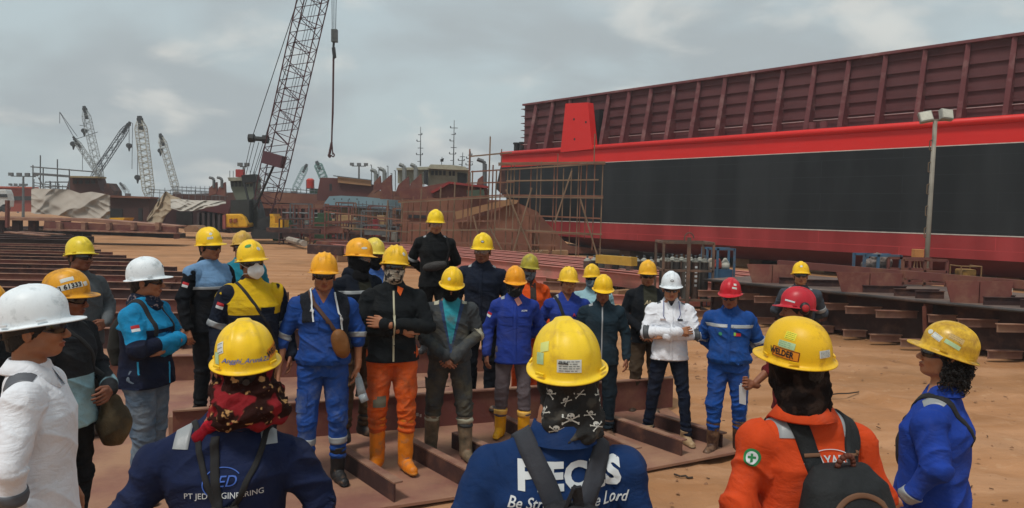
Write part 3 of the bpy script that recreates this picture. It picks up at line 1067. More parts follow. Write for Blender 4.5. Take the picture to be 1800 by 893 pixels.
    def make_wrap(s, kind, m, nm=None, amp=.005, bulk=0.0):
        F = Field((-.16, -.17, -.32), (.16, .18, .13), .0062 if s.fine else .0085)
        F.ell((0, .010, .022), (.083, .101, .094), .02)
        F.ell((0, -.032, -.030), (.070, .076, .090), .03)
        F.ell((0, -.062, -.080), (.044, .042, .034), .03)
        F.cap((0, -.10, .0), (0, -.108, -.035), .014, .018, .02)
        F.cap((0, .022, -.06), (0, .03, -.20 - s.neck), .070, .076, .03)
        if kind in ('bala', 'scarfback'):
            for sg in (-1, 1): F.ell((sg * .078, .014, -.012), (.018, .030, .042), .02)
            if kind == 'scarfback':
                F.cap((0, .02, -.10), (0, .03, -.165), .078 + bulk * .6, .088 + bulk, .03)
                for i in range(5):
                    F.cap((-.055 + .027 * i, .075, .0 - .01 * (i % 2)), (-.06 + .03 * i, .080 + bulk * .5, -.13), .018, .022 + bulk * .2, .02)
                if bulk > .02:
                    for i in range(9):
                        a = 2 * PI * i / 9; r = .075 + bulk * .8
                        F.cap((math.cos(a) * r, .02 + math.sin(a) * r, -.06 - .02 * (i % 3)), (math.cos(a + .9) * r * 1.1, .03 + math.sin(a + .9) * r * 1.1, -.13 - .02 * (i % 2)), .022, .026, .02)
            F.ell((0, -.11, .006), (.058, .05, .021), .01, sub=True)
        elif kind == 'buff':
            F.cut(lambda X, Y, Z: (Z + .012 + np.where(Y > 0, -.0, 0) - .25 * np.clip(Y, 0, 1)) + 0 * X)
        elif kind == 'neck':
            F.cut(lambda X, Y, Z: (Z + .115 - .35 * np.clip(Y + .02, -.1, .1)) + 0 * X)
            F.cap((0, -.01, -.165), (0, .035, -.165), .088, .092, .02)
            F.ell((0, -.06, -.165), (.055, .05, .035), .02)
        if kind in ('bala', 'scarfback'): F.cut(lambda X, Y, Z: -(Z + (.150 + s.neck * .8 if kind == 'scarfback' else .175)) + 0 * X + 0 * Y)
        V, Q = F.mesh()
        N = vnormals(V, Q)
        pp = V * (10, 10, 26) + s.seed; pp[:, 2] += V[:, 0] * 14 + V[:, 1] * 6
        low = np.clip((-.02 - V[:, 2]) / .08, .25, 1)
        V = V + N * (((ridged(pp) ** 2 - .35) + .4 * (ridged(pp * 2.2) - .5)) * amp * 1.8 * low)[:, None]
        V = xform(V, s.HM)
        s.wrapb = bvh_of(V, Q)
        s.wrapo = link(nm or {'bala': 'balaclava', 'buff': 'face_scarf', 'neck': 'neck_scarf', 'scarfback': 'head_scarf'}[kind], npmesh('wrap', V, Q), m, s.root)
# ------------------------------------------------------------------ the crowd
BLUE = srgb('#1f4387'); ROYAL = srgb('#243988'); NAVY = srgb('#16202f'); DNAVY = srgb('#11161f'); GREY = srgb('#3d4146')
WHITE = srgb('#dfe2e8'); ORANGE = srgb('#c4451f'); TEAL = srgb('#1e86a8'); DARK = srgb('#17191c')
YEL = srgb('#ecc21c'); YELO = srgb('#e9a41a'); YELD = srgb('#c9a63c'); WHT = srgb('#dfe6ea'); RED = srgb('#c01f2c')
SKINV = srgb('#84563f')
RT = (.02, .02, .022)
PEOPLE = []


def vneck(z0, k=.55): return lambda V, a, t: np.where(V[:, 1] < .03, np.abs(V[:, 0]) - (V[:, 2] - z0) * k, .05)
def above(z0): return lambda V, a, t: z0 - V[:, 2]
def sleeves(V, a, t): return a
def both(f, g): return lambda V, a, t: np.maximum(f(V, a, t), g(V, a, t))
def trunk(V, a, t): return -a
def armseg(t0, t1): return lambda V, a, t: np.maximum(a, np.maximum(t0 - t, t - t1))


def man(*a, **k):
    k.setdefault('group', 'shipyard workers gathered for the briefing')
    p = Person(*a, **k); PEOPLE.append(p); return p


def carry(p, name, objs, c, label, cat, group=None):
    """hand the meshes over to a thing of their own that stands where the person's local point c is"""
    c = Vector(c)
    M = Matrix.LocRotScale(p.root.location, p.root.rotation_euler, p.root.scale) @ Matrix.Translation(c)
    if len(objs) == 1:
        o = objs[0]; o.name = name; o.parent = None
    else:
        o = empty(name)
        for q in objs:
            q.parent = o
    o.matrix_world = M; 
    o.location, q_, sc = M.decompose(); o.rotation_euler = q_.to_euler(); o.scale = sc
    for q in objs:
        n = len(q.data.vertices); v = np.zeros(n * 3, f32); q.data.vertices.foreach_get('co', v)
        v = v.reshape(-1, 3) - np.array(c, f32); q.data.vertices.foreach_set('co', v.ravel()); q.data.update()
    return tag(o, label, cat, group)


def fieldobj(name, F, m, parent, seed=0, amp=.004, sc=14):
    V, Q = F.mesh(); N = vnormals(V, Q)
    V = V + N * ((ridged(V * sc + seed) - .4) * amp * 2)[:, None]
    return link(name, npmesh(name, V, Q), m, parent)


PAPER = smat('sticker_paper', srgb('#c9cdc6'), rough=.5, var=.10, sc=40)
INK = smat('black_ink', (.015, .015, .018), rough=.6)
GREENP = smat('green_sticker', srgb('#a9c79a'), rough=.5, var=.15, sc=40)
YELP = smat('yellow_sticker', srgb('#e3d93a'), rough=.5, var=.08, sc=40)
ORGP = smat('orange_sticker', srgb('#d9861c'), rough=.5, var=.08, sc=40)
BLUEINK = smat('blue_ink', srgb('#3b62b8'), rough=.5)
WHITEP = smat('white_print', srgb('#c6cbcd'), rough=.7, var=.06)
REDP = smat('red_print', srgb('#b3262c'), rough=.7)
FLAGR = REDP


def flag(p, side, ang, dist=.1):
    """red over white arm patch"""
    a, b = p.S[side], p.E[side]; c = Vector(a + (b - a) * dist / np.linalg.norm(b - a))
    ax = Vector(b - a).normalized()
    t = R_(ang); d = Vector((math.sin(t), -math.cos(t), 0)); v = -ax; u = v.cross(d).normalized(); 
    for nm, m, off in (('flag_patch', REDP, .012), ('flag_patch', WHITEP, -.012)):
        V2, F2 = rect2(.055, .022, 5, 3)
        stick(nm, [(x, y + off) for x, y in V2], F2, p.topb, c + d * .05, u, v, m, p.root, .003)


def sunk(col): return smat('wr_' + str(col), col, rough=.9)


def lines_sticker(p, ang, z, w, h, m=None, rot=0, n=5, ink=None):
    """small printed label with rows of fine print"""
    V2, F2 = rect2(w, h, 8, 6)
    p.on_helmet('sticker', V2, F2, ang, z, m or PAPER, .0015, rot)
    rnd = random.Random(int(ang * 7 + z * 1000))
    VV, FF = [], []
    for i in range(n):
        y = h * (.36 - .72 * i / max(1, n - 1)); x = -w * .42
        while x < w * .36:
            L = rnd.uniform(.06, .22) * w
            L = min(L, w * .42 - x)
            k = 3
            for j in range(k):
                b = len(VV); xa = x + L * j / k; xb = x + L * (j + 1) / k; t = h * .022
                VV += [(xa, y - t), (xb, y - t), (xb, y + t), (xa, y + t)]; FF.append((b, b + 1, b + 2, b + 3))
            x += L + w * .04
    p.on_helmet('sticker_print', VV, FF, ang, z, ink or INK, .0028, rot)


def helmet_text(p, body, size, ang, z, m, **k):
    rot = k.pop('rot', 0); off = k.pop('off', .0030)
    V2, F2 = text2(body, size, **k)
    p.on_helmet('lettering', V2, F2, ang, z, m, off, rot)


def backtext(p, body, size, x, z, m, nm='lettering', **k):
    V2, F2 = text2(body, size, **k)
    p.front(nm, V2, F2, x, z, m, .0045, back=True)


def scarf_pat(c1, c2, sc=28, th=.58):
    def f(nt, L, src, cur, mix, ramp, noise): return mix(ramp(noise(sc, 2, .5), th - .03, th + .03), c1, c2)
    return f


def wrapmat(name, c1, c2=None, sc=28, th=.58, third=None):
    def f(nt, L, src, cur, mix, ramp, noise):
        x = mix(ramp(noise(sc, 2, .5), th - .03, th + .03), c1, c2)
        if third: x = mix(ramp(noise(sc * .35, 2, .4), .52, .56), x, third)
        return x
    return mat(name, c1, rough=.9, var=.2, sc=10, bump=.4, bsc=60, spec=.1, pat=f if c2 else None)


BLACKWRAP = wrapmat('black_jersey', (.008, .008, .009))

# --- left edge, only the rim of his helmet is in the picture
man('worker cut off by the left edge, orange-yellow helmet and dark shoulder', -32, 490, 3.9, .0, 70,
    top=dict(col=DARK), legs=dict(col=DARK), boots=dict(col=RT), helmet=dict(col=YELO), arms=('down', 'down'), glasses='dark')

# --- white coverall man, near left
p = man('man in white coverall and white helmet in profile, closest at the left edge', 62, 498, 3.12, .04, 108, head=(4, 2), fine=True, neck=.02, fold=.65, fat=1.05, skin=0,
        top=dict(col=WHITE, csc=1.12, bands=[('shoulder', -1, .05, .12, -70, 20), ('arm', 0, .36, .05)], var=.05, tape=srgb('#53565c')), legs=dict(col=WHITE),
        boots=dict(col=RT), helmet=dict(col=WHT, dirt=srgb('#a9b2b6'), band=True), glasses='dark', arms=(((.27, .02, 1.12), (.22, .02, .88), (0, -.2, -1), .5), 'down'), hs='v', jaw=1.05)
# --- helmet 61333
p = man('man with worn orange-yellow helmet numbered 61333', 116, 470, 4.6, .02, 84, head=(6, 8), fine=True, skin=3,
        top=dict(col=srgb('#23262a'), masks=[(srgb('#8fb3bd'), lambda V, a, t: np.maximum(V[:, 2] - 1.12, -a - .02))]), legs=dict(col=DARK), boots=dict(col=srgb('#3b2a20')), helmet=dict(col=srgb('#d99a1f'), dirt=srgb('#8a5a18'), damt=.5, ds=8),
        glasses='dark', arms=('down', 'belly'), hs='v')
V2, F2 = rect2(.125, .032, 8, 4); p.on_helmet('sticker', V2, F2, -48, .050, PAPER, .0015, 6)
V2, F2 = rect2(.028, .030, 4, 4); p.on_helmet('sticker', [(x - .064, y - .002) for x, y in V2], F2, -48, .050, INK, .0022, 6)
V2, F2 = text2('61333', .038, bold=.0012, sub=1); p.on_helmet('lettering', [(x + .010, y) for x, y in V2], F2, -48, .050, INK, .003, 6)
V2, F2 = text2('G', .026, bold=.0008); p.on_helmet('lettering', [(x - .064, y - .002) for x, y in V2], F2, -48, .050, WHITEP, .003, 6)
V2, F2 = rect2(.07, .024, 6, 4); p.on_helmet('sticker', V2, F2, -56, .088, PAPER, .0015, 8)
V2, F2 = rect2(.02, .026, 4, 4); p.on_helmet('sticker', V2, F2, -10, .050, PAPER, .0015, 8)
F = Field((-.02, -.36, .55), (.36, -.02, 1.02), .008)
F.ell((.16, -.19, .78), (.11, .085, .13), .03); F.ell((.15, -.18, .90), (.06, .05, .07), .03)
b = fieldobj('shoulder_bag', F, mat('khaki_canvas', srgb('#3c3322'), rough=.9, bump=.4, dirt=srgb('#6a5636')), p.root, 3, .008)
s_ = ribbon('strap', p.topb, [(.14, -.16, .98), (.10, -.15, 1.15), (.0, -.13, 1.30), (-.10, -.06, 1.43), (-.10, .06, 1.42)], .03, smat('black_webbing', (.012, .012, .013), rough=.8), p.root)
carry(p, 'shoulder_bag', [b, s_], (.15, -.18, .68), 'dark khaki canvas bag hanging in front of the man with the 61333 helmet', 'bag')

# --- grey shirt man behind
man('man in grey shirt and plain yellow helmet, farthest back at far left', 140, 415, 6.9, .05, 66, head=(4, 2), skin=3,
    top=dict(col=srgb('#55595c')), legs=dict(col=DARK), boots=dict(col=RT), helmet=dict(col=srgb('#dcc22e'), damt=.25), glasses='dark', arms=('down', 'belly'))

# --- teal and navy jacket
def tealmask(V, a, t): return np.where(a < 0, np.minimum(t - .235, np.where(t > .40, .40 - t, .03)), 1.17 - V[:, 2] + .10 * np.abs(V[:, 0]) / .2)
p = man('man in teal and navy jacket with flag patch and white helmet, arms crossed', 256, 450, 5.55, .03, 84, head=(18, 4), fine=True, fat=1.12, skin=0,
        top=dict(col=srgb('#161c30'), masks=[(srgb('#1a7fae'), lambda V, a, t: np.where(a < 0, np.minimum(t - .20, .40 - t), 1.25 - V[:, 2]))]),
        legs=dict(col=srgb('#4a5c70'), dirt=srgb('#7d8790'), damt=.6, bag=1.05), boots=dict(col=srgb('#6b4a34'), h=.12), helmet=dict(col=WHT, dirt=srgb('#aab4b8')), glasses='dark',
        arms=('crossR', 'crossL'), hem=.84)
flag(p, 0, -45, .09)
p.make_wrap('neck', wrapmat('paisley_scarf', srgb('#1c2536'), srgb('#7a6a6a'), 30))
ring('badge', p.helb, p.helM @ Vector((0, -.10, .05)), p.rot @ Vector((0, -1, .35)), .004, INK, p.helo, cap=.014, n=16) if False else None
V2, F2 = rect2(.035, .022, 6, 6, shape='oval'); p.on_helmet('badge', V2, F2, 0, .055, INK, .0016)
V2, F2 = rect2(.026, .014, 6, 6, shape='oval'); p.on_helmet('badge', V2, F2, 0, .055, WHITEP, .0026)
zt = ribbon('zip', p.topb, [(-.155, -.05, 1.04), (-.15, -.055, .93)], .012, mat('teal_zip', srgb('#2a9ccc')), p.root)
zt = ribbon('zip', p.topb, [(.03, -.16, 1.0), (.02, -.16, .85)], .012, mat('teal_zip', srgb('#2a9ccc')), p.root)
F = Field((-.2, .06, .95), (.2, .32, 1.36), .009)
F.loft([(.98, 0, .17, .10, .06), (1.1, 0, .18, .12, .075), (1.25, 0, .17, .11, .06), (1.32, 0, .15, .08, .035)], .03)
bb = fieldobj('backpack', F, mat('dark_backpack', srgb('#1c1d1a'), rough=.85, bump=.3), p.root, 5)
s1 = ribbon('strap', p.topb, [(.09, .10, 1.36), (.10, .0, 1.45), (.105, -.10, 1.34), (.10, -.12, 1.2)], .035, smat('black_webbing', (.012, .012, .013), rough=.8), p.root)
s2 = ribbon('strap', p.topb, [(-.09, .10, 1.36), (-.10, .0, 1.45), (-.105, -.10, 1.34), (-.10, -.12, 1.2)], .035, smat('black_webbing', (.012, .012, .013), rough=.8), p.root)
carry(p, 'backpack', [bb, s1, s2], (0, .17, .97), 'small dark backpack worn by the man in the teal and navy jacket', 'backpack')

# --- light blue yoke, black coverall
p = man('tall man in black coverall with light blue yoke and grey stripe, yellow helmet', 369, 398, 7.0, .22, 58, head=(4, 6), skin=0,
        top=dict(col=srgb('#0f1319'), masks=[(srgb('#6f93b8'), lambda V, a, t: np.maximum(1.22 - V[:, 2], -a + .0))], bands=[('chest', 1.215, .025)]), legs=dict(col=srgb('#0f1319')),
        boots=dict(col=RT), helmet=dict(col=YEL, damt=.2), glasses='dark', arms=('down', 'down'))
lines_sticker(p, -35, .045, .05, .022, n=3)
V2, F2 = rect2(.026, .026, 6, 6, shape='oval'); p.on_helmet('sticker', V2, F2, -30, .078, PAPER)
V2, F2 = rect2(.03, .03, 6, 6, shape='oval'); p.on_helmet('sticker', V2, F2, 30, .05, PAPER)
flag(p, 0, -60, .10)
# --- teal shirt behind
man('man in teal shirt and dusty yellow helmet, behind the man with the white mask', 425, 405, 7.9, .18, 30, skin=1,
    top=dict(col=srgb('#1f7386')), legs=dict(col=DARK), boots=dict(col=RT), helmet=dict(col=srgb('#c9a243'), dirt=srgb('#a07a38'), damt=.5), glasses='dark')
# --- yellow / navy with mask
p = man('man in yellow and navy coverall wearing a white dust mask', 444, 420, 5.8, .18, 32, head=(8, 4), fine=True, skin=1, fat=1.08,
        top=dict(col=srgb('#161d2b'), masks=[(srgb('#c9a51c'), lambda V, a, t: np.maximum(1.20 - V[:, 2], -a + .005))], bands=[('arm', 0, .23, .045), ('arm', 1, .23, .045)], pockets=[(.08, 1.20, .10, .10)]),
        legs=dict(col=srgb('#161d2b')), boots=dict(col=RT), helmet=dict(col=YEL, damt=.25), glasses='dark', arms=('down', 'down'), stance=.13)
flag(p, 0, -35, .08)
V2, F2 = rect2(.034, .03, 6, 6, shape='oval'); p.on_helmet('sticker', V2, F2, 12, .06, PAPER)
V2, F2 = rect2(.05, .03, 6, 6, shape='oval'); p.on_helmet('sticker', V2, F2, -25, .088, mat('green_patch', srgb('#3c8a4e')))
F = Field((-.11, -.21, -.15), (.11, -.01, .04), .005)
F.ell((0, -.080, -.050), (.062, .040, .056), .01); F.cap((0, -.108, -.0), (0, -.124, -.05), .010, .014, .03); F.cap((0, -.124, -.05), (0, -.104, -.095), .014, .012, .03)
V, Q = F.mesh(); mk = link('dust_mask', npmesh('mask', xform(V, p.HM), Q), mat('white_mask', srgb('#d9dcdc'), rough=.8, var=.05), p.root)
mb = MB()
for sg in (-1, 1):
    mb.tube([p.HM @ Vector((sg * .045, -.10, -.035)), p.HM @ Vector((sg * .076, -.04, -.01)), p.HM @ Vector((sg * .086, .02, .01))], .0022)
    mb.tube([p.HM @ Vector((sg * .045, -.10, -.065)), p.HM @ Vector((sg * .074, -.03, -.07)), p.HM @ Vector((sg * .07, .03, -.09))], .0022)
mb.build('ear_loop', WHITEP, mk)
rb = [ribbon('strap', p.topb, [(-.12, .05, 1.43), (-.09, -.10, 1.40), (.02, -.135, 1.22), (.12, -.13, 1.05), (.17, -.06, .95)], .022, smat('black_webbing', (.012, .012, .013), rough=.8), p.root)]
carry(p, 'sling', rb, (.02, -.13, 1.0), 'thin black shoulder sling across the yellow and navy coverall', 'strap')
V2, F2 = text2('SOS', .035, bold=.002); p.front('lettering', V2, F2, .085, 1.22, mat('red_thread', srgb('#8a4a1a')), .014) if False else None

# --- back figure with batik scarf
p = man('man seen from behind in navy jacket with red batik scarf under yellow helmet', 436, 558, 2.75, .0, 196, head=(0, 4), fine=True, fat=1.25, shoulder=1.32, tilt=3, headx=-.07, neck=.055,
        top=dict(col=srgb('#1a2340'), masks=[]), legs=dict(col=srgb('#1a2340')), boots=dict(col=RT), helmet=dict(col=YEL, dirt=srgb('#c9a53a'), band=True), hem=.80, body_h=0, arms=('downout', 'downout'))
ring('reflective_strip', p.topb, (-.155, .0, 1.33), (1, .0, -.15), .052, p.tape, p.root, cap=.14, ref=(0, .5, 1), a0=-40, a1=62, n=24)
ring('reflective_strip', p.topb, (.155, .0, 1.33), (1, .0, .15), .052, p.tape, p.root, cap=.14, ref=(0, .5, 1), a0=-40, a1=62, n=24)
p.make_wrap('scarfback', wrapmat('batik', srgb('#2a1512'), srgb('#b58a5a'), 34, .64, third=srgb('#7a1f24')), amp=.014, bulk=.035)
F = Field((-.24, -.12, 1.34), (.19, .2, 1.56), .0065)
cs = [(-.10, .02, 1.44), (-.088, .065, 1.445), (-.04, .105, 1.445), (.03, .112, 1.45), (.085, .09, 1.44), (.12, .06, 1.42), (.155, .07, 1.385)]
cs = [(a - .06, b, c + .012) for a, b, c in cs]
for i in range(len(cs) - 1): F.cap(cs[i], cs[i + 1], .018, .018, .012)
sc_ = fieldobj('scarf_roll', F, wrapmat('red_scarf', srgb('#a01a28'), srgb('#c9a878'), 26, .70, third=srgb('#7a1420')), p.wrapo, 2, .006, 26)
helmet_text(p, 'Angghi_Arunk22', .0235, 181, .030, BLUEINK, shear=.35, sub=1, bold=.0002, rot=-2)
lines_sticker(p, 130, .066, .036, .042, rot=24, n=3)
V2, F2 = rect2(.032, .042, 6, 6); p.on_helmet('sticker', V2, F2, 122, .030, GREENP, .0015, 8)
V2, F2 = rect2(.095, .036, 10, 6); p.on_helmet('sticker', V2, F2, 246, .042, ORGP, .0015, 8)
helmet_text(p, 'WELDER', .028, 246, .042, INK, bold=.0008, rot=8)
backtext(p, 'PT JED ENGINEERING', .029, -.0, 1.215, WHITEP, sub=1, xs=.95)
backtext(p, 'JED', .052, .0, 1.262, BLUEINK, shear=.3, sub=1)
VV, FF = [], []
for i in range(31):
    a = R_(35 + 205 * i / 30); 
    for r in (.085, .090): VV.append((math.cos(a) * r * .75 - .005, math.sin(a) * r * .6))
for i in range(30): FF.append((2 * i, 2 * i + 1, 2 * i + 3, 2 * i + 2))
p.front('logo_arc', VV, FF, .0, 1.255, BLUEINK, .0045, back=True)
F = Field((-.17, .06, .72), (.17, .36, 1.20), .0075)
F.loft([(.76, .0, .20, .10, .06), (.88, .0, .21, .14, .08), (1.02, .0, .20, .12, .07), (1.11, .0, .18, .05, .035), (1.15, .0, .175, .035, .03), (1.175, 0, .17, .052, .04)], .02)
V, Q = F.mesh(); th = np.arctan2(V[:, 1] - .19, V[:, 0]); N = vnormals(V, Q)
V = V + N * (np.sin(th * 17) * .007 * np.clip((V[:, 2] - .82) / .3, 0, 1))[:, None]
bg = link('bag_body', npmesh('bag', V, Q), mat('worn_black_cloth', srgb('#2b2624'), rough=.9, bump=.4, dirt=srgb('#4a3f38')), p.root)
cord = smat('black_cord', (.013, .013, .014), rough=.85)
st = [ribbon('strap', p.topb, q, w, cord, p.root, off=.006) for q, w in (
    ([(-.015, .16, 1.15), (-.10, .13, 1.30), (-.145, .05, 1.42), (-.15, -.06, 1.38)], .020),
    ([(.015, .16, 1.15), (.07, .13, 1.30), (.10, .05, 1.43), (.11, -.06, 1.40)], .020),
    ([(.01, .16, 1.14), (.03, .14, 1.28), (.035, .10, 1.41)], .030))]
carry(p, 'drawstring_bag', [bg] + st, (0, .19, .74), 'worn black drawstring bag on the back of the man with the batik scarf', 'bag')

# --- blue coverall with tan bag
p = man('man in blue coverall with navy towel on his shoulders and tan hip bag', 569, 441, 5.95, .03, 14, head=(2, 6), fine=True, skin=0, fat=1.0,
        top=dict(col=BLUE, masks=[(SKINV, vneck(1.37))], bands=[('arm', 0, .235, .04), ('arm', 1, .235, .04)], blouse=1, pockets=[(-.085, 1.22, .10, .11)]), sleeve=(.25, .25), hem=.92,
        legs=dict(col=BLUE, bands=[(0, .34, .05), (1, .34, .05)], low=.18, dirt=srgb('#5d6a86'), damt=.3, cargo=True), boots=dict(col=(.012, .012, .013), h=.28, r=.056, damt=.08), helmet=dict(col=YELO, damt=.1), glasses='dark',
        arms=('downout', ((.25, .03, 1.13), (.25, .0, .90), (-.1, -.1, -1), .5)), stance=.12, step=(-.06, -.02), hs='three')
tw = srgb('#10151f')
r1 = ribbon('towel', p.topb, [(-.10, .08, 1.42), (-.125, .0, 1.44), (-.12, -.10, 1.36), (-.11, -.13, 1.24)], .085, mat('navy_towel', tw, rough=.95, bump=.5), p.root, off=.014, thick=.012)
r2 = ribbon('towel', p.topb, [(.09, .08, 1.42), (.12, .0, 1.44), (.15, -.10, 1.34), (.18, -.11, 1.18), (.19, -.10, 1.02)], .085, mat('navy_towel', tw, rough=.95, bump=.5), p.root, off=.014, thick=.012)
r3 = ribbon('towel_stripe', p.topb, [(-.062, .05, 1.45), (-.085, -.03, 1.44), (-.082, -.11, 1.36), (-.070, -.135, 1.24)], .012, WHITEP, p.root, off=.018)
r4 = ribbon('towel_stripe', p.topb, [(.075, -.03, 1.44), (.105, -.11, 1.35), (.145, -.125, 1.18)], .012, WHITEP, p.root, off=.018)
r5 = ribbon('towel_lining', p.topb, [(-.165, .05, 1.42), (-.15, .09, 1.40), (-.05, .11, 1.43), (.07, .11, 1.43), (.15, .08, 1.41)], .05, REDP, p.root, off=.012)
carry(p, 'towel', [r1, r2, r3, r4, r5], (0, 0, 1.3), 'navy towel with white stripes and red edge round the neck of the tan bag man', 'towel')
F = Field((0, -.32, .93), (.26, -.04, 1.25), .0075)
F.ell((.125, -.165, 1.08), (.062, .042, .105), .02, rot=(0, -18, 0)); F.ell((.115, -.165, 1.13), (.05, .04, .06), .02)
b = fieldobj('bag_body', F, mat('tan_leather', srgb('#7a4d1f'), rough=.6, bump=.25, dirt=srgb('#4d3012')), p.root, 4, .004)
s_ = ribbon('strap', p.topb, [(.09, -.15, 1.17), (.02, -.15, 1.28), (-.07, -.10, 1.39), (-.09, .02, 1.44)], .03, mat('brown_strap', srgb('#4a3021'), rough=.7), p.root, off=.016)
carry(p, 'hip_bag', [b, s_], (.12, -.165, .97), 'tan leather hip bag slung across the blue coverall', 'bag')
# plastic bottle bag in his left hand
mb = MB(); c = Vector(p.W[1]) + Vector((0, -.03, -.10))
mb.cone(c, c + Vector((.03, -.04, -.12)), .028, .034, 12); mb.cone(c + Vector((.03, -.04, -.12)), c + Vector((.05, -.06, -.17)), .034, .03, 12)
mb.cone(c + Vector((-.012, .014, .05)), c, .012, .028, 12)
bt = mb.build('water_bottle', mat('clear_plastic', srgb('#aeb9bf'), rough=.12, var=.2, sc=20, alpha=.65, bump=.4, bsc=60), p.root, smooth=True)
carry(p, 'water_bottle', [bt], c, 'crumpled clear water bottle in the hand of the tan bag man', 'bottle')

# --- behind: balaclava and glasses
p = man('man in black balaclava and clear glasses looking right under an orange-yellow helmet', 628, 417, 6.8, .14, 40, head=(22, 8), skin=2,
        top=dict(col=srgb('#121823'), bands=[('chest', 1.29, .03, -170, 40)], masks=[(srgb('#2b2b22'), lambda V, a, t: np.maximum(np.abs(V[:, 0] - .03) - .06, V[:, 1]))]), legs=dict(col=srgb('#5c4a38')), boots=dict(col=RT), helmet=dict(col=YELO, damt=.1), glasses='clear',
        wrap=('neck', BLACKWRAP), arms=('down', 'belly'), collar='hood')
p.make_wrap('bala', BLACKWRAP)
V2, F2 = rect2(.05, .020, 8, 4, shape='oval'); p.on_helmet('sticker', V2, F2, -30, .05, PAPER)
V2, F2 = rect2(.028, .028, 6, 6, shape='oval'); p.on_helmet('sticker', V2, F2, 40, .06, INK)
man('man in blue shirt and pale yellow helmet, half hidden behind the skull mask man', 657, 417, 7.9, .08, 28, head=(10, 6), skin=3,
    top=dict(col=srgb('#3a5c9a')), legs=dict(col=DARK), boots=dict(col=RT), helmet=dict(col=srgb('#d9c04a'), damt=.3), wrap=('buff', BLACKWRAP))

# --- skull mask, orange trousers
p = man('man in skull face mask, black jacket and orange trousers tucked in orange boots', 692, 429, 6.28, .05, 12, head=(4, 2), fine=True, skin=0, fat=1.06,
        top=dict(col=srgb('#15191c'), placket=srgb('#a9a58c')), legs=dict(col=srgb('#c2521d'), low=.30, cuff=.062, dirt=srgb('#7a4a2c'), damt=.35, cargo=True, bag=1.08), hem=.86,
        boots=dict(col=srgb('#d97a12'), h=.42, r=.062, flare=1.0, damt=.3, sole=srgb('#c9862e')), helmet=dict(col=srgb('#e3b41c'), damt=.25), glasses='dark', arms=('crossL', 'crossR'), collar='shirt', stance=.115, hs='three', step=(-.02, -.10), shoulder=1.05)
def skullp(nt, L, src, cur, mix, ramp, noise): return mix(ramp(noise(26, 3, .6), .47, .53), srgb('#2b2826'), srgb('#a89f90'))
p.make_wrap('buff', mat('skull_print_cloth', srgb('#a09888'), rough=.8, pat=skullp, bump=.2), amp=.003)
hm = p.HM
def facepatch(nm, pts, m, off=.003):
    n = len(pts); cx = sum(q[0] for q in pts) / n; cz = sum(q[1] for q in pts) / n
    V2 = [(cx, cz)] + pts; F2 = [(0, 1 + i, 1 + (i + 1) % n) for i in range(n)]
    R3 = hm.to_3x3()
    stick(nm, V2, F2, p.wrapb, hm @ Vector((0, -.0, 0)), R3 @ Vector((1, 0, 0)), R3 @ Vector((0, 0, 1)), m, p.wrapo, off)
facepatch('nose_print', [(-.010, -.034), (0, -.016), (.010, -.034), (.004, -.031), (0, -.036), (-.004, -.031)], INK)
bone = mat('bone_print', srgb('#b5ad9c'), rough=.8)
facepatch('cheek_print', [(-.055, -.015), (-.02, -.03), (-.016, -.045), (-.045, -.05)], bone)
facepatch('cheek_print', [(.055, -.015), (.02, -.03), (.016, -.045), (.045, -.05)], bone)
for i in range(7):
    x = -.027 + .009 * i
    facepatch('tooth_print', [(x - .0035, -.050), (x + .0035, -.050), (x + .003, -.064), (x - .003, -.064)], bone)
    facepatch('tooth_print', [(x - .003, -.067), (x + .003, -.067), (x + .003, -.080), (x - .003, -.080)], bone)
lin = mat('orange_lining', srgb('#c9561c'), rough=.85)
V2 = [(0, 0), (.045, -.02), (.02, -.075), (-.004, -.04)]; stick('lining_flap', V2, [(0, 1, 2, 3)][:1], p.topb, (.03, 0, 1.44), (1, 0, 0), (0, 0, 1), lin, p.root, .022)
V2, F2 = rect2(.03, .03, 6, 6, shape='oval'); p.on_helmet('sticker', V2, F2, 24, .06, PAPER)
V2, F2 = rect2(.10, .085, 6, 6)
stick('knee_patch', V2, F2, p.legb, (p.K[0][0] + .01, 0, .55), (1, 0, 0), (0, 0, 1), mat('grey_patch', srgb('#5d5a4c'), rough=.9), p.root, .005)
for zc in (.30, .38):
    pass

# --- man standing higher behind
p = man('man in black coverall and clear glasses standing highest at the back', 765, 367, 9.2, .46, 8, head=(6, 8), skin=2,
        top=dict(col=srgb('#141618'), bands=[('shoulder', -1, .03, .12, -60, 30), ('shoulder', 1, .03, .12, -60, 30), ('arm', 0, .22, .03)], pockets=[(.08, 1.24, .1, .1), (-.08, 1.24, .1, .1)]), legs=dict(col=srgb('#141618')), boots=dict(col=RT),
        helmet=dict(col=srgb('#efcb1c'), damt=.05), glasses='clear', arms=('behind', 'behind'))
F = Field((-.2, -.3, .95), (.2, -.04, 1.22), .009); F.ell((.0, -.15, 1.08), (.14, .045, .055), .02, rot=(0, -12, 0))
b = fieldobj('waist_bag', F, mat('grey_nylon', srgb('#34312f'), rough=.7, bump=.4), p.root, 2, .008)
s_ = ribbon('strap', p.topb, [(.12, -.14, 1.1), (.16, -.08, 1.2), (.13, 0, 1.42)], .025, cord, p.root)
carry(p, 'waist_bag', [b, s_], (0, -.15, 1.02), 'grey waist bag worn across the belly of the man standing highest', 'bag')

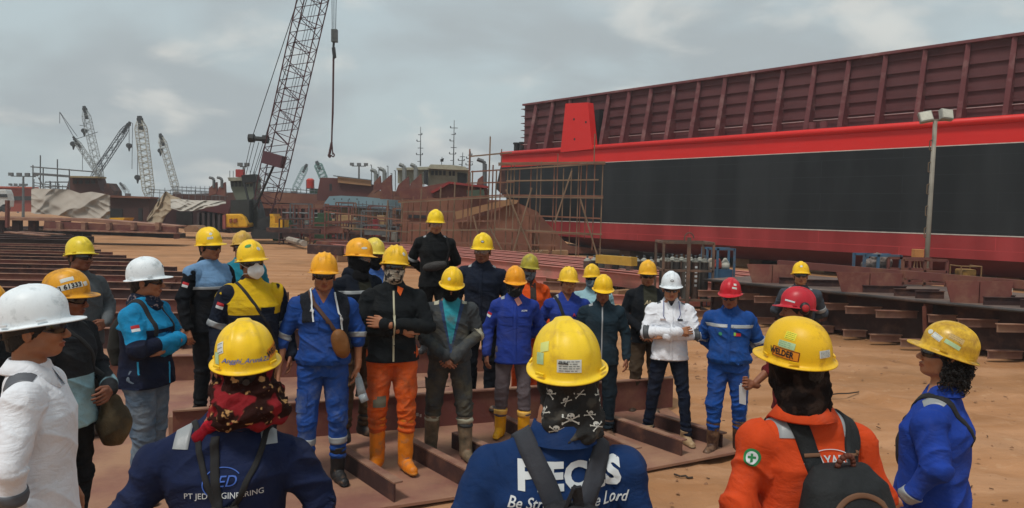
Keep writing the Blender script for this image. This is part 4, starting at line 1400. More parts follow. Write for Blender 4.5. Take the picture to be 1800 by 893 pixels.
# --- navy man behind
p = man('tall man in plain navy coverall and glasses, standing behind the grey coverall man', 849, 408, 7.9, .14, -4, head=(-2, 8), skin=1,
        top=dict(col=srgb('#161d2c'), bands=[('shoulder', -1, .03, .12, -60, 30), ('shoulder', 1, .03, .12, -60, 30)], placket=True, pockets=[(.08, 1.24, .1, .1), (-.08, 1.24, .1, .1)]), legs=dict(col=srgb('#10141c')), boots=dict(col=RT),
        helmet=dict(col=srgb('#efc81c'), damt=.05), glasses='clear', arms=('down', 'down'))
V2, F2 = rect2(.035, .024, 6, 6, shape='oval'); p.on_helmet('badge', V2, F2, 8, .05, INK); V2, F2 = rect2(.026, .015, 6, 6, shape='oval'); p.on_helmet('badge', V2, F2, 8, .05, WHITEP, .0026)

# --- grey coverall with balaclava
p = man('man in grey coverall open over teal shirt, black balaclava, hands clasped', 793, 465, 6.65, .04, 4, head=(0, 20), fine=True, skin=1, fat=1.0,
        top=dict(col=srgb('#3b3f42'), masks=[(srgb('#2d3f60'), lambda V, a, t: np.where(V[:, 1] < -.02, np.maximum(np.abs(V[:, 0] - .01) - (V[:, 2] - .97) * .26, 1.0 - V[:, 2]), .05)), (srgb('#2f8a98'), lambda V, a, t: np.where(V[:, 1] < -.02, np.maximum(np.abs(V[:, 0] - .01) - (V[:, 2] - 1.02) * .20, 1.06 - V[:, 2]), .05))],
                 bands=[('shoulder', -1, .045, .125, -50, 40), ('shoulder', 1, .045, .125, -50, 40), ('arm', 0, .24, .045), ('arm', 1, .24, .045)], tape=srgb('#a3a08c'), dirt=srgb('#5a564a'), blouse=1), hem=.90,
        legs=dict(col=srgb('#34373a'), low=.30, bands=[(0, .36, .045), (1, .36, .045)], tape=srgb('#a3a08c'), dirt=srgb('#5d5644'), damt=.55, bag=1.1, cargo=True),
        boots=dict(col=srgb('#2f332c'), h=.40, r=.064, dirt=srgb('#8a735a'), damt=.9), helmet=dict(col=srgb('#ecc01c'), damt=.12), glasses='dark', wrap=('bala', BLACKWRAP), arms=('clasp', 'clasp'), stance=.17, step=(.04, -.14), collar='low')
V2, F2 = rect2(.03, .03, 6, 6, shape='oval'); p.on_helmet('badge', V2, F2, -14, .055, PAPER)

# --- blue shirt, face scarf, yellow boots
p = man('man in royal blue shirt and patterned face scarf, grey trousers, yellow boots', 906, 465, 7.2, .04, 4, head=(4, 14), skin=1, fat=.98,
        top=dict(col=ROYAL, placket=True, pockets=[(.08, 1.22, .1, .11), (-.08, 1.22, .1, .11)], bands=[('shoulder', -1, .035, .12, -40, 30)]), hem=.78,
        legs=dict(col=srgb('#5c5357'), low=.22, cuff=.06, bag=.92), boots=dict(col=srgb('#e0a012'), h=.30, r=.058, cuffcol=srgb('#e3b55c'), damt=.15), helmet=dict(col=srgb('#e89a18'), damt=.05), wrap=('bala', wrapmat('face_scarf_cloth', srgb('#26282a'), srgb('#6b6660'), 34)), arms=('down', 'behind'), stance=.12)
flag(p, 0, -50, .09)
V2, F2 = rect2(.05, .07, 5, 5, rot=30); p.front('scarf_end', V2, F2, .03, 1.40, mat('red_white_cloth', srgb('#c98a80'), rough=.9), .012)
backtext if False else None
V2, F2 = text2('ACPM', .022, bold=.0006); p.front('lettering', V2, F2, .09, 1.31, WHITEP, .008)

# --- orange coverall behind
p = man('man in orange coverall and dull yellow-green helmet, behind the royal blue shirt', 929, 445, 8.5, .0, 6, head=(4, 8), skin=1,
        top=dict(col=srgb('#d4511c'), masks=[(srgb('#3a3430'), lambda V, a, t: np.maximum(np.abs(V[:, 0] - .05) - .035, V[:, 1]))]), legs=dict(col=srgb('#d4511c')), boots=dict(col=RT), helmet=dict(col=srgb('#a99a2c'), dirt=srgb('#7d7530'), damt=.5), wrap=('buff', wrapmat('grey_face_cover', srgb('#6f737a'), srgb('#34343a'), 30)), arms=('down', 'down'))

# --- blue shirt bare face
p = man('bare faced man in blue shirt with black shoulder strap and yellow helmet', 998, 467, 7.7, .0, 4, head=(6, 6), skin=2,
        top=dict(col=ROYAL, masks=[(SKINV, vneck(1.38))], bands=[('shoulder', -1, .05, .12, -40, 30), ('arm', 0, .25, .04)], pockets=[(.08, 1.22, .1, .1)]), legs=dict(col=NAVY), boots=dict(col=RT), helmet=dict(col=srgb('#e9be2c'), damt=.05), arms=('behind', 'behind'), hs='three')
rb = [ribbon('strap', p.topb, [(-.13, .03, 1.42), (-.10, -.10, 1.38), (-.04, -.135, 1.22), (.04, -.135, 1.10)], .035, cord, p.root)]
carry(p, 'sling', rb, (-.04, -.13, 1.2), 'wide black shoulder strap across the bare faced man in blue', 'strap')
V2, F2 = text2('A', .05, bold=.0008); p.front('lettering', V2, F2, .06, 1.25, REDP, .01)

# --- light blue shirt behind
p = man('man in light blue shirt with pale face cloth, behind the teal jacket man', 1043, 463, 8.7, .0, -8, head=(-10, 6), skin=1,
        top=dict(col=srgb('#8fb4bd')), legs=dict(col=NAVY), boots=dict(col=RT), helmet=dict(col=srgb('#e6b81f'), damt=.1), glasses='dark', wrap=('buff', wrapmat('pale_blue_cloth', srgb('#5f7684'), srgb('#9fb0b8'), 22)))
# --- dark jacket with zip
p = man('man with lowered face in dark teal jacket with steel zip, hands down', 1060, 480, 7.45, .0, -4, head=(-2, 16), skin=1,
        top=dict(col=srgb('#1e2e38'), masks=[(SKINV, vneck(1.40))], placket=srgb('#8f9294'), pockets=[(.08, 1.20, .1, .1)], bands=[('shoulder', -1, .04, .12, -30, 30)]), legs=dict(col=srgb('#17232c')), boots=dict(col=srgb('#5a4234')), helmet=dict(col=srgb('#ecbd1a'), damt=.08), arms=('down', 'down'), hem=.80)

# --- skull bandana back
p = man('man seen from behind in navy lettered shirt and black skull bandana', 1005, 555, 2.45, .0, 184, head=(0, 3), fine=True, tilt=5, fat=1.2, shoulder=1.2, headx=-.045, neck=.042,
        top=dict(col=srgb('#17305a'), csc=1.3), legs=dict(col=srgb('#1a2338')), boots=dict(col=RT), helmet=dict(col=srgb('#eac62a'), dirt=srgb('#cda83a')), hem=.78, arms=('down', 'down'), collar='stand')
def camo(nt, L, src, cur, mix, ramp, noise): return mix(ramp(noise(16, 3, .5), .55, .62), (.012, .012, .012), srgb('#3c3832'))
p.make_wrap('scarfback', mat('skull_bandana_cloth', (.014, .014, .014), rough=.85, var=.2, pat=camo, bump=.3), nm='bandana', amp=.011)
bonew = mat('bone_white_print', srgb('#b9b9b2'), rough=.8)
def skull(x, z, s, rot):
    V2 = []; F2 = []
    def blob(cx, cy, rx, ry, n=14):
        b = len(V2); V2.append((cx, cy))
        for i in range(n): V2.append((cx + rx * math.cos(2 * PI * i / n), cy + ry * math.sin(2 * PI * i / n)))
        for i in range(n): F2.append((b, b + 1 + i, b + 1 + (i + 1) % n))
    def bar(x0, y0, x1, y1, w):
        b = len(V2); dx, dy = x1 - x0, y1 - y0; L = math.hypot(dx, dy); nx, ny = -dy / L * w, dx / L * w
        for i in range(5):
            t = i / 4; V2.append((x0 + dx * t + nx, y0 + dy * t + ny)); V2.append((x0 + dx * t - nx, y0 + dy * t - ny))
        for i in range(4): F2.append((b + 2 * i, b + 2 * i + 1, b + 2 * i + 3, b + 2 * i + 2))
    # skull ring with two sockets left open
    bar(-1.5, -1.1, 1.5, .35, .13); bar(-1.5, .35, 1.5, -1.1, .13)
    for q in ((-1.5, -1.1), (1.5, -1.1), (-1.5, .35), (1.5, .35)): blob(q[0], q[1] + .13, .18, .14, 8); blob(q[0], q[1] - .13, .18, .14, 8)
    blob(0, .35, .72, .62); blob(0, -.38, .40, .32)
    W3, F3 = list(V2), list(F2)
    del V2[:]; del F2[:]
    blob(-.28, .12, .2, .2, 8); blob(.28, .12, .2, .2, 8); blob(0, -.14, .09, .12, 6)
    for i in range(4): bar(-.21 + .14 * i, -.42, -.21 + .14 * i, -.62, .02)
    D3, E3 = list(V2), list(F2)
    c, s_ = math.cos(R_(rot)), math.sin(R_(rot))
    tf = lambda L: [((a * c - b * s_) * s, (a * s_ + b * c) * s) for a, b in L]
    R3 = p.HM.to_3x3()
    aa = R_(x); d = Vector((math.sin(aa), -math.cos(aa), 0)); u = Vector((math.cos(aa), math.sin(aa), 0))
    for nm, VV, FF, mm, of in (('skull_print', W3, F3, bonew, .002), ('skull_print', D3, E3, INK, .0035)):
        stick(nm, tf(VV), FF, p.wrapb, p.HM @ (d * .05 + Vector((0, .01, z))), R3 @ u, R3 @ Vector((0, 0, 1)), mm, p.wrapo, of)
for x, z, s, r in ((172, -.105, .016, -5), (228, -.045, .013, 20), (205, -.10, .010, -30), (130, -.085, .012, 35), (140, -.03, .011, -20), (190, -.035, .010, 15), (245, -.11, .012, 60), (165, -.055, .009, 40), (212, -.135, .011, 10), (150, -.135, .012, -15), (115, -.12, .011, 20), (260, -.06, .011, -40)):
    skull(x, z, s, r)
lines_sticker(p, 174, .036, .072, .038, rot=-3, n=5)
helmet_text(p, 'AGUNG', .008, 166, .044, INK, bold=.0006, rot=-3, off=.0035)
V2, F2 = rect2(.036, .035, 6, 6); p.on_helmet('sticker', V2, F2, 124, .048, GREENP, .0015, 8); V2, F2 = rect2(.036, .03, 6, 6); p.on_helmet('sticker', V2, F2, 130, .082, mat('yellowgreen_sticker', srgb('#c9d07a')), .0015, 18)
backtext(p, 'PIECES', .104, -.035, 1.335, WHITEP, bold=.0055, sub=2, xs=.97, space=1.08)
backtext(p, 'Be Strong In The Lord', .047, -.03, 1.264, WHITEP, shear=.35, sub=1, xs=.86, bold=.0006)
F = Field((-.20, .05, .78), (.20, .40, 1.30), .0075)
F.loft([(.86, -.03, .22, .12, .07), (1.02, -.03, .235, .15, .085), (1.18, -.03, .225, .13, .07), (1.255, -.03, .20, .09, .045), (1.28, -.03, .19, .05, .03)], .02)
bgm = mat('black_nylon', srgb('#1b1c20'), rough=.7, bump=.3, bsc=70)
bg = fieldobj('bag_body', F, bgm, p.root, 6, .005)
stm = mat('grey_strap', srgb('#2c2e35'), rough=.75, bump=.2, var=.1)
st = [ribbon('strap', p.topb, q, .062, stm, p.root, off=.010, thick=.012) for q in (
    [(-.055, .18, 1.20), (-.085, .15, 1.28), (-.125, .10, 1.36), (-.14, .02, 1.42), (-.135, -.08, 1.36)],
    [(.0, .18, 1.20), (.022, .15, 1.28), (.065, .10, 1.37), (.095, .02, 1.43), (.10, -.08, 1.38)])]
mb = MB(); mb.bar((-.055, .20, 1.24), (-.038, .215, 1.34), .030, .012); mb.bar((.005, .20, 1.23), (-.034, .215, 1.34), .030, .012); 
hd = mb.build('handle', bgm, p.root, bevel=.003)
carry(p, 'backpack', [bg, hd] + st, (0, .2, .80), 'black backpack with grey straps on the back of the man with the skull bandana', 'backpack')

# --- black jacket, tee
p = man('man in open black jacket over olive lettered T-shirt, brown trousers, dark glasses', 1139, 456, 8.4, .0, -4, head=(0, 6), skin=0,
        top=dict(col=srgb('#12161c'), masks=[(srgb('#34342a'), lambda V, a, t: np.where(V[:, 1] < 0, np.abs(V[:, 0] - .03) - .075, .05))]), legs=dict(col=srgb('#4a3d2f'), low=.08), boots=dict(col=srgb('#3a2c22')), helmet=dict(col=srgb('#e7ac22'), damt=.15), glasses='dark', arms=('clasp', 'clasp'), collar='low')
V2, F2 = text2('Alu', .07, shear=.2, bold=.0008); p.front('lettering', V2, F2, .01, 1.28, mat('cream_print', srgb('#a99a78')), .006)
V2, F2 = text2('SURF', .028, bold=.0008); p.front('lettering', V2, F2, .01, 1.225, mat('cream_print', srgb('#a99a78')), .006) if False else None
F = Field((-.11, -.13, -.02), (.11, .13, .1), .008); F.ell((0, .012, .03), (.082, .100, .04), .01); V, Q = F.mesh()
link('headband_cloth', npmesh('hb', xform(V, p.HM), Q), wrapmat('camo_band', srgb('#2b2b22'), srgb('#5c5644'), 40), p.root)

# --- white shirt, arms crossed
p = man('man in white work shirt, white helmet and navy trousers with arms crossed', 1181, 475, 7.25, .03, -6, head=(0, 10), fine=True, skin=2, fat=1.0,
        top=dict(col=WHITE, var=.05, bands=[('shoulder', -1, .035, .12, -45, 25), ('shoulder', 1, .035, .12, -45, 25), ('arm', 0, .27, .055), ('arm', 1, .27, .055)], tape=srgb('#4a4e52'), placket=True, masks=[((.02, .02, .025), vneck(1.39))]), hem=.86,
        legs=dict(col=srgb('#121a2b'), bag=.86, low=.10, cuff=.055), boots=dict(col=srgb('#a58a68'), h=.15, sole=srgb('#6b5a48')), helmet=dict(col=WHT, damt=.02), glasses='dark', arms=('crossR', 'crossL'), stance=.19, step=(.06, -.10))
V2, F2 = rect2(.036, .024, 6, 6, shape='oval'); p.on_helmet('badge', V2, F2, 0, .048, INK); V2, F2 = rect2(.026, .014, 6, 6, shape='oval'); p.on_helmet('badge', V2, F2, 0, .048, WHITEP, .0026)
V2, F2 = rect2(.055, .018, 4, 3); p.front('name_tag', V2, F2, .085, 1.27, INK, .006)
V2, F2 = rect2(.055, .018, 4, 3); p.front('name_tag', V2, F2, -.085, 1.27, mat('grey_tag', srgb('#9a8c8a')), .006)
mb = MB(); cs = [Vector((math.sin(t) * .085 + .0, -.128 - .0 * t, 1.335 - .085 * math.cos(t))) for t in np.linspace(-1.9, 1.9, 16)]
mb.tube([Vector((-.075, -.04, 1.45))] + cs + [Vector((.075, -.04, 1.45))], .0035)
bc = mb.build('neck_cord', mat('blue_cord', srgb('#2a3a8a'), rough=.6), p.root, smooth=True); carry(p, 'neck_cord', [bc], (0, -.12, 1.25), 'thin blue spectacle cord hanging round the neck of the white shirt man', 'cord')

# --- blue coverall, red helmet
p = man('man in blue coverall and red helmet, hands behind his back, brown boots', 1286, 486, 7.0, .0, -18, head=(-8, 14), fine=True, skin=1, fat=1.06,
        top=dict(col=srgb('#1b4587'), blouse=1, bands=[('chest', 1.285, .032), ('arm', 0, .24, .025), ('arm', 1, .24, .03), ('arm', 1, .31, .03)], placket=True), hem=.92,
        legs=dict(col=srgb('#1b448a'), low=.24, bag=1.08, stripe=(1,)), boots=dict(col=srgb('#3a241c'), h=.34, r=.06, damt=.5), helmet=dict(col=RED, damt=.05), glasses='silver', arms=('behind', 'behind'), stance=.13)
V2, F2 = rect2(.05, .018, 6, 4); p.on_helmet('sticker', V2, F2, 28, .055, PAPER, .0015, -8); V2, F2 = rect2(.03, .022, 6, 4); p.on_helmet('sticker', V2, F2, 34, .085, PAPER, .0015, -8)
V2, F2 = rect2(.035, .035, 6, 6, shape='oval'); p.front('badge', V2, F2, -.08, 1.21, mat('green_thread', srgb('#2f7a5a')), .006)
V2, F2 = rect2(.06, .03, 6, 4); p.front('badge', V2, F2, .08, 1.21, REDP, .006); V2, F2 = rect2(.02, .03, 4, 4); p.front('badge', V2, F2, .055, 1.215, mat('lime_thread', srgb('#7ab04a')), .008)

# --- red helmet with ear muffs
p = man('man in maroon top and red helmet with ear muffs, facing left', 1404, 503, 5.5, .0, -78, head=(-20, 4), fine=True, skin=1,
        top=dict(col=srgb('#5c1a1e')), legs=dict(col=DARK), boots=dict(col=RT), helmet=dict(col=srgb('#b51f2e'), damt=.1, ds=6), arms=(((.25, -.02, 1.12), (.20, -.22, .98), (-.1, -.8, .2), 1.2), 'down'), hs='v', sleeve=(.3, 1))
V2, F2 = rect2(.075, .012, 8, 2); p.on_helmet('sticker', V2, F2, 42, .030, WHITEP, .0015, -4)
for sg in (-1, 1):
    F = Field((-.16, -.08, -.08), (.16, .1, .12), .006)
    F.ell((sg * .108, .03, .025), (.024, .036, .045), .008); F.ell((sg * .092, .03, .02), (.016, .040, .048), .006)
    em = fieldobj('ear_muff', F, smat('black_rubber', (.015, .015, .016), rough=.5), p.root, 0, .0)
    v = np.zeros(len(em.data.vertices) * 3, f32); em.data.vertices.foreach_get('co', v); em.data.vertices.foreach_set('co', xform(v.reshape(-1, 3), p.HM).ravel())
    mb = MB(); mb.cone(p.HM @ Vector((sg * .128, .03, .025)), p.HM @ Vector((sg * .137, .03, .025)), .028, .022, 14)
    mb.build('muff_disc', REDP, em, smooth=True)
w = Vector(p.W[0]) + Vector(p.HD[0]).normalized() * .085
mb = MB(); mb.box(w + Vector((0, -.01, -.09)), (.055, .004, .16), M=Euler((.15, .1, .5)).to_matrix()); mb.box(w + Vector((.004, -.016, -.095)), (.055, .003, .15), M=Euler((.2, .05, .6)).to_matrix())
pp_ = mb.build('paper_sheet', mat('white_paper', srgb('#c2c8cc'), rough=.8, var=.05), p.root); carry(p, 'paper_sheet', [pp_], w, 'folded white paper held in the hand of the man with the ear muffs', 'paper')

# --- far grey coverall
p = man('man in grey coverall and yellow helmet alone at the back by the deck section', 1409, 459, 9.0, .0, -16, skin=2,
        top=dict(col=srgb('#3e444c'), bands=[('shoulder', -1, .03, .12, -40, 30), ('shoulder', 1, .03, .12, -40, 30), ('arm', 1, .2, .05)]), legs=dict(col=srgb('#2d3238')), boots=dict(col=RT), helmet=dict(col=srgb('#efc01c'), damt=.05), glasses='dark', arms=('behind', 'behind'))
V2, F2 = rect2(.03, .026, 6, 6, shape='oval'); p.on_helmet('badge', V2, F2, 0, .06, PAPER)

# --- orange back with backpack
p = man('man seen from behind in orange coverall and smooth yellow welder helmet', 1408, 551, 2.85, .0, 190, head=(16, 3), fine=True, fat=1.15, shoulder=1.14, headx=.04, neck=.045,
        top=dict(col=ORANGE, bands=[], csc=1.25), legs=dict(col=ORANGE), boots=dict(col=RT), helmet=dict(col=srgb('#e3b51a'), dirt=srgb('#b98a1c'), damt=.15), hs='round', hem=.78, arms=('down', 'down'), helmtilt=-6)
p.make_wrap('scarfback', wrapmat('dark_camo_scarf', srgb('#171110'), srgb('#2b201b'), 18, .56), amp=.007)
for sg in (-1, 1):
    ring('reflective_strip', p.topb, (sg * .125, .0, 1.33), (1, .0, sg * .1), .055, p.tape, p.root, cap=.14, ref=(0, .5, 1), a0=-40, a1=50, n=24)
A_ = 112
V2, F2 = rect2(.105, .036, 12, 6); p.on_helmet('sticker', V2, F2, A_, .030, ORGP, .0015, -4)
V2, F2 = text2('WELDER', .030, bold=.0010, xs=.82); p.on_helmet('lettering', [(x - .016, y) for x, y in V2], F2, A_, .030, INK, .003, -4)
VV, FF = [], []
def fr(x0, y0, x1, y1, w=.0011):
    for a, b, c, d in ((x0, y0, x1, y0), (x0, y1, x1, y1), (x0, y0, x0, y1), (x1, y0, x1, y1)):
        for i in range(6):
            xa, xb = a + (c - a) * i / 6, a + (c - a) * (i + 1) / 6; ya, yb = b + (d - b) * i / 6, b + (d - b) * (i + 1) / 6
            k = len(VV); hx, hy = (0, w) if b == d else (w, 0)
            VV.extend([(xa - hx, ya - hy), (xb - hx, yb - hy), (xb + hx, yb + hy), (xa + hx, ya + hy)] if b == d else [(xa - hx, ya), (xa + hx, ya), (xb + hx, yb), (xb - hx, yb)]); FF.append((k, k + 1, k + 2, k + 3))
fr(-.051, -.0165, .051, .0165); fr(.022, -.0165, .0505, .0165)
p.on_helmet('sticker_print', VV, FF, A_, .030, smat('brown_ink', srgb('#6a2a12')), .0028, -4)
V2, F2 = rect2(.060, .024, 8, 5); p.on_helmet('sticker', V2, F2, A_ + 2, .061, GREENP, .0015, -6)
lines_sticker(p, A_ - 2, .062, .055, .020, m=GREENP, rot=-6, n=3, ink=smat('green_ink', srgb('#4c6b50')))
lines_sticker(p, A_ + 6, .092, .040, .028, m=YELP, rot=-10, n=4)
lines_sticker(p, 180, .036, .048, .026, rot=0, n=5)
# safety cross badge
i_ = 0
c = Vector(p.S[1] + (p.E[1] - p.S[1]) * .12); 
for nm, r_, m_, of in (('badge', .030, mat('green_badge', srgb('#1f7a44')), .003), ('badge', .021, WHITEP, .0042), ('badge', .014, mat('green_badge', srgb('#1f7a44')), .0054)):
    V2, F2 = rect2(r_ * 2, r_ * 2, 8, 8, shape='oval')
    if r_ == .014:
        V2 = []; F2 = []
        for a, b in ((.014, .004), (.004, .014)):
            k = len(V2); V2 += [(-a, -b), (a, -b), (a, b), (-a, b)]; F2.append((k, k + 1, k + 2, k + 3))
    stick(nm, V2, F2, p.topb, c + Vector((.02, .03, 0)), (-.80, .60, 0), (0, .1, 1), m_, p.root, of)
VV, FF = [], []
for i in range(25):
    a = R_(15 + 150 * i / 24)
    for r in (.100, .104): VV.append((math.cos(a) * r, math.sin(a) * r * .62))
for i in range(24): FF.append((2 * i, 2 * i + 1, 2 * i + 3, 2 * i + 2))
p.front('logo_arc', VV, FF, -.02, 1.27, WHITEP, .0045, back=True)
backtext(p, 'KAYABA', .048, -.02, 1.295, WHITEP, sub=1, xs=.85, bold=.0008)
F = Field((-.22, .04, .72), (.22, .42, 1.36), .0075)
F.loft([(.80, -.03, .23, .16, .09), (.96, -.03, .245, .175, .11), (1.14, -.03, .23, .168, .10), (1.24, -.03, .21, .145, .075), (1.295, -.03, .18, .10, .04)], .02)
bgm = mat('black_backpack_nylon', srgb('#15181a'), rough=.75, bump=.3, bsc=70)
bg = fieldobj('bag_body', F, bgm, p.root, 9, .004)
bb_ = BVHTree.FromObject(bg, bpy.context.evaluated_depsgraph_get()) if False else BVHTree.FromPolygons([v.co[:] for v in bg.data.vertices], [f.vertices[:] for f in bg.data.polygons])
pipem = mat('tan_piping', srgb('#6b4a34'), rough=.7)
pp_ = ribbon('piping', bb_, [(-.165, .36, .84), (-.163, .36, 1.07), (-.14, .33, 1.18), (-.09, .31, 1.225), (-.03, .30, 1.235), (.03, .31, 1.225), (.08, .33, 1.18), (.103, .36, 1.07), (.105, .36, .84)], .018, pipem, p.root, off=.004, n=50)
pk = ribbon('front_pocket', bb_, [(0, .36, 1.10), (0, .38, .95), (0, .37, .80)], .20, bgm, p.root, off=.010, n=30, thick=.012)
st = [ribbon('strap', p.topb, q, .062, bgm, p.root, off=.012, thick=.014) for q in (
    [(-.085, .17, 1.22), (-.115, .13, 1.32), (-.13, .06, 1.40), (-.135, -.02, 1.42), (-.135, -.12, 1.32)],
    [(.03, .17, 1.22), (.055, .13, 1.32), (.08, .06, 1.42), (.09, -.02, 1.44), (.10, -.12, 1.34)])]
tabs = [ribbon('strap_tab', p.topb, q, .014, pipem, p.root, off=.016, n=8) for q in ([(-.145, .15, 1.325), (-.085, .15, 1.325)], [(.025, .15, 1.325), (.085, .15, 1.325)])]
mb = MB(); mb.tube([Vector((-.03 + .03 * math.cos(t), .20 + .012 * math.sin(t), 1.295 + .045 * math.sin(t))) for t in np.linspace(0, PI, 9)], .010)
hd = mb.build('handle', mat('brown_handle', srgb('#5c3022'), rough=.7), p.root, smooth=True)
carry(p, 'backpack', [bg, pp_, pk, hd] + st + tabs, (0, .22, .76), 'black backpack with tan piping on the back of the orange coverall man', 'backpack')

# --- right foreground, blue coverall, curly hair
p = man('man in bright blue coverall with long curly black hair and scuffed yellow helmet', 1655, 562, 3.65, .0, -128, head=(24, -8), fine=True, skin=2, fat=1.25, shoulder=1.2, neck=.04,
        top=dict(col=srgb('#1f3c90'), bands=[('shoulder', 1, .045, .12, -40, 45), ('arm', 1, .40, .05)]), legs=dict(col=srgb('#1f3c90')), boots=dict(col=RT), helmet=dict(col=srgb('#d9b030'), dirt=srgb('#9a6f24'), damt=.75, ds=26, rough=.35), glasses='dark', arms=('down', ((.25, .05, 1.12), (.22, -.10, .90), (-.4, -.3, -1), .5)), hem=.80, helmtilt=-7)
lines_sticker(p, -62 + 360, .060, .05, .024, rot=0, n=3) if False else None
V2, F2 = rect2(.05, .026, 6, 5)
lines_sticker(p, 36, .052, .050, .028, rot=-10, n=2)
V2, F2 = rect2(.024, .024, 6, 6, shape='oval'); p.on_helmet('sticker', V2, F2, 16, .058, PAPER, .0015)
V2, F2 = rect2(.075, .020, 8, 5); p.on_helmet('sticker', V2, F2, 76, .048, GREENP, .0015, -10)
lines_sticker(p, 80, .080, .07, .026, m=mat('tan_sticker', srgb('#c2a468')), rot=-8, n=3)
# he faces left in the picture, so the side we see is his left
for dx in (): pass
# curly hair: many short wavy locks
hb = MB(); rnd = random.Random(5)
for i in range(330):
    a = rnd.uniform(75, 285); t = R_(a); zz = rnd.uniform(-.07, .035)
    r0 = rnd.uniform(.80, 1.0)
    q = Vector((math.sin(t) * .080 * r0, -math.cos(t) * .100 * r0 + .012, zz))
    ln = rnd.uniform(.05, .10) * (1.2 if zz < -.02 else 1.0)
    ph = rnd.uniform(0, 6); pts = []
    out = Vector((math.sin(t), -math.cos(t), 0))
    for k in range(9):
        u = k / 8
        pts.append(p.HM @ (q + out * (.030 * math.sin(u * 1.8) + .006 * math.sin(ph + u * 14)) + Vector((.007 * math.sin(ph * 2 + u * 15), .007 * math.cos(ph + u * 13), -ln * u - .002))))
    for k in range(8): hb.cone(pts[k], pts[k + 1], .0048 * (1 - k / 10), .0048 * (1 - (k + 1) / 10), 5, cap=False)
hb.build('hair_locks', smat('black_hair', (.010, .008, .007)), p.root, smooth=True)
F = Field((-.32, -.32, .95), (.0, .1, 1.32), .0085); F.loft([(.98, -.03, -.20, .10, .05), (1.1, -.03, -.21, .12, .06), (1.22, -.03, -.19, .11, .04)], .02) if False else F.ell((-.17, -.15, 1.08), (.11, .06, .12), .02)
b = fieldobj('bag_body', F, mat('maroon_black_bag', srgb('#1f1216'), rough=.8, bump=.3), p.root, 3, .004)
s_ = [ribbon('strap', p.topb, q, .034, cord, p.root, off=.006) for q in ([(-.12, -.17, 1.18), (-.02, -.15, 1.30), (.07, -.07, 1.42), (.10, .02, 1.43), (.08, .10, 1.34), (.0, .13, 1.2)],)]
carry(p, 'shoulder_bag', [b] + s_, (-.16, -.17, 1.02), 'dark maroon shoulder bag on the chest of the man with curly hair', 'bag')
# ------------------------------------------------------------------ directions
def hdir(px, py):
    d = ray(px, py); return Vector((d.x, d.y, 0)).normalized()
U = hdir(-224, 347)                      # along the barge, away to the far left
NU = Vector((-U.y, U.x, 0)); NU = -NU if NU.y > 0 else NU     # out of the barge's side, towards us
WD = hdir(4500, 447)                     # along the webs of the floor panel
UZ = Vector((0, 0, 1))
RUST = smat('primer_rust_steel', srgb('#683a34'), rough=.72, var=.22, sc=1.2, dirt=srgb('#7d5540'), dscale=2.2, damt=.45, bump=.15, bsc=30)
RUSTD = smat('dark_rust_steel', srgb('#3c2624'), rough=.75, var=.25, sc=1.5, dirt=srgb('#6a4636'), dscale=3, damt=.35, bump=.15, bsc=30)
PLATE = smat('dusty_plate', srgb('#80564a'), rough=.8, var=.18, sc=.9, dirt=srgb('#a47e62'), dscale=1.3, damt=.75, bump=.12, bsc=25)
DUSTF = smat('dusty_flange', srgb('#7d5648'), rough=.8, var=.2, sc=2, dirt=srgb('#9a7a62'), dscale=4, damt=.6)
PINK = smat('pink_primer', srgb('#bb766b'), rough=.75, var=.15, sc=.8, dirt=srgb('#9a7062'), dscale=1.5, damt=.45)
WOOD = smat('weathered_timber', srgb('#8a6a4c'), rough=.9, var=.25, sc=2, bump=.3, bsc=20)
BAMBOO = smat('scaffold_pole', srgb('#7d6752'), rough=.85, var=.25, sc=1.5)
BLACKM = smat('black_machinery', (.018, .018, .019), rough=.6, var=.3, sc=2)
GREYM = smat('grey_metal', srgb('#5c6062'), rough=.6, var=.2, sc=3)
CREAM = smat('cream_paint', srgb('#8f9080'), rough=.7, var=.15, sc=.5, dirt=srgb('#5d5446'), dscale=.8, damt=.4)
YELM = smat('machine_yellow', srgb('#d6a01c'), rough=.55, var=.12, sc=1.5, dirt=srgb('#6a4a20'), dscale=2, damt=.25)
BROWNH = smat('brown_hull', srgb('#6b4234'), rough=.8, var=.2, sc=.25, dirt=srgb('#8a6048'), dscale=.35, damt=.5, bump=.05)
DARKH = smat('dark_hull', srgb('#432a27'), rough=.8, var=.25, sc=.2, dirt=srgb('#5a3c32'), dscale=.3, damt=.5)

# ------------------------------------------------------------------ ground
def axis_pts(near, far, n, p):
    t = np.linspace(-1, 1, n); return np.sign(t) * (near * np.abs(t) + (far - near) * np.abs(t) ** p)
gx = axis_pts(14, 400, 240, 7)
gy = np.concatenate([np.linspace(-40, 1, 8), np.linspace(1.3, 22, 190), 22 + (400 - 22) * np.linspace(0, 1, 90)[1:] ** 4])
XX, YY = np.meshgrid(gx, gy, indexing='ij')
pp = np.stack([XX.ravel(), YY.ravel(), XX.ravel() * 0], 1)
fade = np.clip(1 - (np.abs(pp[:, 1]) - 18) / 20, 0, 1) * np.clip(1 - (np.abs(pp[:, 0]) - 12) / 20, 0, 1)
un = np.array(U)[:2]; nv = np.array(NU)[:2]
al = pp[:, :2] @ un; ac = pp[:, :2] @ nv
rut = ridged(np.stack([ac * 1.4, al * .05 + vnoise(pp * .3) * .6, ac * 0], 1)) ** 3
hgt = (vnoise(pp * 1.1) - .5) * .030 + (vnoise(pp * 3.7) - .5) * .012 + (rut - .4) * .045 * (pp[:, 0] > 1.5)
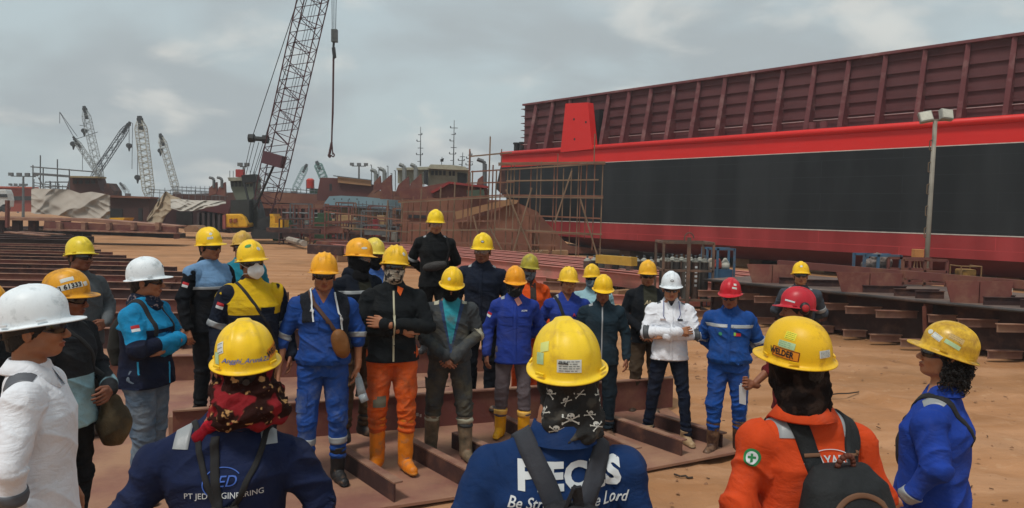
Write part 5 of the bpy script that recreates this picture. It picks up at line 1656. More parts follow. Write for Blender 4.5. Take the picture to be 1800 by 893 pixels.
for tc_, w_ in ((-6.2, .22), (-7.5, .22), (-8.9, .28), (-10.9, .28), (-5.0, .16), (-3.9, .16), (-12.6, .3), (-14.6, .3)):
    q_ = np.abs(ac - (tc_ + np.sin(al * .22 + tc_) * .35)); sel_ = (pp[:, 0] > 1.2)
    hgt = hgt + sel_ * (-.030 * np.clip(1 - (q_ / w_) ** 4, 0, 1) + .022 * np.exp(-((q_ - w_ * 1.25) / (w_ * .35)) ** 2)) * (.5 + vnoise(pp * .35 + tc_))
zg = -.012 + hgt * fade
nxx, nyy = XX.shape
idx = np.arange(nxx * nyy).reshape(nxx, nyy)
Qg = np.stack([idx[:-1, :-1], idx[1:, :-1], idx[1:, 1:], idx[:-1, 1:]], -1).reshape(-1, 4)
pp[:, 2] = zg


def sandp(nt, L, src, cur, mix, ramp, noise):
    # damp and dry patches, tyre-worn bands along the barge
    mp = nn(nt, 'ShaderNodeMapping'); mp.inputs['Rotation'].default_value = (0, 0, -math.atan2(U.y, U.x)); mp.inputs['Scale'].default_value = (.10, 1.5, 1)
    mp.vector_type = 'TEXTURE' if False else 'POINT'
    L.new(src, mp.inputs[0])
    n = nn(nt, 'ShaderNodeTexNoise'); n.inputs['Scale'].default_value = .9; n.inputs['Detail'].default_value = 7; n.inputs['Roughness'].default_value = .65
    L.new(mp.outputs[0], n.inputs['Vector'])
    a = mix(ramp(n.outputs['Fac'], .42, .62, 0, .8), cur, srgb('#b58a68'))
    b = mix(ramp(noise(.22, 5), .50, .66, 0, .75), a, srgb('#8a6647'))
    return mix(ramp(noise(5, 4, .7), .60, .72, 0, .45), b, srgb('#bd9a78'))
gm = mat('yard_sand', srgb('#a0734f'), rough=.96, var=.14, sc=1.4, bump=1.0, bsc=9, pat=sandp, spec=.1)
g = link('ground', npmesh('ground', pp, Qg), gm); g['kind'] = 'structure'
print('ac range', [round(float((Vector((x, y, 0))).dot(NU)), 2) for x, y in ((3, 7), (6, 12), (5, 7), (3, 14))])
rnd = random.Random(31); mb = MB()
for i in range(140):
    y = 4.5 + 16 * rnd.random(); x = rnd.uniform(.12, .75) * y; a = rnd.uniform(0, 3.1); l_ = rnd.uniform(.01, .035)
    c = Vector((x, y, .008)); d = Vector((math.cos(a), math.sin(a), 0)); mb.bar(c - d * l_, c + d * l_, rnd.uniform(.005, .012), .006)
o = mb.build('litter', smat('wood_crumbs', srgb('#5a4130'), rough=.9, var=.4, sc=9)); tag(o, 'small chips and splinters strewn over the sand', 'litter', kind='stuff')
# loose stones and crumbs
rnd = random.Random(11); mb = MB()
for i in range(1500):
    y = 3.5 + 22 * rnd.random() ** 1.6; x = rnd.uniform(-.3, .8) * y
    r = rnd.uniform(.006, .022) * (1 + (y > 10) * .6)
    c = Vector((x, y, r * .15))
    vs = [c + Vector((math.cos(a) * r * rnd.uniform(.7, 1.2), math.sin(a) * r * rnd.uniform(.7, 1.2), 0)) for a in (0, 1.3, 2.5, 3.8, 5.1)]
    k = len(vs); vs.append(c + Vector((r * .2, 0, r * rnd.uniform(.4, .9))))
    mb.add(vs, [(j, (j + 1) % k, k) for j in range(k)])
st = mb.build('gravel', smat('stones', srgb('#8a6448'), rough=.95, var=.4, sc=20)); tag(st, 'scattered small stones and crumbs on the sandy yard', 'gravel', kind='stuff')
for i, (px, py, ang, ln) in enumerate(((1465, 695, .35, .8), (1200, 840, -.6, .16), (1290, 862, .9, .12), (155, 430, 0, .9))):
    c = G(px, py); mb = MB(); d = Vector((math.cos(ang), math.sin(ang), 0))
    ps = [c + d * (ln * (k / 5 - .5)) + Vector((0, 0, .012 + .008 * (k % 2))) + NU * rnd.uniform(-.02, .02) for k in range(6)]
    mb.tube(ps, .009, 5); tag(mb.build('stick', smat('dark_twig', (.05, .035, .025), rough=.9)), ('long dark twig lying on the sand right of the orange coverall man', 'short twig on the sand between the two nearest backs', 'small dark crumb of wood near the plate corner', 'thin rod on the sand beyond the leftmost men')[i], 'stick')

# ------------------------------------------------------------------ floor panel with webs
E0 = G(1183, 669, .34)
panel = empty('hull_panel', (E0.x, E0.y, 0)); tag(panel, 'large rust red hull panel on the ground with rows of upright T-shaped webs', 'steel panel')
pb = bpy.data.objects['hull_panel']


def sub(mb, name, m, par, **k):
    o = mb.build(name, m, par, **k); o.location = -par.location; return o
def edge_at(Y):
    """right boundary of the webs at distance Y"""
    t = (Y - E0.y) / U.y; return E0 + U * t


def PG(px, py, z=.0): q = G(px, py, z); return Vector((q.x, q.y, 0))
c1 = PG(1316, 797); c2 = PG(1134, 832); c3 = PG(752, 889)
c4 = c3 + (c3 - c2).normalized() * 3.2
ea = edge_at(33) + Vector((.8, .3, 0)); eb = edge_at(9.4) + Vector((.5, .2, 0))
lft = PG(160, 690)
poly = [c1, c2, c3, c4, Vector((lft.x + .4, lft.y - 1.2, 0)), Vector((lft.x - .9, lft.y + 1.2, 0)), Vector((-20, 15, 0)), Vector((-34, 33, 0)), Vector((ea.x, ea.y, 0)), Vector((eb.x, eb.y, 0)), PG(1192, 737)]
poly = [Vector((q.x, q.y, .016)) for q in poly]
mb = MB(); mb.prism(poly, (0, 0, .022)); sub(mb, 'plate', PLATE, panel)


def tweb(mb, mf, a, b, h, fl, t=.014, z0=.038):
    a = Vector((a.x, a.y, z0)); b = Vector((b.x, b.y, z0))
    mb.bar(a + UZ * h / 2, b + UZ * h / 2, t, h)
    mf.bar(a + UZ * (h + .008), b + UZ * (h + .008), fl, .014)


# webs in the middle, running off at a slant
A0 = G(490, 716, .34); WDm = (Vector((E0.x, E0.y, 0)) - Vector((A0.x, A0.y, 0))).normalized()
mb = MB(); mf = MB()
L0 = Vector((A0.x, A0.y, 0)) - WDm * .9
R0 = Vector((E0.x, E0.y, 0))
tweb(mb, mf, L0, R0, .33, .07)
w_ = sub(mb, 'web', RUST, panel); sub(mf, 'flange', DUSTF, panel)
# vertical brackets and chalk marks on it
mk = smat('chalk', srgb('#b9a79c'), rough=.9)
mb = MB()
for px, py in ((740, 757), (745, 757), (748, 759), (752, 757)):
    q = G(px, py - 20, .2)
    t = (Vector((q.x, q.y, 0)) - L0).dot(WDm); c = L0 + WDm * t
    mb.box((c.x + .009 * WDm.y, c.y - .009 - .004, .17 + rnd.uniform(-.01, .01)), (.018, .002, .03), rz=math.atan2(WDm.y, WDm.x) + .0)
sub(mb, 'chalk_mark', mk, panel)
Y = 10.4; k = 0
while Y < 33.5:
    e = edge_at(Y)
    xl = -1.02 * Y - 1.2 if Y > 12.5 else -.78 * Y - .3
    if Y < 11: xl = -.50 * Y
    ang = R_(14) if Y < 11 else R_(3 + (4 if Y < 14 else 0)) if Y < 16 else R_(1)
    dv = Vector((math.cos(ang), math.sin(ang), 0)); ln = (e.x - xl) / dv.x
    r = Vector((e.x, e.y, 0)); l = r - dv * ln
    mb = MB(); mf = MB(); tweb(mb, mf, l, r, .30, .10)
    for j in range(int(ln / 2.4)):          # tripping brackets
        c = r - dv * (1.2 + j * 2.4 + (k % 3) * .35); mb.box(c + Vector((0, -.05, .038 + .13)), (.012, .09, .24), rz=ang)
    # end plate
    mb.box(r + Vector((0, 0, .19)), (.016, .12, .30), rz=ang)
    sub(mb, 'web', RUSTD if k % 3 else RUST, panel); sub(mf, 'flange', DUSTF, panel)
    Y += 1.5 + .06 * (k % 2); k += 1
# stiffeners, parallel to the barge
for (ax, ay, bx, by, hh, tz) in ((598, 790, 694, 851, .135, 1), (712, 772, 822, 829, .135, 1), (870, 728, 965, 772, .12, 0), (1040, 757, 1118, 790, .12, 1), (1064, 731, 1199, 776, .13, 1), (1143, 727, 1270, 764, .12, 1), (795, 762, 850, 785, .13, 1)):
    a = G(ax, ay, hh + .04); b = G(bx, by, hh + .04)
    mb = MB(); mf = MB(); a = Vector((a.x, a.y, 0)); b = Vector((b.x, b.y, 0)); d = (b - a).normalized()
    tweb(mb, mf, a, b, hh, .012); mf = MB(); s2 = Vector((d.y, -d.x, 0))
    mf.bar(a + s2 * -.03 + UZ * (hh + .046), b + s2 * -.03 + UZ * (hh + .046), .075, .012)
    sub(mb, 'stiffener', RUSTD, panel); sub(mf, 'flange', DUSTF, panel)
mb = MB(); q = G(752, 690, .34); mb.box((q.x, q.y + .25, .372), (.34, .30, .012), rz=.3); sub(mb, 'bracket', DUSTF, panel)
mb = MB(); q = G(350, 735, .25); mb.box((q.x, q.y, .16), (.5, .10, .24), rz=.2); sub(mb, 'bracket', DUSTF, panel)

# ------------------------------------------------------------------ barge
BA = P(1800, 416, 24.0); BA.z = 0      # foot of the side at the right-hand frame edge
def tpx(px, off=0.0, z=2.0):
    """distance along the barge (from BA) where the picture column px meets the line set back by off"""
    o = BA - NU * off
    lo, hi = -30.0, 200.0
    inv = CR.transposed()
    for _ in range(50):
        m_ = (lo + hi) / 2; q = inv @ (o + U * m_ + Vector((0, 0, z - CAMH)))
        x = 900 + FPX * q.x / -q.z if q.z < 0 else 99999
        if x > px: lo = m_
        else: hi = m_
    return lo
def B(t, z, off=0.0): return Vector((BA.x, BA.y, z)) + U * t - NU * off
T1 = tpx(878); TR = -14.0; TK = tpx(972); TB = tpx(932)
barge = empty('barge', B(8, 0, 10)); tag(barge, 'huge barge with black side, bright red sheer strake and maroon cargo wall', 'barge')
def hullpat(nt, L, src, cur, mix, ramp, noise):
    br = nn(nt, 'ShaderNodeTexBrick'); br.inputs['Scale'].default_value = 1; br.inputs['Mortar Size'].default_value = .012; br.inputs['Brick Width'].default_value = 6; br.inputs['Row Height'].default_value = .62
    mp = nn(nt, 'ShaderNodeMapping'); mp.inputs['Rotation'].default_value = (0, 0, -math.atan2(U.y, U.x)); L.new(src, mp.inputs[0])
    sp = nn(nt, 'ShaderNodeSeparateXYZ'); L.new(mp.outputs[0], sp.inputs[0]); cbn = nn(nt, 'ShaderNodeCombineXYZ'); L.new(sp.outputs[0], cbn.inputs[0]); L.new(sp.outputs[2], cbn.inputs[1]); L.new(cbn.outputs[0], br.inputs['Vector'])
    a = mix(ramp(br.outputs['Fac'], 0, 1, 0, .8), cur, tuple(q * 1.9 + .01 for q in (cur if not hasattr(cur, 'links') else (.02, .02, .02))))
    st_ = nn(nt, 'ShaderNodeTexNoise'); st_.inputs['Scale'].default_value = .6; st_.inputs['Detail'].default_value = 6
    m2 = nn(nt, 'ShaderNodeMapping'); m2.inputs['Scale'].default_value = (1.2, 1.2, .22); L.new(mp.outputs[0], m2.inputs[0]); L.new(m2.outputs[0], st_.inputs['Vector'])
    return mix(ramp(st_.outputs['Fac'], .45, .65, 0, .7), a, tuple(q * 1.6 + .012 for q in (cur if not hasattr(cur, 'links') else (.02, .02, .02))))
mblack = mat('black_hull_paint', srgb('#0e1316'), rough=.40, var=.15, sc=.4, pat=hullpat, spec=.35)
mred = mat('red_hull_paint', srgb('#cf2420'), rough=.5, var=.06, sc=.4, spec=.35)
mmar = mat('antifouling_red', srgb('#842829'), rough=.6, var=.12, sc=.3, spec=.3, pat=hullpat)
mdark = mat('bilge_red', srgb('#5a1a1a'), rough=.65, var=.15, sc=.3)
mwall = mat('maroon_primer', srgb('#5f3638'), rough=.7, var=.10, sc=.4, dirt=srgb('#4a2528'), dscale=.5, damt=.4)
mwall2 = mat('maroon_frame', srgb('#6a3a3c'), rough=.7, var=.15, sc=.6, dirt=srgb('#8a6a66'), dscale=1.5, damt=.3)
ZR, ZB, ZW, ZC, ZK = 5.40, 4.60, 1.72, 1.02, .42
def zat(px, py, off=0.0):
    t = tpx(px, off); o = B(t, 0, off); d = ray(px, py); return CAMH + d.z / d.y * o.y
print('barge z', [round(zat(1800, y), 2) for y in (207, 250, 416, 457, 488)], [round(zat(1100, y), 2) for y in (258, 286, 393, 430, 455)], 'T1', T1)
ZR, ZB, ZW, ZC, ZK = [(zat(1800, a) + zat(1100, b)) / 2 for a, b in ((207, 255), (250, 283), (416, 393), (457, 424), (488, 446))]
ZK = max(ZK, .35)
mb = MB(); mb.prism([B(TR, ZW), B(TB, ZW), B(T1 + .4, ZB - 1.2), B(T1, ZB), B(TR, ZB)], -NU * 20); sub(mb, 'side_plating', mblack, barge)
mb = MB(); mb.prism([B(TR, ZB + .002), B(T1, ZB + .002), B(T1 - .05, ZR), B(TR, ZR)], -NU * 20); sub(mb, 'sheer_strake', mred, barge)
mb = MB(); mb.bar(B(TR, ZR, -.02), B(T1 - .1, ZR, -.02), .26, n=10); sub(mb, 'rubbing_tube', mred, barge, smooth=True)
mb = MB(); mb.prism([B(TR, ZC), B(TK + .6, ZC), B(TB, ZW - .002), B(TR, ZW - .002)], -NU * 20); sub(mb, 'bottom_strake', mmar, barge)
mb = MB()
v = [B(TR, ZC - .002), B(TK + .6, ZC - .002), B(TK - 1.5, ZK, 1.1), B(TR, ZK, 1.1), B(TR, ZC - .002, 20), B(TK + .6, ZC - .002, 20), B(TK - 1.5, ZK, 19), B(TR, ZK, 19)]
mb.add(v, [(0, 1, 2, 3), (3, 2, 6, 7), (4, 5, 6, 7), (1, 5, 6, 2), (0, 3, 7, 4)]); sub(mb, 'bilge', mdark, barge)
wl = smat('white_line', srgb('#b9b4ac'), rough=.6)
mb = MB(); mb.bar(B(TR, ZW, -.004), B(TB, ZW, -.004), .014, .035); sub(mb, 'waterline_stripe', wl, barge)
mb = MB(); mb.bar(B(TR, ZB, -.004), B(TK - 1, ZB, -.004), .014, .03); sub(mb, 'upper_stripe', wl, barge)
# cargo wall
WO = 1.3; TW = tpx(922, WO, 6.5)
zt1 = zat(1790, 58, WO); zt2 = zat(930, 184, WO); ZT = (zt1 + zt2) / 2; print('wall top', zt1, zt2)
mb = MB(); mb.prism([B(TR, ZR - .1, WO), B(TW, ZR - .1, WO), B(TW, ZT, WO), B(TR, ZT, WO)], -NU * .02); sub(mb, 'cargo_wall', mwall, barge)
mb = MB(); mb.bar(B(TR, ZT, WO - .1), B(TW, ZT, WO - .1), .24, .10); sub(mb, 'wall_cap', mwall2, barge)
tops = [1785, 1703, 1628, 1558, 1492, 1433, 1376, 1326, 1276]
ts = [tpx(q, WO - .1, ZT) for q in tops]; step = (ts[-1] - ts[0]) / (len(ts) - 1); print('frame step', step)
t = ts[0] - step * 8
while t < TW - .3:
    mb = MB(); a = B(t, ZT - .05, WO - .12); b = B(t, ZR + .0, WO - .72)
    mb.prism([B(t - .02, ZT - .06, WO), B(t - .02, ZT - .06, WO - .12), B(t - .02, ZR - .02, WO - .72), B(t - .02, ZR - .02, WO)], U * .03)
    mb.bar(a, b, .17, .03)
    if t > -8: sub(mb, 'frame', mwall2, barge)
    t += step
for j in range(6):
    z = ZR + (ZT - ZR) * (j + .62) / 6.2
    mb = MB(); mb.bar(B(TR, z, WO - .04), B(TW, z, WO - .04), .07, .015); mb.bar(B(TR, z - .02, WO - .07), B(TW, z - .02, WO - .07), .012, .035)
    if j == 0: mb.bar(B(TR, z - .12, WO - .05), B(TW, z - .12, WO - .05), .03, .03)
    sub(mb, 'ledge', mwall, barge)
mb = MB(); z = ZR + (ZT - ZR) * .21; mb.bar(B(TR, z, WO - .10), B(TW, z, WO - .10), .045, n=6); sub(mb, 'handrail', smat('pale_rail', srgb('#a08c88'), rough=.6), barge)
# end wall seen edge on, with stub ledges
mb = MB(); mb.prism([B(TW, ZR, WO), B(TW, ZT, WO), B(TW, ZT, 16), B(TW, ZR, 16)], U * .02)
for j in range(7):
    z = ZR + (ZT - ZR) * (j + .5) / 7; mb.bar(B(TW + .02, z, WO + .1), B(TW + .3, z, WO + .1), .3, .03)
sub(mb, 'end_wall', mwall, barge)
# red fin box
q = [(990, 268), (999, 182), (1038, 180), (1046, 262)]
ff = []
for px, py in q:
    t = tpx(px, .05, zat(px, py, .05)); ff.append(B(t, zat(px, py, .05), .05 - .2))
mb = MB(); mb.prism(ff, -NU * .4); sub(mb, 'winch_bracket', mred, barge)
mb = MB()
for px, py in ((1009, 210), (1030, 215), (1010, 245)):
    t = tpx(px, -.15, zat(px, py)); mb.cone(B(t, zat(px, py), -.155), B(t, zat(px, py), -.165), .06, .06, 10)
mb2 = sub(mb, 'lightening_hole', BLACKM, barge)
mb = MB(); t = tpx(1050, .8, 6.3); mb.box(B(t, zat(1050, 225), .9), (.28, .3, 2.1), rz=math.atan2(U.y, U.x)); sub(mb, 'dark_slot', BLACKM, barge)  # black box standing in for the dark of the slot beside the bracket
for px in (908, 918):
    mb = MB(); t = tpx(px, 2.0, 5.6); c = B(t, ZR, 2.0); mb.cone(c, c + UZ * .75, .17, .17, 12); mb.cone(c + UZ * .75, c + UZ * .85, .22, .22, 12); sub(mb, 'bollard', BLACKM, barge)
for px in (1428, 1448):
    mb = MB(); t = tpx(px, .5, 5.6); c = B(t, ZR, .5); mb.cone(c, c + UZ * .45, .15, .15, 12); sub(mb, 'bollard', mwall2, barge)
# keel blocks
k = 0
t = -6
while t < TK + 8:
    mb = MB(); mb.box(B(t, ZK / 2 - .01, 1.9), (.7, 1.0, ZK - .02), rz=math.atan2(U.y, U.x))
    tag(mb.build('keel_block', WOOD), 'timber keel blocks in a row under the barge', 'block', 'keel blocks under the barge'); t += 3.4

# ------------------------------------------------------------------ deck section at the right
DZ = .85
DA = G(1800, 545, DZ); DA.z = 0
def tline(O, px, z=.85):
    lo, hi = -20., 80.; inv = CR.transposed()
    for _ in range(50):
        m_ = (lo + hi) / 2; q = inv @ (O + U * m_ + Vector((0, 0, z - CAMH)))
        x = 900 + FPX * q.x / -q.z if q.z < 0 else 99999
        if x > px: lo = m_
        else: hi = m_
    return lo
TD0, TD1 = -4.5, tline(DA, 1238)
deck = empty('deck_section', DA + U * 2); tag(deck, 'raised deck section lying upside down with protruding bar ends, right of the men', 'steel section')
def D_(t, z, off=0.0): return Vector((DA.x, DA.y, z)) + U * t - NU * off
blkedge = smat('dark_edge_steel', srgb('#33302f'), rough=.5, var=.25, sc=2, dirt=srgb('#5d4a42'), damt=.4)
mb = MB(); mb.prism([D_(TD0, DZ - .03), D_(TD1, DZ - .03), D_(TD1, DZ - .03, 3.2), D_(TD0, DZ - .03, 3.2)], UZ * .03); sub(mb, 'deck_plate', smat('deck_top', srgb('#5b4c46'), rough=.6, var=.25, sc=1.2, dirt=srgb('#7a6658'), damt=.5), deck)
mb = MB(); mb.bar(D_(TD0, DZ - .02, -.01), D_(TD1, DZ - .02, -.01), .06, n=10); sub(mb, 'rounded_edge', blkedge, deck, smooth=True)
mb = MB(); mb.prism([D_(TD0, .10, .35), D_(TD1, .10, .35), D_(TD1, DZ - .04, .35), D_(TD0, DZ - .04, .35)], -NU * .03); mb.prism([D_(TD1, .05, .3), D_(TD1, DZ - .04, .3), D_(TD1, DZ - .04, 3), D_(TD1, .05, 3)], U * .03); sub(mb, 'side_wall', smat('wall_dark_rust', srgb('#38231f'), rough=.8, var=.3, sc=1.5, dirt=srgb('#5a3c30'), damt=.3), deck)
rz = math.atan2(U.y, U.x)
k = 0; t = TD0
while t < TD1 - .3:
    for z, ln in ((.55, .62), (.10, .55)):
        tt = t + (.0 if z > .3 else .25)
        mb = MB(); dirv = Vector((-1, -.05, 0)).normalized(); c = D_(tt, z, .35)
        ln2 = ln * (1 + .25 * math.sin(k * 2.1 + z * 9))
        mb.bar(c, c + dirv * ln2, .012, .12); mf = MB(); mf.bar(c + UZ * .068 + Vector((0, .0, 0)), c + dirv * ln2 + UZ * .068 + Vector((0, .0, 0)), .10, .014); sub(mf, 'bar_flange', DUSTF, deck)
        sub(mb, 'bar_end', smat('bar_steel', srgb('#7a5a4e'), rough=.7, var=.25, dirt=srgb('#94755f'), damt=.5), deck)
    k += 1; t += .62
for t in (tline(DA, 1625), tline(DA, 1440)):
    mb = MB(); mb.prism([D_(t, DZ - .06, .02), D_(t, .25, .10), D_(t, .25, .35), D_(t, DZ - .06, .35)], U * .02); mb.bar(D_(t, DZ - .10, .0), D_(t, .30, .08), .06, .02); sub(mb, 'web_bracket', RUST, deck)
# trapezoid brackets standing on it
for i, (x0, x1, yt, yb, off) in enumerate(((1313, 1402, 464, 495, .9), (1470, 1588, 478, 512, .75), (1662, 1782, 493, 533, .6))):
    Dd = D_(tline(DA, (x0 + x1) / 2), 0, off).y
    a, b, c, d = P(x0, yt, Dd), P(x1, yt + 2, Dd), P(x1 - 8, yb + 3, Dd), P(x0 + 10, yb, Dd)
    zz = DZ - min(c.z, d.z); pts = [Vector((q.x, q.y, max(DZ, q.z))) for q in (a, b, c, d)]; pts[2].z = DZ; pts[3].z = DZ
    mb = MB(); mb.prism(pts, (0, .02, 0)); mb.prism([(a + d) / 2 + Vector((.45, 0, .0)), b * .5 + (a + d) * .25, Vector((b.x * .5 + a.x * .5, a.y + .3, DZ))], (.012, 0, 0)) if False else None
    mx = (a.x + b.x) / 2; mb.prism([Vector((mx, a.y, a.z - .02)), Vector((mx, a.y, DZ)), Vector((mx, a.y + .25, DZ))], (.014, 0, 0))
    sub(mb, 'bracket', smat('bin_rust', srgb('#74423a'), rough=.7, var=.2, sc=1.2, dirt=srgb('#8a6250'), damt=.45), deck)
for px, off, ln in ((1390, .5, .7), (1500, .35, .8), (1560, .25, .8), (1600, .2, .5), (1720, .2, .9), (1780, .35, .6), (1345, .5, .5), (1700, .5, .6)):
    t = tline(DA, px); c = D_(t, DZ, off); mb = MB(); mb.bar(c + UZ * .06, c + UZ * .06 + Vector((ln, .02, 0)), .012, .12); mb.bar(c + UZ * .126, c + UZ * .126 + Vector((ln, .02, 0)), .06, .012); sub(mb, 'bar_end', RUSTD, deck)
bt0, bt1 = tline(DA, 1370), tline(DA, 1800)
mb = MB(); mb.bar(P(1368, 463, D_(bt0, 0, 1.9).y), P(1830, 503, D_(bt1, 0, 1.9).y - .6), .08, .14)
o = mb.build('steel_bar', RUST); tag(o, 'long rusty steel bar lying across the deck section behind the brackets', 'steel bar')
c = G(1771, 523, DZ + .0); mb = MB(); mb.cone(c, c + UZ * .20, .07, .07, 18)
tin = empty('paint_tin', c); tag(tin, 'small red and white paint tin on the deck section edge', 'tin')
sub(mb, 'can', smat('tin_orange', srgb('#c4502a'), rough=.4, pat=scarf_pat(srgb('#b83a24'), srgb('#d6c9b0'), 14, .52)), tin, smooth=True)
mb = MB(); mb.cone(c + UZ * .20, c + UZ * .21, .072, .072, 18); sub(mb, 'lid', smat('tin_lid', srgb('#a99a8a'), metal=.6, rough=.4), tin)

# ------------------------------------------------------------------ racks, pole
def base(px, D): q = P(px, 400, D); return Vector((q.x, q.y, 0))
def topz(px, py, D): return P(px, py, D).z
D0 = 16.6; a = base(1168, D0); b = base(1256, D0); hz = topz(1210, 427, D0); wid = b.x - a.x
rack = empty('gas_rack', (a + b) / 2); tag(rack, 'rusty lifting frame full of upright gas cylinders behind the white helmet man', 'gas rack')
mb = MB(); dp = .9
fm = smat('rack_steel', srgb('#5a4a40'), rough=.75, var=.2, sc=3, dirt=srgb('#7a5a48'), damt=.4)
for x in (a.x, b.x):
    for y in (0, dp): mb.bar((x, D0 + y, 0), (x, D0 + y, hz), .05)
for z in (.08, .35, hz * .62, hz):
    for y in (0, dp): mb.bar((a.x, D0 + y, z), (b.x, D0 + y, z), .05)
    for x in (a.x, b.x): mb.bar((x, D0, z), (x, D0 + dp, z), .05)
mx = (a.x + b.x) / 2
mb.bar((mx, D0 - .02, 0), (mx, D0 - .02, hz + .12), .07)
sub(mb, 'frame', fm, rack)
mb = MB(); mb.tube([Vector((mx + .10 * math.cos(t), D0, hz + .1 + .12 * math.sin(t))) for t in np.linspace(0, PI, 9)] + [Vector((mx - .1, D0, hz))], .014); sub(mb, 'lifting_eye', fm, rack)
bm1 = [smat('cylinder_brown', srgb('#4d3a33'), rough=.55, var=.2, sc=3, dirt=srgb('#6a5648')), smat('cylinder_dark', srgb('#2f2c2b'), rough=.5, var=.2, sc=3), smat('cylinder_grey', srgb('#4f4c48'), rough=.5, var=.2)]
def gas(c, h, r, m, label, group, lie=False):
    e = empty('gas_cylinder', c); tag(e, label, 'gas cylinder', group)
    mb = MB(); mb.cone(c, c + UZ * (h * .84), r, r, 14); sub(mb, 'body', m, e, smooth=False)
    mb = MB(); z = c + UZ * (h * .84); mb.cone(z, z + UZ * h * .05, r, r * .8, 14); mb.cone(z + UZ * h * .05, z + UZ * h * .09, r * .8, r * .35, 14); sub(mb, 'shoulder', smat('pale_shoulder', srgb('#9a9a90'), rough=.6, var=.2, sc=5), e, smooth=True)
    mb = MB(); z = z + UZ * h * .09; mb.cone(z, z + UZ * h * .045, r * .25, r * .2, 8); mb.cone(z + UZ * h * .045, z + UZ * h * .07, r * .35, r * .35, 8); sub(mb, 'valve', GREYM, e)
    return e
gas0 = None
for i in range(5):
    for j in range(2):
        c = Vector((a.x + wid * (.12 + .19 * i), D0 + .22 + .45 * j, .36 - .0))
        gas(c, hz * .60, .085, bm1[(i + j) % 3], 'gas cylinder standing in the rusty lifting frame', 'gas cylinders in the lifting frame')
for i, x in ((2, .0), (3, 0)):
    for j in range(5):
        mb = MB(); mb.box((a.x + wid * (.12 + .19 * i), D0 + .22 - .087, .66 + j * .10), (.055, .003, .06 if j % 2 else .045))
        sub(mb, 'letter_mark', WHITEP, rack)
for i in range(11):
    c = base(1034 + i * 12.5, 21.5 + (i % 3) * .3); c.z = 0
    gas(c, 1.0, .11, bm1[i % 3], 'gas cylinder in the row standing under the barge', 'gas cylinders under the barge')
def bluerack(x0, x1, yt, D, zb, label):
    a = base(x0, D); b = base(x1, D); z1 = topz(x0, yt, D); m = smat('blue_rack_paint', srgb('#3f5f78'), rough=.6, var=.15, dirt=srgb('#5a4a44'), damt=.3)
    e = empty('tool_rack', Vector(((a.x + b.x) / 2, D, zb))); tag(e, label, 'rack'); mb = MB()
    for x in (a.x, b.x, a.x * .62 + b.x * .38):
        for y in (0, .5): mb.bar((x, D + y, zb), (x, D + y, z1), .05)
    for z in (zb + .3, z1 - .02):
        for y in (0, .5): mb.bar((a.x, D + y, z), (b.x, D + y, z), .05)
    mb.box(((a.x + b.x) / 2, D + .25, zb + .3), (b.x - a.x, .5, .03)); sub(mb, 'frame', m, e)
    return e, a, b, z1
e, a, b, z1 = bluerack(1245, 1293, 436, 18.5, .0, 'blue tool rack with sacks right of the gas cylinder frame')
mb = MB(); mb.box(((a.x + b.x) / 2, 18.72, .62), (b.x - a.x - .06, .4, .55)); sub(mb, 'panel', smat('blue_panel', srgb('#34526e'), rough=.6), e)
for i, (dx, col) in enumerate(((.12, '#a99a8a'), (.3, '#a0463a'), (.48, '#b3b0a4'))):
    F = Field((-.2, -.2, -.15), (.2, .2, .25), .02); F.ell((0, 0, .0), (.12, .12, .11), .02); F.ell((.02, 0, .1), (.06, .06, .08), .03)
    o = fieldobj('sack', F, smat('sack' + col, srgb(col), rough=.9), None, i, .012); o.location = (a.x + dx, 18.7, .98); tag(o, ('beige', 'red', 'grey')[i] + ' sack on the blue rack beside the gas frame', 'sack')
e, a, b, z1 = bluerack(1522, 1586, 447, 16.2, .80, 'blue open rack behind the deck section, left of the lamp pole')
F = Field((-.4, -.25, -.1), (.4, .25, .4), .02); F.ell((-.1, 0, .05), (.2, .15, .12), .03); F.ell((.12, 0, .10), (.18, .15, .16), .03); F.ell((.0, 0, .2), (.1, .1, .1), .03)
o = fieldobj('cable_heap', F, smat('grey_heap', srgb('#6d625c'), rough=.9, var=.4, sc=20), None, 8, .03, 26); o.location = ((a.x + b.x) / 2, 16.45, 1.15); tag(o, 'heap of grey hoses on the blue rack behind the deck section', 'hoses')
# lamp pole
Dp = 17.0; pb_ = P(1626, 505, Dp); pt_ = P(1644, 213, Dp)
dirp = (pt_ - pb_); foot = Vector((pb_.x - dirp.x / dirp.z * pb_.z, Dp, 0))
pole = empty('lamp_pole', foot); tag(pole, 'slim leaning pole with two white floodlights in front of the barge', 'lamp pole')
pm = smat('pole_paint', srgb('#8a8478'), rough=.6, var=.2, sc=2)
mb = MB(); mb.cone(foot, pt_, .055, .045, 10); sub(mb, 'shaft', pm, pole, smooth=True)
mb = MB()
for k in range(6):
    q = foot.lerp(pt_, .30 + k * .11); mb.tube([q, q + Vector((-.09, 0, .03)), q + Vector((-.09, 0, .22)), q + Vector((0, 0, .26))], .012, 5)
sub(mb, 'rung', smat('rung_paint', srgb('#6a5a48'), rough=.7), pole)
mb = MB(); mb.bar(P(1622, 213, Dp), P(1672, 210, Dp), .05); sub(mb, 'crossarm', pm, pole)
for px, py, r in ((1627, 206, -.2), (1663, 202, .1)):
    c = P(px, py, Dp - .12); mb = MB(); M = Euler((-.35, r, r)).to_matrix(); mb.box(c, (.27, .12, .24), M=M); fl = sub(mb, 'floodlight', smat('floodlight_body', srgb('#8f8f86'), rough=.5), pole, bevel=.012)
    mb = MB(); mb.box(c + M @ Vector((0, -.066, 0)), (.23, .01, .19), M=M); o = mb.build('lens', smat('lamp_lens', srgb('#bdbcae'), rough=.25), fl)
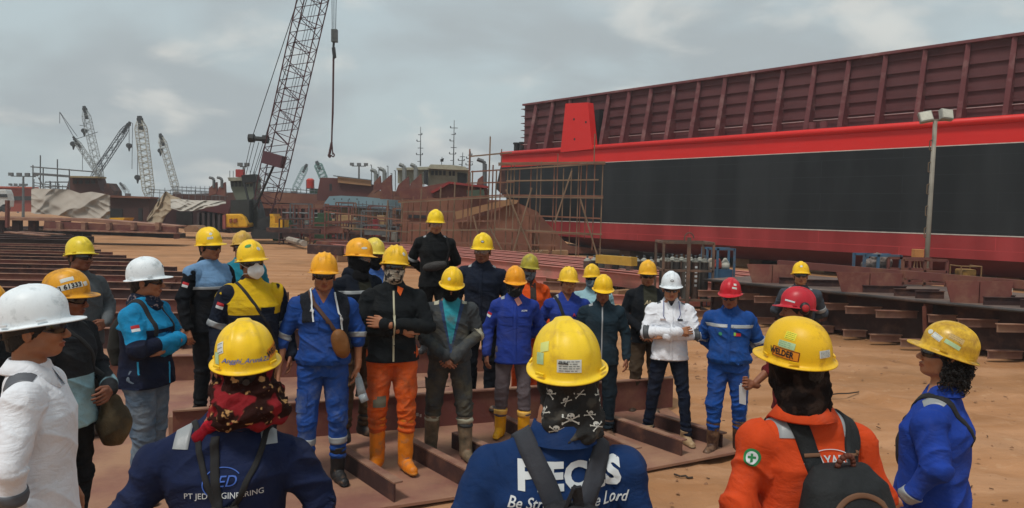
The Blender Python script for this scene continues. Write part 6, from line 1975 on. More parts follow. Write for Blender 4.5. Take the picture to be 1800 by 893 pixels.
mb = MB(); c = P(1613, 448, Dp - .1); mb.box(c, (.20, .16, .25)); sub(mb, 'switch_box', smat('orange_box', srgb('#b57a44'), rough=.6), pole, bevel=.01)
mb = MB(); 
for s_ in (-.05, .0, .06): mb.tube([c + Vector((s_, 0, -.12)), c + Vector((s_ * 1.4, 0, -.28)), c + Vector((s_ + .1, 0, -.36)), c + Vector((.17, .1, -.30))], .01, 5)
sub(mb, 'cable', smat('pale_cable', srgb('#a08060'), rough=.7), pole)
# rusty frame and yellow pump
a = base(1590, 15.6); b = base(1668, 15.6); e = empty('trestle', ((a.x + b.x) / 2, 15.6, 0)); tag(e, 'rusty open trestle under the lamp pole behind the deck section', 'trestle'); mb = MB()
for x in (a.x, (a.x + b.x) / 2, b.x):
    for y in (0, .6): mb.bar((x, 15.6 + y, 0), (x, 15.6 + y, 1.38), .05)
for z in (.9, 1.15, 1.38):
    for y in (0, .6): mb.bar((a.x, 15.6 + y, z), (b.x, 15.6 + y, z), .05)
sub(mb, 'frame', RUST, e)
c = P(1697, 482, 14.6); e = empty('pump', c + Vector((0, 0, -.2))); tag(e, 'small yellow engine pump with a guard frame, right of the lamp pole', 'pump')
mb = MB(); mb.box(c, (.26, .3, .2)); sub(mb, 'engine', smat('dirty_yellow', srgb('#8f6a30'), rough=.7, dirt=srgb('#4a3624'), damt=.6, dscale=9), e, bevel=.03)
mb = MB()
for x in (-.19, .19):
    mb.tube([c + Vector((x, -.18, -.2)), c + Vector((x, -.18, .16)), c + Vector((x, .18, .16)), c + Vector((x, .18, -.2))], .014)
mb.tube([c + Vector((-.19, -.18, .16)), c + Vector((.19, -.18, .16))], .014); sub(mb, 'guard_frame', smat('guard', srgb('#7a5c3c'), rough=.7), e)

# ------------------------------------------------------------------ stack of pink primed beams
SA_ = G(1160, 487, .62); SA_.z = 0
t1 = tline(SA_, 560, .62); t0 = tline(SA_, 1262, .62)
for i in range(8):
    off = .55 * i; z = .62 + .01 * (i % 2)
    mb = MB(); a = Vector((SA_.x, SA_.y, 0)) - NU * off + U * (t0 + .3 * (i % 3)); b = Vector((SA_.x, SA_.y, 0)) - NU * off + U * (t1 - .5 * (i % 2) - (4 if i > 5 else 0))
    for zz, w_, h_ in ((z, .16, .016), (z - .17, .014, .34), (z - .35, .12, .014)): mb.bar(a + UZ * zz, b + UZ * zz, w_, h_)
    e = tag(mb.build('steel_beam', PINK), 'long pink primed beam lying in the stack in front of the barge', 'steel beam', 'pink primed beams stacked side by side')
t = t0 + .6
k = 0
while t < t1:
    mb = MB(); c = Vector((SA_.x, SA_.y, .13)) + U * t; mb.bar(c + NU * (.5 + .3 * (k % 2)), c - NU * 4.6, .22, .24)
    tag(mb.build('timber', WOOD if k % 2 else PINK), 'cross timber end sticking out beneath the pink beams', 'timber', 'cross timbers under the pink beams'); t += 1.9; k += 1
for px0, px1, py, z, m in ((868, 960, 483, .45, PINK), (955, 1070, 495, .40, DUSTF), (1030, 1160, 517, .30, PINK), (905, 1000, 512, .2, RUSTD), (1060, 1150, 540, .12, RUSTD)):
    a = G(px0, py, z); b = G(px1, py + 4, z); mb = MB(); mb.bar(a - UZ * .1, b - UZ * .1, .014, .22); mb.bar(a, b, .12, .014)
    tag(mb.build('steel_offcut', m), 'short primed beam offcut lying before the pink stack, behind the men', 'steel offcut', 'beam offcuts in front of the pink stack')
mb = MB(); mb.bar(P(1052, 455, 20.5), P(1115, 460, 19.3), .2, .22); tag(mb.build('timber', smat('yellow_timber', srgb('#b08a34'), rough=.7)), 'yellow painted timber beam lying under the barge', 'timber')
# ------------------------------------------------------------------ far yard
def PR(mb, pts, D, th, d2=None):
    """solid with the outline pts (picture columns and rows) at distance D, th metres deep"""
    mx_ = sum(q[0] for q in pts) / len(pts)
    if D > 35: th = min(th, 1.3 if mx_ < 520 else 3.0)
    mb.prism([P(x, y, D) for x, y in pts], (0, th, 0))


def gz(px, D): q = P(px, 400, D); return Vector((q.x, q.y, 0))


def lattice(mb, a, b, w, d, n, r, taper=(1, 1), zig=True):
    a = Vector(a); b = Vector(b); ax = (b - a).normalized()
    x = ax.cross(Vector((0, 1, 0))).normalized(); y = ax.cross(x)
    def c(t, sx, sy):
        k = 1.0
        if t < .12: k = taper[0] + (1 - taper[0]) * t / .12
        if t > .9: k = taper[1] + (1 - taper[1]) * (1 - t) / .1
        return a.lerp(b, t) + x * sx * w / 2 * k + y * sy * d / 2 * k
    cs = ((-1, -1), (1, -1), (1, 1), (-1, 1))
    for i in range(n):
        t0, t1 = i / n, (i + 1) / n
        for q in range(4):
            mb.bar(c(t0, *cs[q]), c(t1, *cs[q]), 2 * r, n=4)
            q2 = (q + 1) % 4
            mb.bar(c(t0, *cs[q]), c(t1, *cs[q2]) if i % 2 else c(t0, *cs[q2]), r * 1.1, n=4)
            mb.bar(c(t0, *cs[q2 if i % 2 == 0 else q]), c(t1, *cs[q if i % 2 == 0 else q2]), r * 1.1, n=4)


# --- the crawler crane -------------------------------------------------
BOOMR = smat('boom_red', srgb('#54333a'), rough=.6, var=.2, sc=.6)
DC = 46.0
cg = gz(455, DC)
crane = empty('crawler_crane', cg); tag(crane, 'crawler crane with dark red lattice boom rising out of the picture, yellow body', 'crane')
top = P(566, -70, 41); foot = P(470, 352, DC)
mb = MB(); lattice(mb, foot, top, 1.30, 1.1, 21, .038, (.9, 1)); 
mb.bar(P(452, 408, DC), foot + Vector((-.5, 0, 0)), .12, n=6); mb.bar(P(462, 408, DC), foot + Vector((.5, 0, 0)), .12, n=6); sub(mb, 'boom', BOOMR, crane)
mb = MB(); q = P(482, 281, 44.6); mb.box(q, (1.1, .9, .7), M=Euler((0, .25, 0)).to_matrix())
sub(mb, 'boom_joint_box', BOOMR, crane)
wm = smat('steel_wire', (.03, .03, .033), rough=.6)
mb = MB()
for x0, y0, x1, y1, D1 in ((443, 243, 533, -30, 41), (465, 246, 548, -30, 41)): mb.bar(P(x0, y0, 45), P(x1, y1, D1), .05, n=4)
for x0, x1 in ((441, 427), (447, 431), (455, 438), (463, 443), (467, 446)): mb.bar(P(x0, 250, 45), P(x1, 312, DC + 1), .035, n=4)
for dx in (-5, 0, 5): mb.bar(P(500 + dx, 230, 44), P(560 + dx, -30, 41.5), .03, n=4)
sub(mb, 'pendant_wire', wm, crane)
mb = MB(); a = P(441, 243, 45); b = P(468, 245, 45); mb.bar(a, b, .28, n=10); mb.cone(a - Vector((.12, 0, 0)), a + Vector((.2, 0, 0)), .25, .25, 10); mb.cone(b - Vector((.2, 0, 0)), b + Vector((.12, 0, 0)), .25, .25, 10); sub(mb, 'equaliser', BLACKM, crane)
mb = MB(); mb.bar(P(484, 285, 44.6), P(434, 398, DC), .14, n=6); mb.bar(P(427, 312, DC + 1), P(448, 400, DC), .16, n=6); mb.bar(P(446, 312, DC + 1), P(452, 400, DC), .14, n=6); PR(mb, [(424, 308), (448, 306), (452, 320), (426, 322)], DC + .8, .8); sub(mb, 'gantry', BLACKM, crane)
mb = MB(); PR(mb, [(405, 352), (446, 350), (452, 368), (458, 398), (458, 408), (410, 408), (405, 398)], DC - .4, 3.2); PR(mb, [(405, 300 + 55), (415, 352), (438, 352), (438, 402), (405, 402)], DC - 1, 1.2); sub(mb, 'machinery_house', smat('house_dark', srgb('#2b2d2c'), rough=.6, var=.4, sc=1.2), crane)
mb = MB(); PR(mb, [(393, 378), (398, 376), (422, 376), (429, 382), (436, 396), (434, 400), (393, 400)], DC - 1.4, 2.6); cab = sub(mb, 'counterweight_cover', YELM, crane, bevel=.08)
mb = MB(); PR(mb, [(391, 378), (396, 377), (396, 402), (391, 402)], DC - 1.5, 2.8); sub(mb, 'tail_plate', smat('faded_red', srgb('#8a4a44'), rough=.7), crane)
mb = MB()
for x0, x1 in ((403, 407), (410, 416)): PR(mb, [(x0, 385), (x1, 384), (x1, 391), (x0, 391)], DC - 1.5, .15)
sub(mb, 'vent', smat('vent_rust', srgb('#8a4a20')), crane)
mb = MB(); PR(mb, [(475, 381), (483, 380), (483, 392), (492, 392), (492, 384), (496, 384), (496, 400), (474, 400)], DC - 1.4, 2); PR(mb, [(474, 376), (480, 376), (482, 384), (475, 384)], DC - 1.4, 2); sub(mb, 'cab', YELM, crane)
mb = MB(); PR(mb, [(452, 385), (474, 380), (476, 402), (452, 404)], DC - 1, 3); sub(mb, 'deck_machinery', BLACKM, crane)
for dx, dz in ((0, 0), (0, 3.6)):
    mb = MB(); PR(mb, [(440, 410), (446, 404), (486, 404), (493, 410), (490, 420), (444, 420)], DC - 1.6 + dz, .8); sub(mb, 'track', BLACKM, crane)
mb = MB(); PR(mb, [(446, 400), (486, 400), (486, 410), (446, 410)], DC - .8, 3); sub(mb, 'undercarriage', BLACKM, crane)
# hoist line, block and sling
Dh = 41
hb_ = empty('hook_block', P(587, 75, Dh)); tag(hb_, 'crane hook block with long chain sling hanging high against the sky', 'hook')
mb = MB()
for x0, x1 in ((583, 584), (587, 587), (592, 590)): mb.bar(P(x0, -60, Dh), P(x1, 52, Dh), .035, n=4)
sub(mb, 'hoist_rope', wm, hb_)
mb = MB(); PR(mb, [(582, 51), (592, 51), (592, 73), (582, 73)], Dh - .15, .3); sub(mb, 'block', smat('block_grey', srgb('#4a4d4c'), rough=.5, var=.3, sc=3), hb_)
mb = MB(); mb.bar(P(587, 73, Dh), P(586, 84, Dh), .12, n=6); PR(mb, [(583, 84), (588, 82), (590, 100), (585, 103)], Dh - .1, .2); sub(mb, 'hook', BLACKM, hb_)
ch = smat('chain_rust', srgb('#4a2f2f'), rough=.7)
mb = MB(); mb.tube([P(586, 95, Dh), P(585, 180, Dh), P(583, 250, Dh), P(579, 274, Dh)], .045, 5); mb.tube([P(587, 95, Dh), P(585.5, 200, Dh), P(583, 245, Dh), P(585, 272, Dh)], .035, 5)
PR(mb, [(581, 250), (584, 250), (581, 270), (577, 270)], Dh, .12); mb.tube([P(585, 268, Dh), P(588, 272, Dh), P(586, 276, Dh), P(583, 274, Dh)], .035, 5); mb.tube([P(580, 268, Dh), P(577, 273, Dh), P(580, 277, Dh), P(582, 272, Dh)], .05, 5)
sub(mb, 'sling', ch, hb_)

# --- far lattice cranes ------------------------------------------------
PALE = smat('pale_boom', srgb('#8b9190'), rough=.7, var=.2, sc=.2)
PALE2 = smat('cream_boom', srgb('#a3a193'), rough=.7, var=.2, sc=.2)
GRN = smat('green_boom', srgb('#4f7f78'), rough=.7, var=.2, sc=.2)
def fcrane(label, pts, w, D, m, n, tip=None, hook=None, base_=True, bm_=None, back=None, r=.045):
    a = P(*pts[0], D); b = P(*pts[1], D)
    e = empty('lattice_crane', Vector((a.x, a.y, 0))); tag(e, label, 'crane')
    mb = MB(); lattice(mb, a, b, w, w * .8, n, r, (.5, .35)); sub(mb, 'boom', m, e)
    if tip:
        mb = MB(); c = P(*pts[1], D); ax = (b - a).normalized(); mb.bar(b - ax * 1.6, b + ax * .5, w * .38, w * .4); mb.cone(b + Vector((0, -.3, 0)), b + Vector((0, .3, 0)), w * .28, w * .28, 10); sub(mb, 'boom_head', BLACKM, e)
    if hook:
        mb = MB(); h0 = P(hook[0], hook[1], D); h1 = P(hook[2], hook[3], D); mb.bar(h0, h1, .10, n=4); sub(mb, 'hoist_rope', wm, e)
        mb = MB(); mb.cone(h1 - Vector((0, .3, 0)), h1 + Vector((0, .3, 0)), .38, .38, 10); mb.cone(h1 - UZ * .3, h1 - UZ * .9, .22, .08, 8); sub(mb, 'hook_block', BLACKM, e)
    if back:
        mb = MB()
        for q in back: mb.bar(P(q[0], q[1], D), P(q[2], q[3], D), .09, n=4)
        sub(mb, 'stay_wire', wm, e)
    mb = MB(); f = Vector((a.x, a.y, 0)); mb.box(f + UZ * 1.2, (5.5, 5, 2)); mb.box(f + UZ * .4, (6.5, 1, .8)); mb.bar(f + UZ * 2, a, w, w)
    sub(mb, 'carrier', DARKH, e)
    return e
fcrane('thin pale crane leaning left with a long jib, leftmost of the far cranes', ((180, 316), (132, 245)), .7, 120, PALE, 18, True, (131, 245, 129, 253 + 0), r=.045, back=[(105, 197, 132, 245), (106, 198, 136, 240), (105, 197, 105, 217), (132, 245, 172, 232)])
fcrane('pale grey lattice crane with black head and hanging block behind the leftmost jib', ((178, 322), (149, 192)), 1.05, 125, PALE, 22, True, (148, 210, 148, 230), back=[(145, 262, 145, 300), (140, 220, 150, 222)])
fcrane('dark thin crane leaning right, crossing the pale ones', ((160, 318), (226, 219)), .9, 122, smat('dull_blue_boom', srgb('#4a5058'), rough=.7), 14, True, (227, 222, 227, 256), back=[(226, 218, 165, 298), (233, 216, 232, 297), (226, 219, 176, 302)], r=.06)
fcrane('tall cream lattice crane standing nearly upright, middle of the far cranes', ((263, 350), (246, 210)), 1.35, 115, PALE2, 26, True, (242, 250, 242, 312), r=.06)
fcrane('short pale crane leaning left, right of the tall cream crane', ((311, 338), (283, 240)), 1.0, 130, PALE2, 20, True, (282, 245, 282, 265), r=.05)
fcrane('small green crane leaning right, beyond the red water tank', ((517, 336), (538, 292)), 1.2, 170, GRN, 12, True, None)
fcrane('small green crane leaning left, just left of the hull with the timber top', ((571, 318), (558, 287)), 1.5, 170, GRN, 10, True, None, r=.08)
fcrane('tiny dark boom low on the horizon between the cream crane and the tarpaulin', ((225, 340), (213, 324)), 1.0, 190, PALE, 6, True, None)

# --- far left ground level ---------------------------------------------
SHED = smat('red_shed', srgb('#8a3a26'), rough=.8, var=.2, sc=.1)
mb = MB(); PR(mb, [(-60, 329), (56, 331), (56, 372), (-60, 372)], 105, 20); e = empty('shed', gz(0, 105)); tag(e, 'long low red shed at the far left edge', 'shed'); sub(mb, 'wall', SHED, e)
mb = MB(); PR(mb, [(-60, 345), (56, 345), (56, 352), (-60, 352)], 104.8, .1); sub(mb, 'opening', BLACKM, e)
mb = MB(); PR(mb, [(-60, 326.5), (58, 328.5), (58, 331), (-60, 329)], 104.5, 21); sub(mb, 'roof', smat('shed_roof', srgb('#a8482c'), rough=.7), e)
e = empty('truck', gz(5, 95)); tag(e, 'white truck cab half cut by the left edge of the picture', 'truck')
mb = MB(); PR(mb, [(-16, 333), (9, 333), (12, 340), (14, 352), (13, 364), (-16, 364)], 95, 2.4); sub(mb, 'cab', smat('white_truck', srgb('#b9bcba'), rough=.5), e, bevel=.12)
mb = MB(); PR(mb, [(-4, 341), (11, 341), (13, 347), (-4, 347)], 94.9, .1); sub(mb, 'windscreen', BLACKM, e)
for x in (-6, 8):
    mb = MB(); q = P(x, 366, 95); mb.cone(q, q + Vector((0, .4, 0)), .5, .5, 14); sub(mb, 'wheel', BLACKM, e)
def ltower(px, yt, D, w, label, arms=4):
    f = gz(px, D); t = P(px, yt, D); e = empty('light_tower', f); tag(e, label, 'light tower')
    mb = MB(); mb.cone(f, t, .18, .12, 8); sub(mb, 'mast', GREYM, e)
    mb = MB(); mb.bar(t - Vector((w, 0, 0)), t + Vector((w, 0, 0)), .12); sub(mb, 'crossarm', GREYM, e)
    for i in range(arms):
        mb = MB(); mb.box(t + Vector((-w + 2 * w * i / (arms - 1), 0, .25)), (.55, .3, .4)); sub(mb, 'floodlight', GREYM, e)
ltower(41, 310, 100, 1.6, 'light tower with a row of lamps left of the scaffold, far left'); ltower(32, 327, 140, 1.4, 'small distant light tower over the red shed'); ltower(631, 292, 110, 1.0, 'small light tower above the timber topped hull', 3); ltower(428, 0 + 243 + 50, 90, .4, 'slim mast light above the red tank of the crane', 2)
# scaffold over the tarpaulin block
e = empty('scaffold', gz(100, 58)); tag(e, 'thin dark scaffold frame above the big tarpaulin at the far left', 'scaffold')
for x, y0 in ((58, 290), (71, 273), (76, 296), (101, 280), (102, 320), (122, 297), (118, 330), (88, 318)):
    mb = MB(); mb.bar(P(x, y0, 58), P(x, 336, 58), .09, n=5); sub(mb, 'pole', GREYM, e)
for a, b in (((54, 293), (165, 302)), ((57, 304), (122, 309)), ((57, 306), (122, 311)), ((80, 320), (120, 320)), ((80, 328), (120, 328)), ((68, 312), (77, 330))):
    mb = MB(); mb.bar(P(*a, 58), P(*b, 58), .10, n=5); sub(mb, 'pole', GREYM, e)
# rusty deckhouse behind the tarpaulin
e = empty('wheelhouse', gz(145, 62)); tag(e, 'rusty unfinished wheelhouse standing over the big tarpaulin', 'wheelhouse')
mb = MB(); PR(mb, [(116, 333), (122, 312), (170, 313), (176, 333), (196, 345), (60, 345), (60, 332)], 62, 8); sub(mb, 'wall', DARKH, e)
mb = MB(); PR(mb, [(120, 309), (172, 310), (172, 313), (120, 312)], 61.5, 9); sub(mb, 'roof', smat('tan_edge', srgb('#8a7a58')), e)
for x in (128, 138, 150, 160):
    mb = MB(); PR(mb, [(x, 317), (x + 6, 317), (x + 6, 323), (x, 323)], 61.9, .08); sub(mb, 'window', BLACKM, e)
mb = MB(); PR(mb, [(182, 345), (184, 322), (190, 322), (199, 335), (200, 345)], 60, 3); sub(mb, 'fin', RUSTD, e)
# tarpaulins
def tarp(name, rows, D, m, label, seed, amp=.35, depth=2.0):
    """sheet hung between outline columns: rows = [(x, ytop, ybottom)], with folds and a back"""
    n = 96; k = 54; V = []; rng = np.random.RandomState(seed)
    xs = np.array([r[0] for r in rows], float); yt = np.array([r[1] for r in rows], float); yb = np.array([r[2] for r in rows], float)
    uu = np.linspace(xs[0], xs[-1], n)
    P0 = []
    for i, x in enumerate(uu):
        a = np.interp(x, xs, yt); b = np.interp(x, xs, yb)
        for j in range(k + 1): P0.append((i / n, j / k, x, a + (b - a) * j / k))
    P0 = np.array(P0)
    q = np.stack([P0[:, 0] * 6 + P0[:, 1] * 2.5, P0[:, 1] * 1.1 - P0[:, 0] * 1.0, P0[:, 0] * 0], 1) + rng.rand(3) * 20
    q2 = np.stack([P0[:, 0] * 7 - P0[:, 1] * 4, P0[:, 1] * 1.5, P0[:, 0] * 0], 1) + rng.rand(3) * 20
    dd = ((ridged(q) ** 2 - .4) * amp + (ridged(q2) ** 2 - .4) * amp * .35) * .45
    for (u, v, x, y), d_ in zip(P0, dd):
        V.append(tuple(P(x, y, D - d_ * 1.6 - v * depth * .5)))
    Q = [(i * (k + 1) + j, (i + 1) * (k + 1) + j, (i + 1) * (k + 1) + j + 1, i * (k + 1) + j + 1) for i in range(n - 1) for j in range(k)]
    nb = len(V); V += [(x, y + .12, z) for x, y, z in V]; Q += [tuple(nb + i for i in q_[::-1]) for q_ in Q]
    o = link(name, npmesh(name, V, Q), m); tag(o, label, 'tarpaulin'); return o
TARP = smat('grey_tarpaulin', srgb('#9c9287'), rough=.85, var=.14, sc=.5, bump=.3, bsc=3)
tarp('tarpaulin', [(55, 333, 374), (62, 331, 376), (90, 332, 377), (120, 333, 381), (140, 340, 386), (160, 337, 389), (178, 340, 390), (192, 343, 388)], 52, TARP, 'big creased grey tarpaulin draped over a block at the far left', 3, .8)
tarp('tarpaulin', [(258, 384, 390), (272, 362, 394), (284, 345, 392), (291, 336, 378), (302, 344, 368), (318, 349, 370)], 50, smat('tan_tarpaulin', srgb('#93826c'), rough=.85, var=.15, sc=1, bump=.3, bsc=4), 'tan tarpaulin hanging slanted beside the white one', 8, .6)
tarp('tarpaulin', [(300, 350, 366), (316, 350, 371), (340, 352, 371), (360, 352, 366), (396, 353, 358)], 49.5, smat('white_tarpaulin', srgb('#a9a298'), rough=.85, var=.15, sc=1, bump=.3, bsc=4), 'whitish tarpaulin over the low hull between the tan tarpaulin and the crane', 11, .4)
# hull blocks
def hull(label, D, solids, cat='ship hull', name='ship_hull', at=None):
    """solids: (part, outline, extra depth, thickness, material)"""
    x0 = solids[0][1][0][0] if at is None else at
    e = empty(name, gz(x0, D)); tag(e, label, cat)
    for pn, pts, dd, th, m in solids:
        mb = MB(); PR(mb, pts, D + dd, th); sub(mb, pn, m, e)
    return e
def windows(e, D, x0, x1, y0, y1, n, m=BLACKM, nm='window', fill=.62, slope=0):
    for i in range(n):
        a = x0 + (x1 - x0) * i / n; b = a + (x1 - x0) / n * fill; dy = slope * (a - x0)
        mb = MB(); PR(mb, [(a, y0 + dy), (b, y0 + dy), (b, y1 + dy), (a, y1 + dy)], D - .06, .08); sub(mb, nm, m, e)
def posts(e, D, x0, x1, y0, y1, n, m, w=.25, nm='post', th=.3):
    for i in range(n):
        x = x0 + (x1 - x0) * (i + .5) / n; mb = MB(); a = P(x, y0, D); b = P(x, y1, D); mb.bar(a, b, w, th); sub(mb, nm, m, e)
e = hull('low brown hull block between the two tarpaulins', 54, [('plating', [(190, 345), (262, 348), (262, 392), (190, 392)], 0, 8, DARKH), ('deck_edge', [(188, 343), (264, 346), (264, 349), (188, 347)], -.3, 8, BROWNH), ('recess', [(192, 366), (215, 367), (215, 384), (192, 384)], -.05, .1, BLACKM), ('recess', [(243, 366), (250, 366), (250, 388), (243, 388)], -.05, .1, BLACKM)])
e = hull('dark maroon hull block with vertical ribs behind the white tarpaulin', 51, [('plating', [(282, 366), (405, 364), (405, 410), (282, 398)], 0, 5, smat('maroon_dark', srgb('#3f2729'), rough=.8, var=.2, sc=.3)), ('recess', [(310, 372), (338, 372), (338, 402), (310, 400)], -.05, .1, BLACKM), ('upper_plate', [(352, 352), (408, 352), (400, 377), (352, 370)], -.4, 4, smat('maroon_mid', srgb('#5a2f33'), rough=.8, var=.2, sc=.3))])
posts(e, 50.8, 345, 400, 374, 404, 6, smat('rib_grey', srgb('#4a4042')), .16)
mb = MB(); F = None
o = hull('small heap of earth covered with sacking beside the dark hull block', 47, [('heap', [(322, 402), (330, 396), (345, 397), (352, 404), (340, 408), (325, 408)], 0, 1.5, smat('earth', srgb('#8a6a50')))], 'heap', 'earth_heap')
e = hull('long low barge hull with grey railing behind the crane, left part', 70, [('plating', [(300, 342), (470, 336), (600, 344), (600, 372), (300, 372)], 0, 12, DARKH), ('bulwark', [(448, 336), (530, 341), (585, 343), (585, 358), (448, 356)], -.8, .6, BROWNH)])
for y in (330, 335):
    mb = MB(); mb.bar(P(300, y - 2, 69.5), P(372, y + 2, 69.5), .06, n=4); sub(mb, 'rail', GREYM, e)
for x in range(304, 372, 8):
    mb = MB(); mb.bar(P(x, 327, 69.5), P(x, 342, 69.5), .05, n=4); sub(mb, 'stanchion', GREYM, e)
for pts in (([(367, 344), (367, 331), (380, 320), (381, 340)]), ([(381, 342), (384, 330), (395, 320), (396, 345)])):
    mb = MB(); PR(mb, pts, 66, .35); sub(mb, 'fin', RUST, e)
for x in (372, 386):
    mb = MB(); mb.tube([P(x + 4, 330, 66), P(x + 4, 316, 66), P(x + 1, 313, 66), P(x - 4, 312, 66)], .13, 6); sub(mb, 'vent_pipe', GREYM, e)
# greenish wheelhouse behind the crane
e = hull('grey-green wheelhouse with a red tank on its roof, behind the crane gantry', 60, [('wall', [(404, 316), (446, 314), (450, 326), (447, 345), (440, 352), (415, 352), (406, 330)], 0, 5, smat('greygreen', srgb('#5a6154'), rough=.75, var=.25, sc=.4)), ('roof', [(400, 312), (450, 311), (452, 316), (402, 318)], -.4, 6, CREAM)], 'wheelhouse', 'wheelhouse')
windows(e, 60, 406, 446, 319, 328, 6)
mb = MB(); a = P(421, 311, 61); b = P(421, 298, 61); mb.cone(Vector((a.x, 61, a.z)), Vector((a.x, 61, b.z)), .30, .30, 14); PR(mb, [(415, 311), (415, 299), (427, 298), (427, 311)], 60.6, .5); sub(mb, 'tank', smat('tank_red', srgb('#9a2f2c'), rough=.6), e)
for x in (404, 410, 440, 447):
    mb = MB(); mb.bar(P(x, 312, 60), P(x, 300, 60), .05, n=4); sub(mb, 'stanchion', GREYM, e)
# dark hull flank and staging behind the light blue boat
e = hull('long dark hull flank on supports behind the crane and the light blue boat', 63, [('plating', [(452, 362), (720, 366), (720, 432), (500, 420), (452, 408)], 0, 3, DARKH), ('belt', [(452, 358), (580, 360), (580, 367), (452, 366)], -.4, .5, BROWNH), ('pier', [(640, 372), (662, 376), (662, 420), (640, 418)], -.5, .6, smat('ochre_pier', srgb('#5c4c30'), rough=.85)), ('pier', [(600, 372), (616, 374), (616, 415), (600, 413)], -.5, .6, smat('ochre_pier', srgb('#5c4c30')))])
posts(e, 62.5, 500, 600, 366, 414, 9, RUST, .22, 'support'); posts(e, 62.4, 505, 700, 384, 418, 12, GREYM, .12, 'prop')
for y in (374, 385, 398):
    mb = MB(); mb.bar(P(495, y, 62), P(700, y + 5, 62), .14, n=4); sub(mb, 'rail', GREYM, e)
for x0, x1, y0, y1 in ((512, 524, 376, 392), (536, 548, 378, 396), (556, 566, 380, 400), (574, 590, 384, 404), (622, 634, 386, 404), (668, 684, 388, 408)):
    mb = MB(); PR(mb, [(x0, y0), (x1, y0), (x1, y1), (x0, y1)], 62.9, .1); sub(mb, 'opening', BLACKM, e)
rnd = random.Random(77)
for k_, (xa, xb, ya, yb, D_f) in enumerate(((262, 400, 338, 345, 68), (470, 560, 334, 341, 70), (60, 116, 326, 334, 57), (600, 760, 362, 372, 54))):
    e = empty('railing', gz((xa + xb) / 2, D_f)); tag(e, ('thin grey railing along the low hull before the crane', 'thin grey railing between the crane boom and the water tank', 'small railing under the scaffold above the tarpaulin', 'thin scaffold rail along the light blue boat')[k_], 'railing')
    for y in (-5, 0):
        mb = MB(); mb.bar(P(xa, ya + y, D_f), P(xb, yb + y, D_f), .06, n=4); sub(mb, 'rail', GREYM, e)
    x = xa
    while x < xb:
        y = ya + (yb - ya) * (x - xa) / (xb - xa); mb = MB(); mb.bar(P(x, y - rnd.uniform(5, 13), D_f), P(x, y + (10 if k_ < 3 else 45), D_f), .055, n=4); sub(mb, 'stanchion', GREYM, e); x += rnd.uniform(6, 12)
# water tank and green boxes
e = empty('water_tank', gz(545, 72)); tag(e, 'orange red plastic water tank on a steel stand', 'tank')
mb = MB(); c = P(545.5, 331, 72); t = P(545.5, 316, 72); mb.cone(c, t, .36, .36, 18); mb.cone(t, t + UZ * .12, .36, .2, 18)
for k in range(5): z = c + (t - c) * (k + .5) / 5; mb.cone(z - UZ * .02, z + UZ * .02, .38, .38, 18)
sub(mb, 'tank', smat('tank_orange', srgb('#b9382a'), rough=.5), e)
mb = MB()
for x in (538.5, 552): mb.bar(P(x, 342, 71.8), P(x, 317, 71.8), .06, n=4)
mb.bar(P(538, 331.5, 71.8), P(552.5, 331.5, 71.8), .06); sub(mb, 'stand', GREYM, e)
hull('green steel box beside the water tank', 72, [('box', [(544, 331), (565, 332), (565, 341), (544, 340)], .5, 2, smat('green_box', srgb('#3f5f48'), rough=.7, var=.2))], 'container', 'green_box')
# block with timber topping
TOPW = smat('new_timber', srgb('#9a7452'), rough=.85, var=.15, sc=.3)
e = hull('dark red hull block with plywood bulwark, right of the water tank', 64, [('plating', [(557, 344), (561, 322), (563, 312), (594, 313), (655, 324), (660, 352), (557, 352)], 0, 9, smat('mauve_hull', srgb('#5a312d'), rough=.8, var=.2, sc=.25)), ('plywood', [(593, 310), (652, 316), (652, 327), (594, 321)], -.3, .3, TOPW), ('opening', [(579, 323), (583, 323), (583, 335), (579, 335)], -.05, .1, BLACKM)])
mb = MB(); mb.bar(P(586, 309, 63.6), P(654, 317, 63.6), .08); sub(mb, 'cap_rail', GREYM, e)
# light blue boat
e = hull('light blue boat hull with ochre underside on the slip', 56, [('hull', [(570, 357), (579, 345), (600, 344), (640, 346), (700, 352), (740, 357), (760, 364), (740, 374), (700, 368), (640, 362), (569, 360)], 0, 6, smat('pale_blue_paint', srgb('#7d98a2'), rough=.5, var=.1, sc=.3)),
    ('chine', [(569, 360), (640, 362), (700, 368), (742, 374), (742, 377), (700, 371.5), (640, 366), (569, 363)], -.2, 6, smat('slate', srgb('#4c5560'), rough=.6)),
    ('bottom', [(570, 363), (640, 366), (700, 371.5), (752, 378), (766, 400), (762, 420), (735, 410), (700, 396), (660, 384), (620, 377), (590, 376)], .3, 5, smat('ochre', srgb('#6a5a3c'), rough=.8, var=.2, sc=.3))], 'boat', 'boat')
windows(e, 55.9, 586, 640, 349, 351, 4, nm='scupper', fill=.12)
posts(e, 57, 600, 690, 376, 425, 5, smat('support_ochre', srgb('#5c4c30')), .55, nm='support')
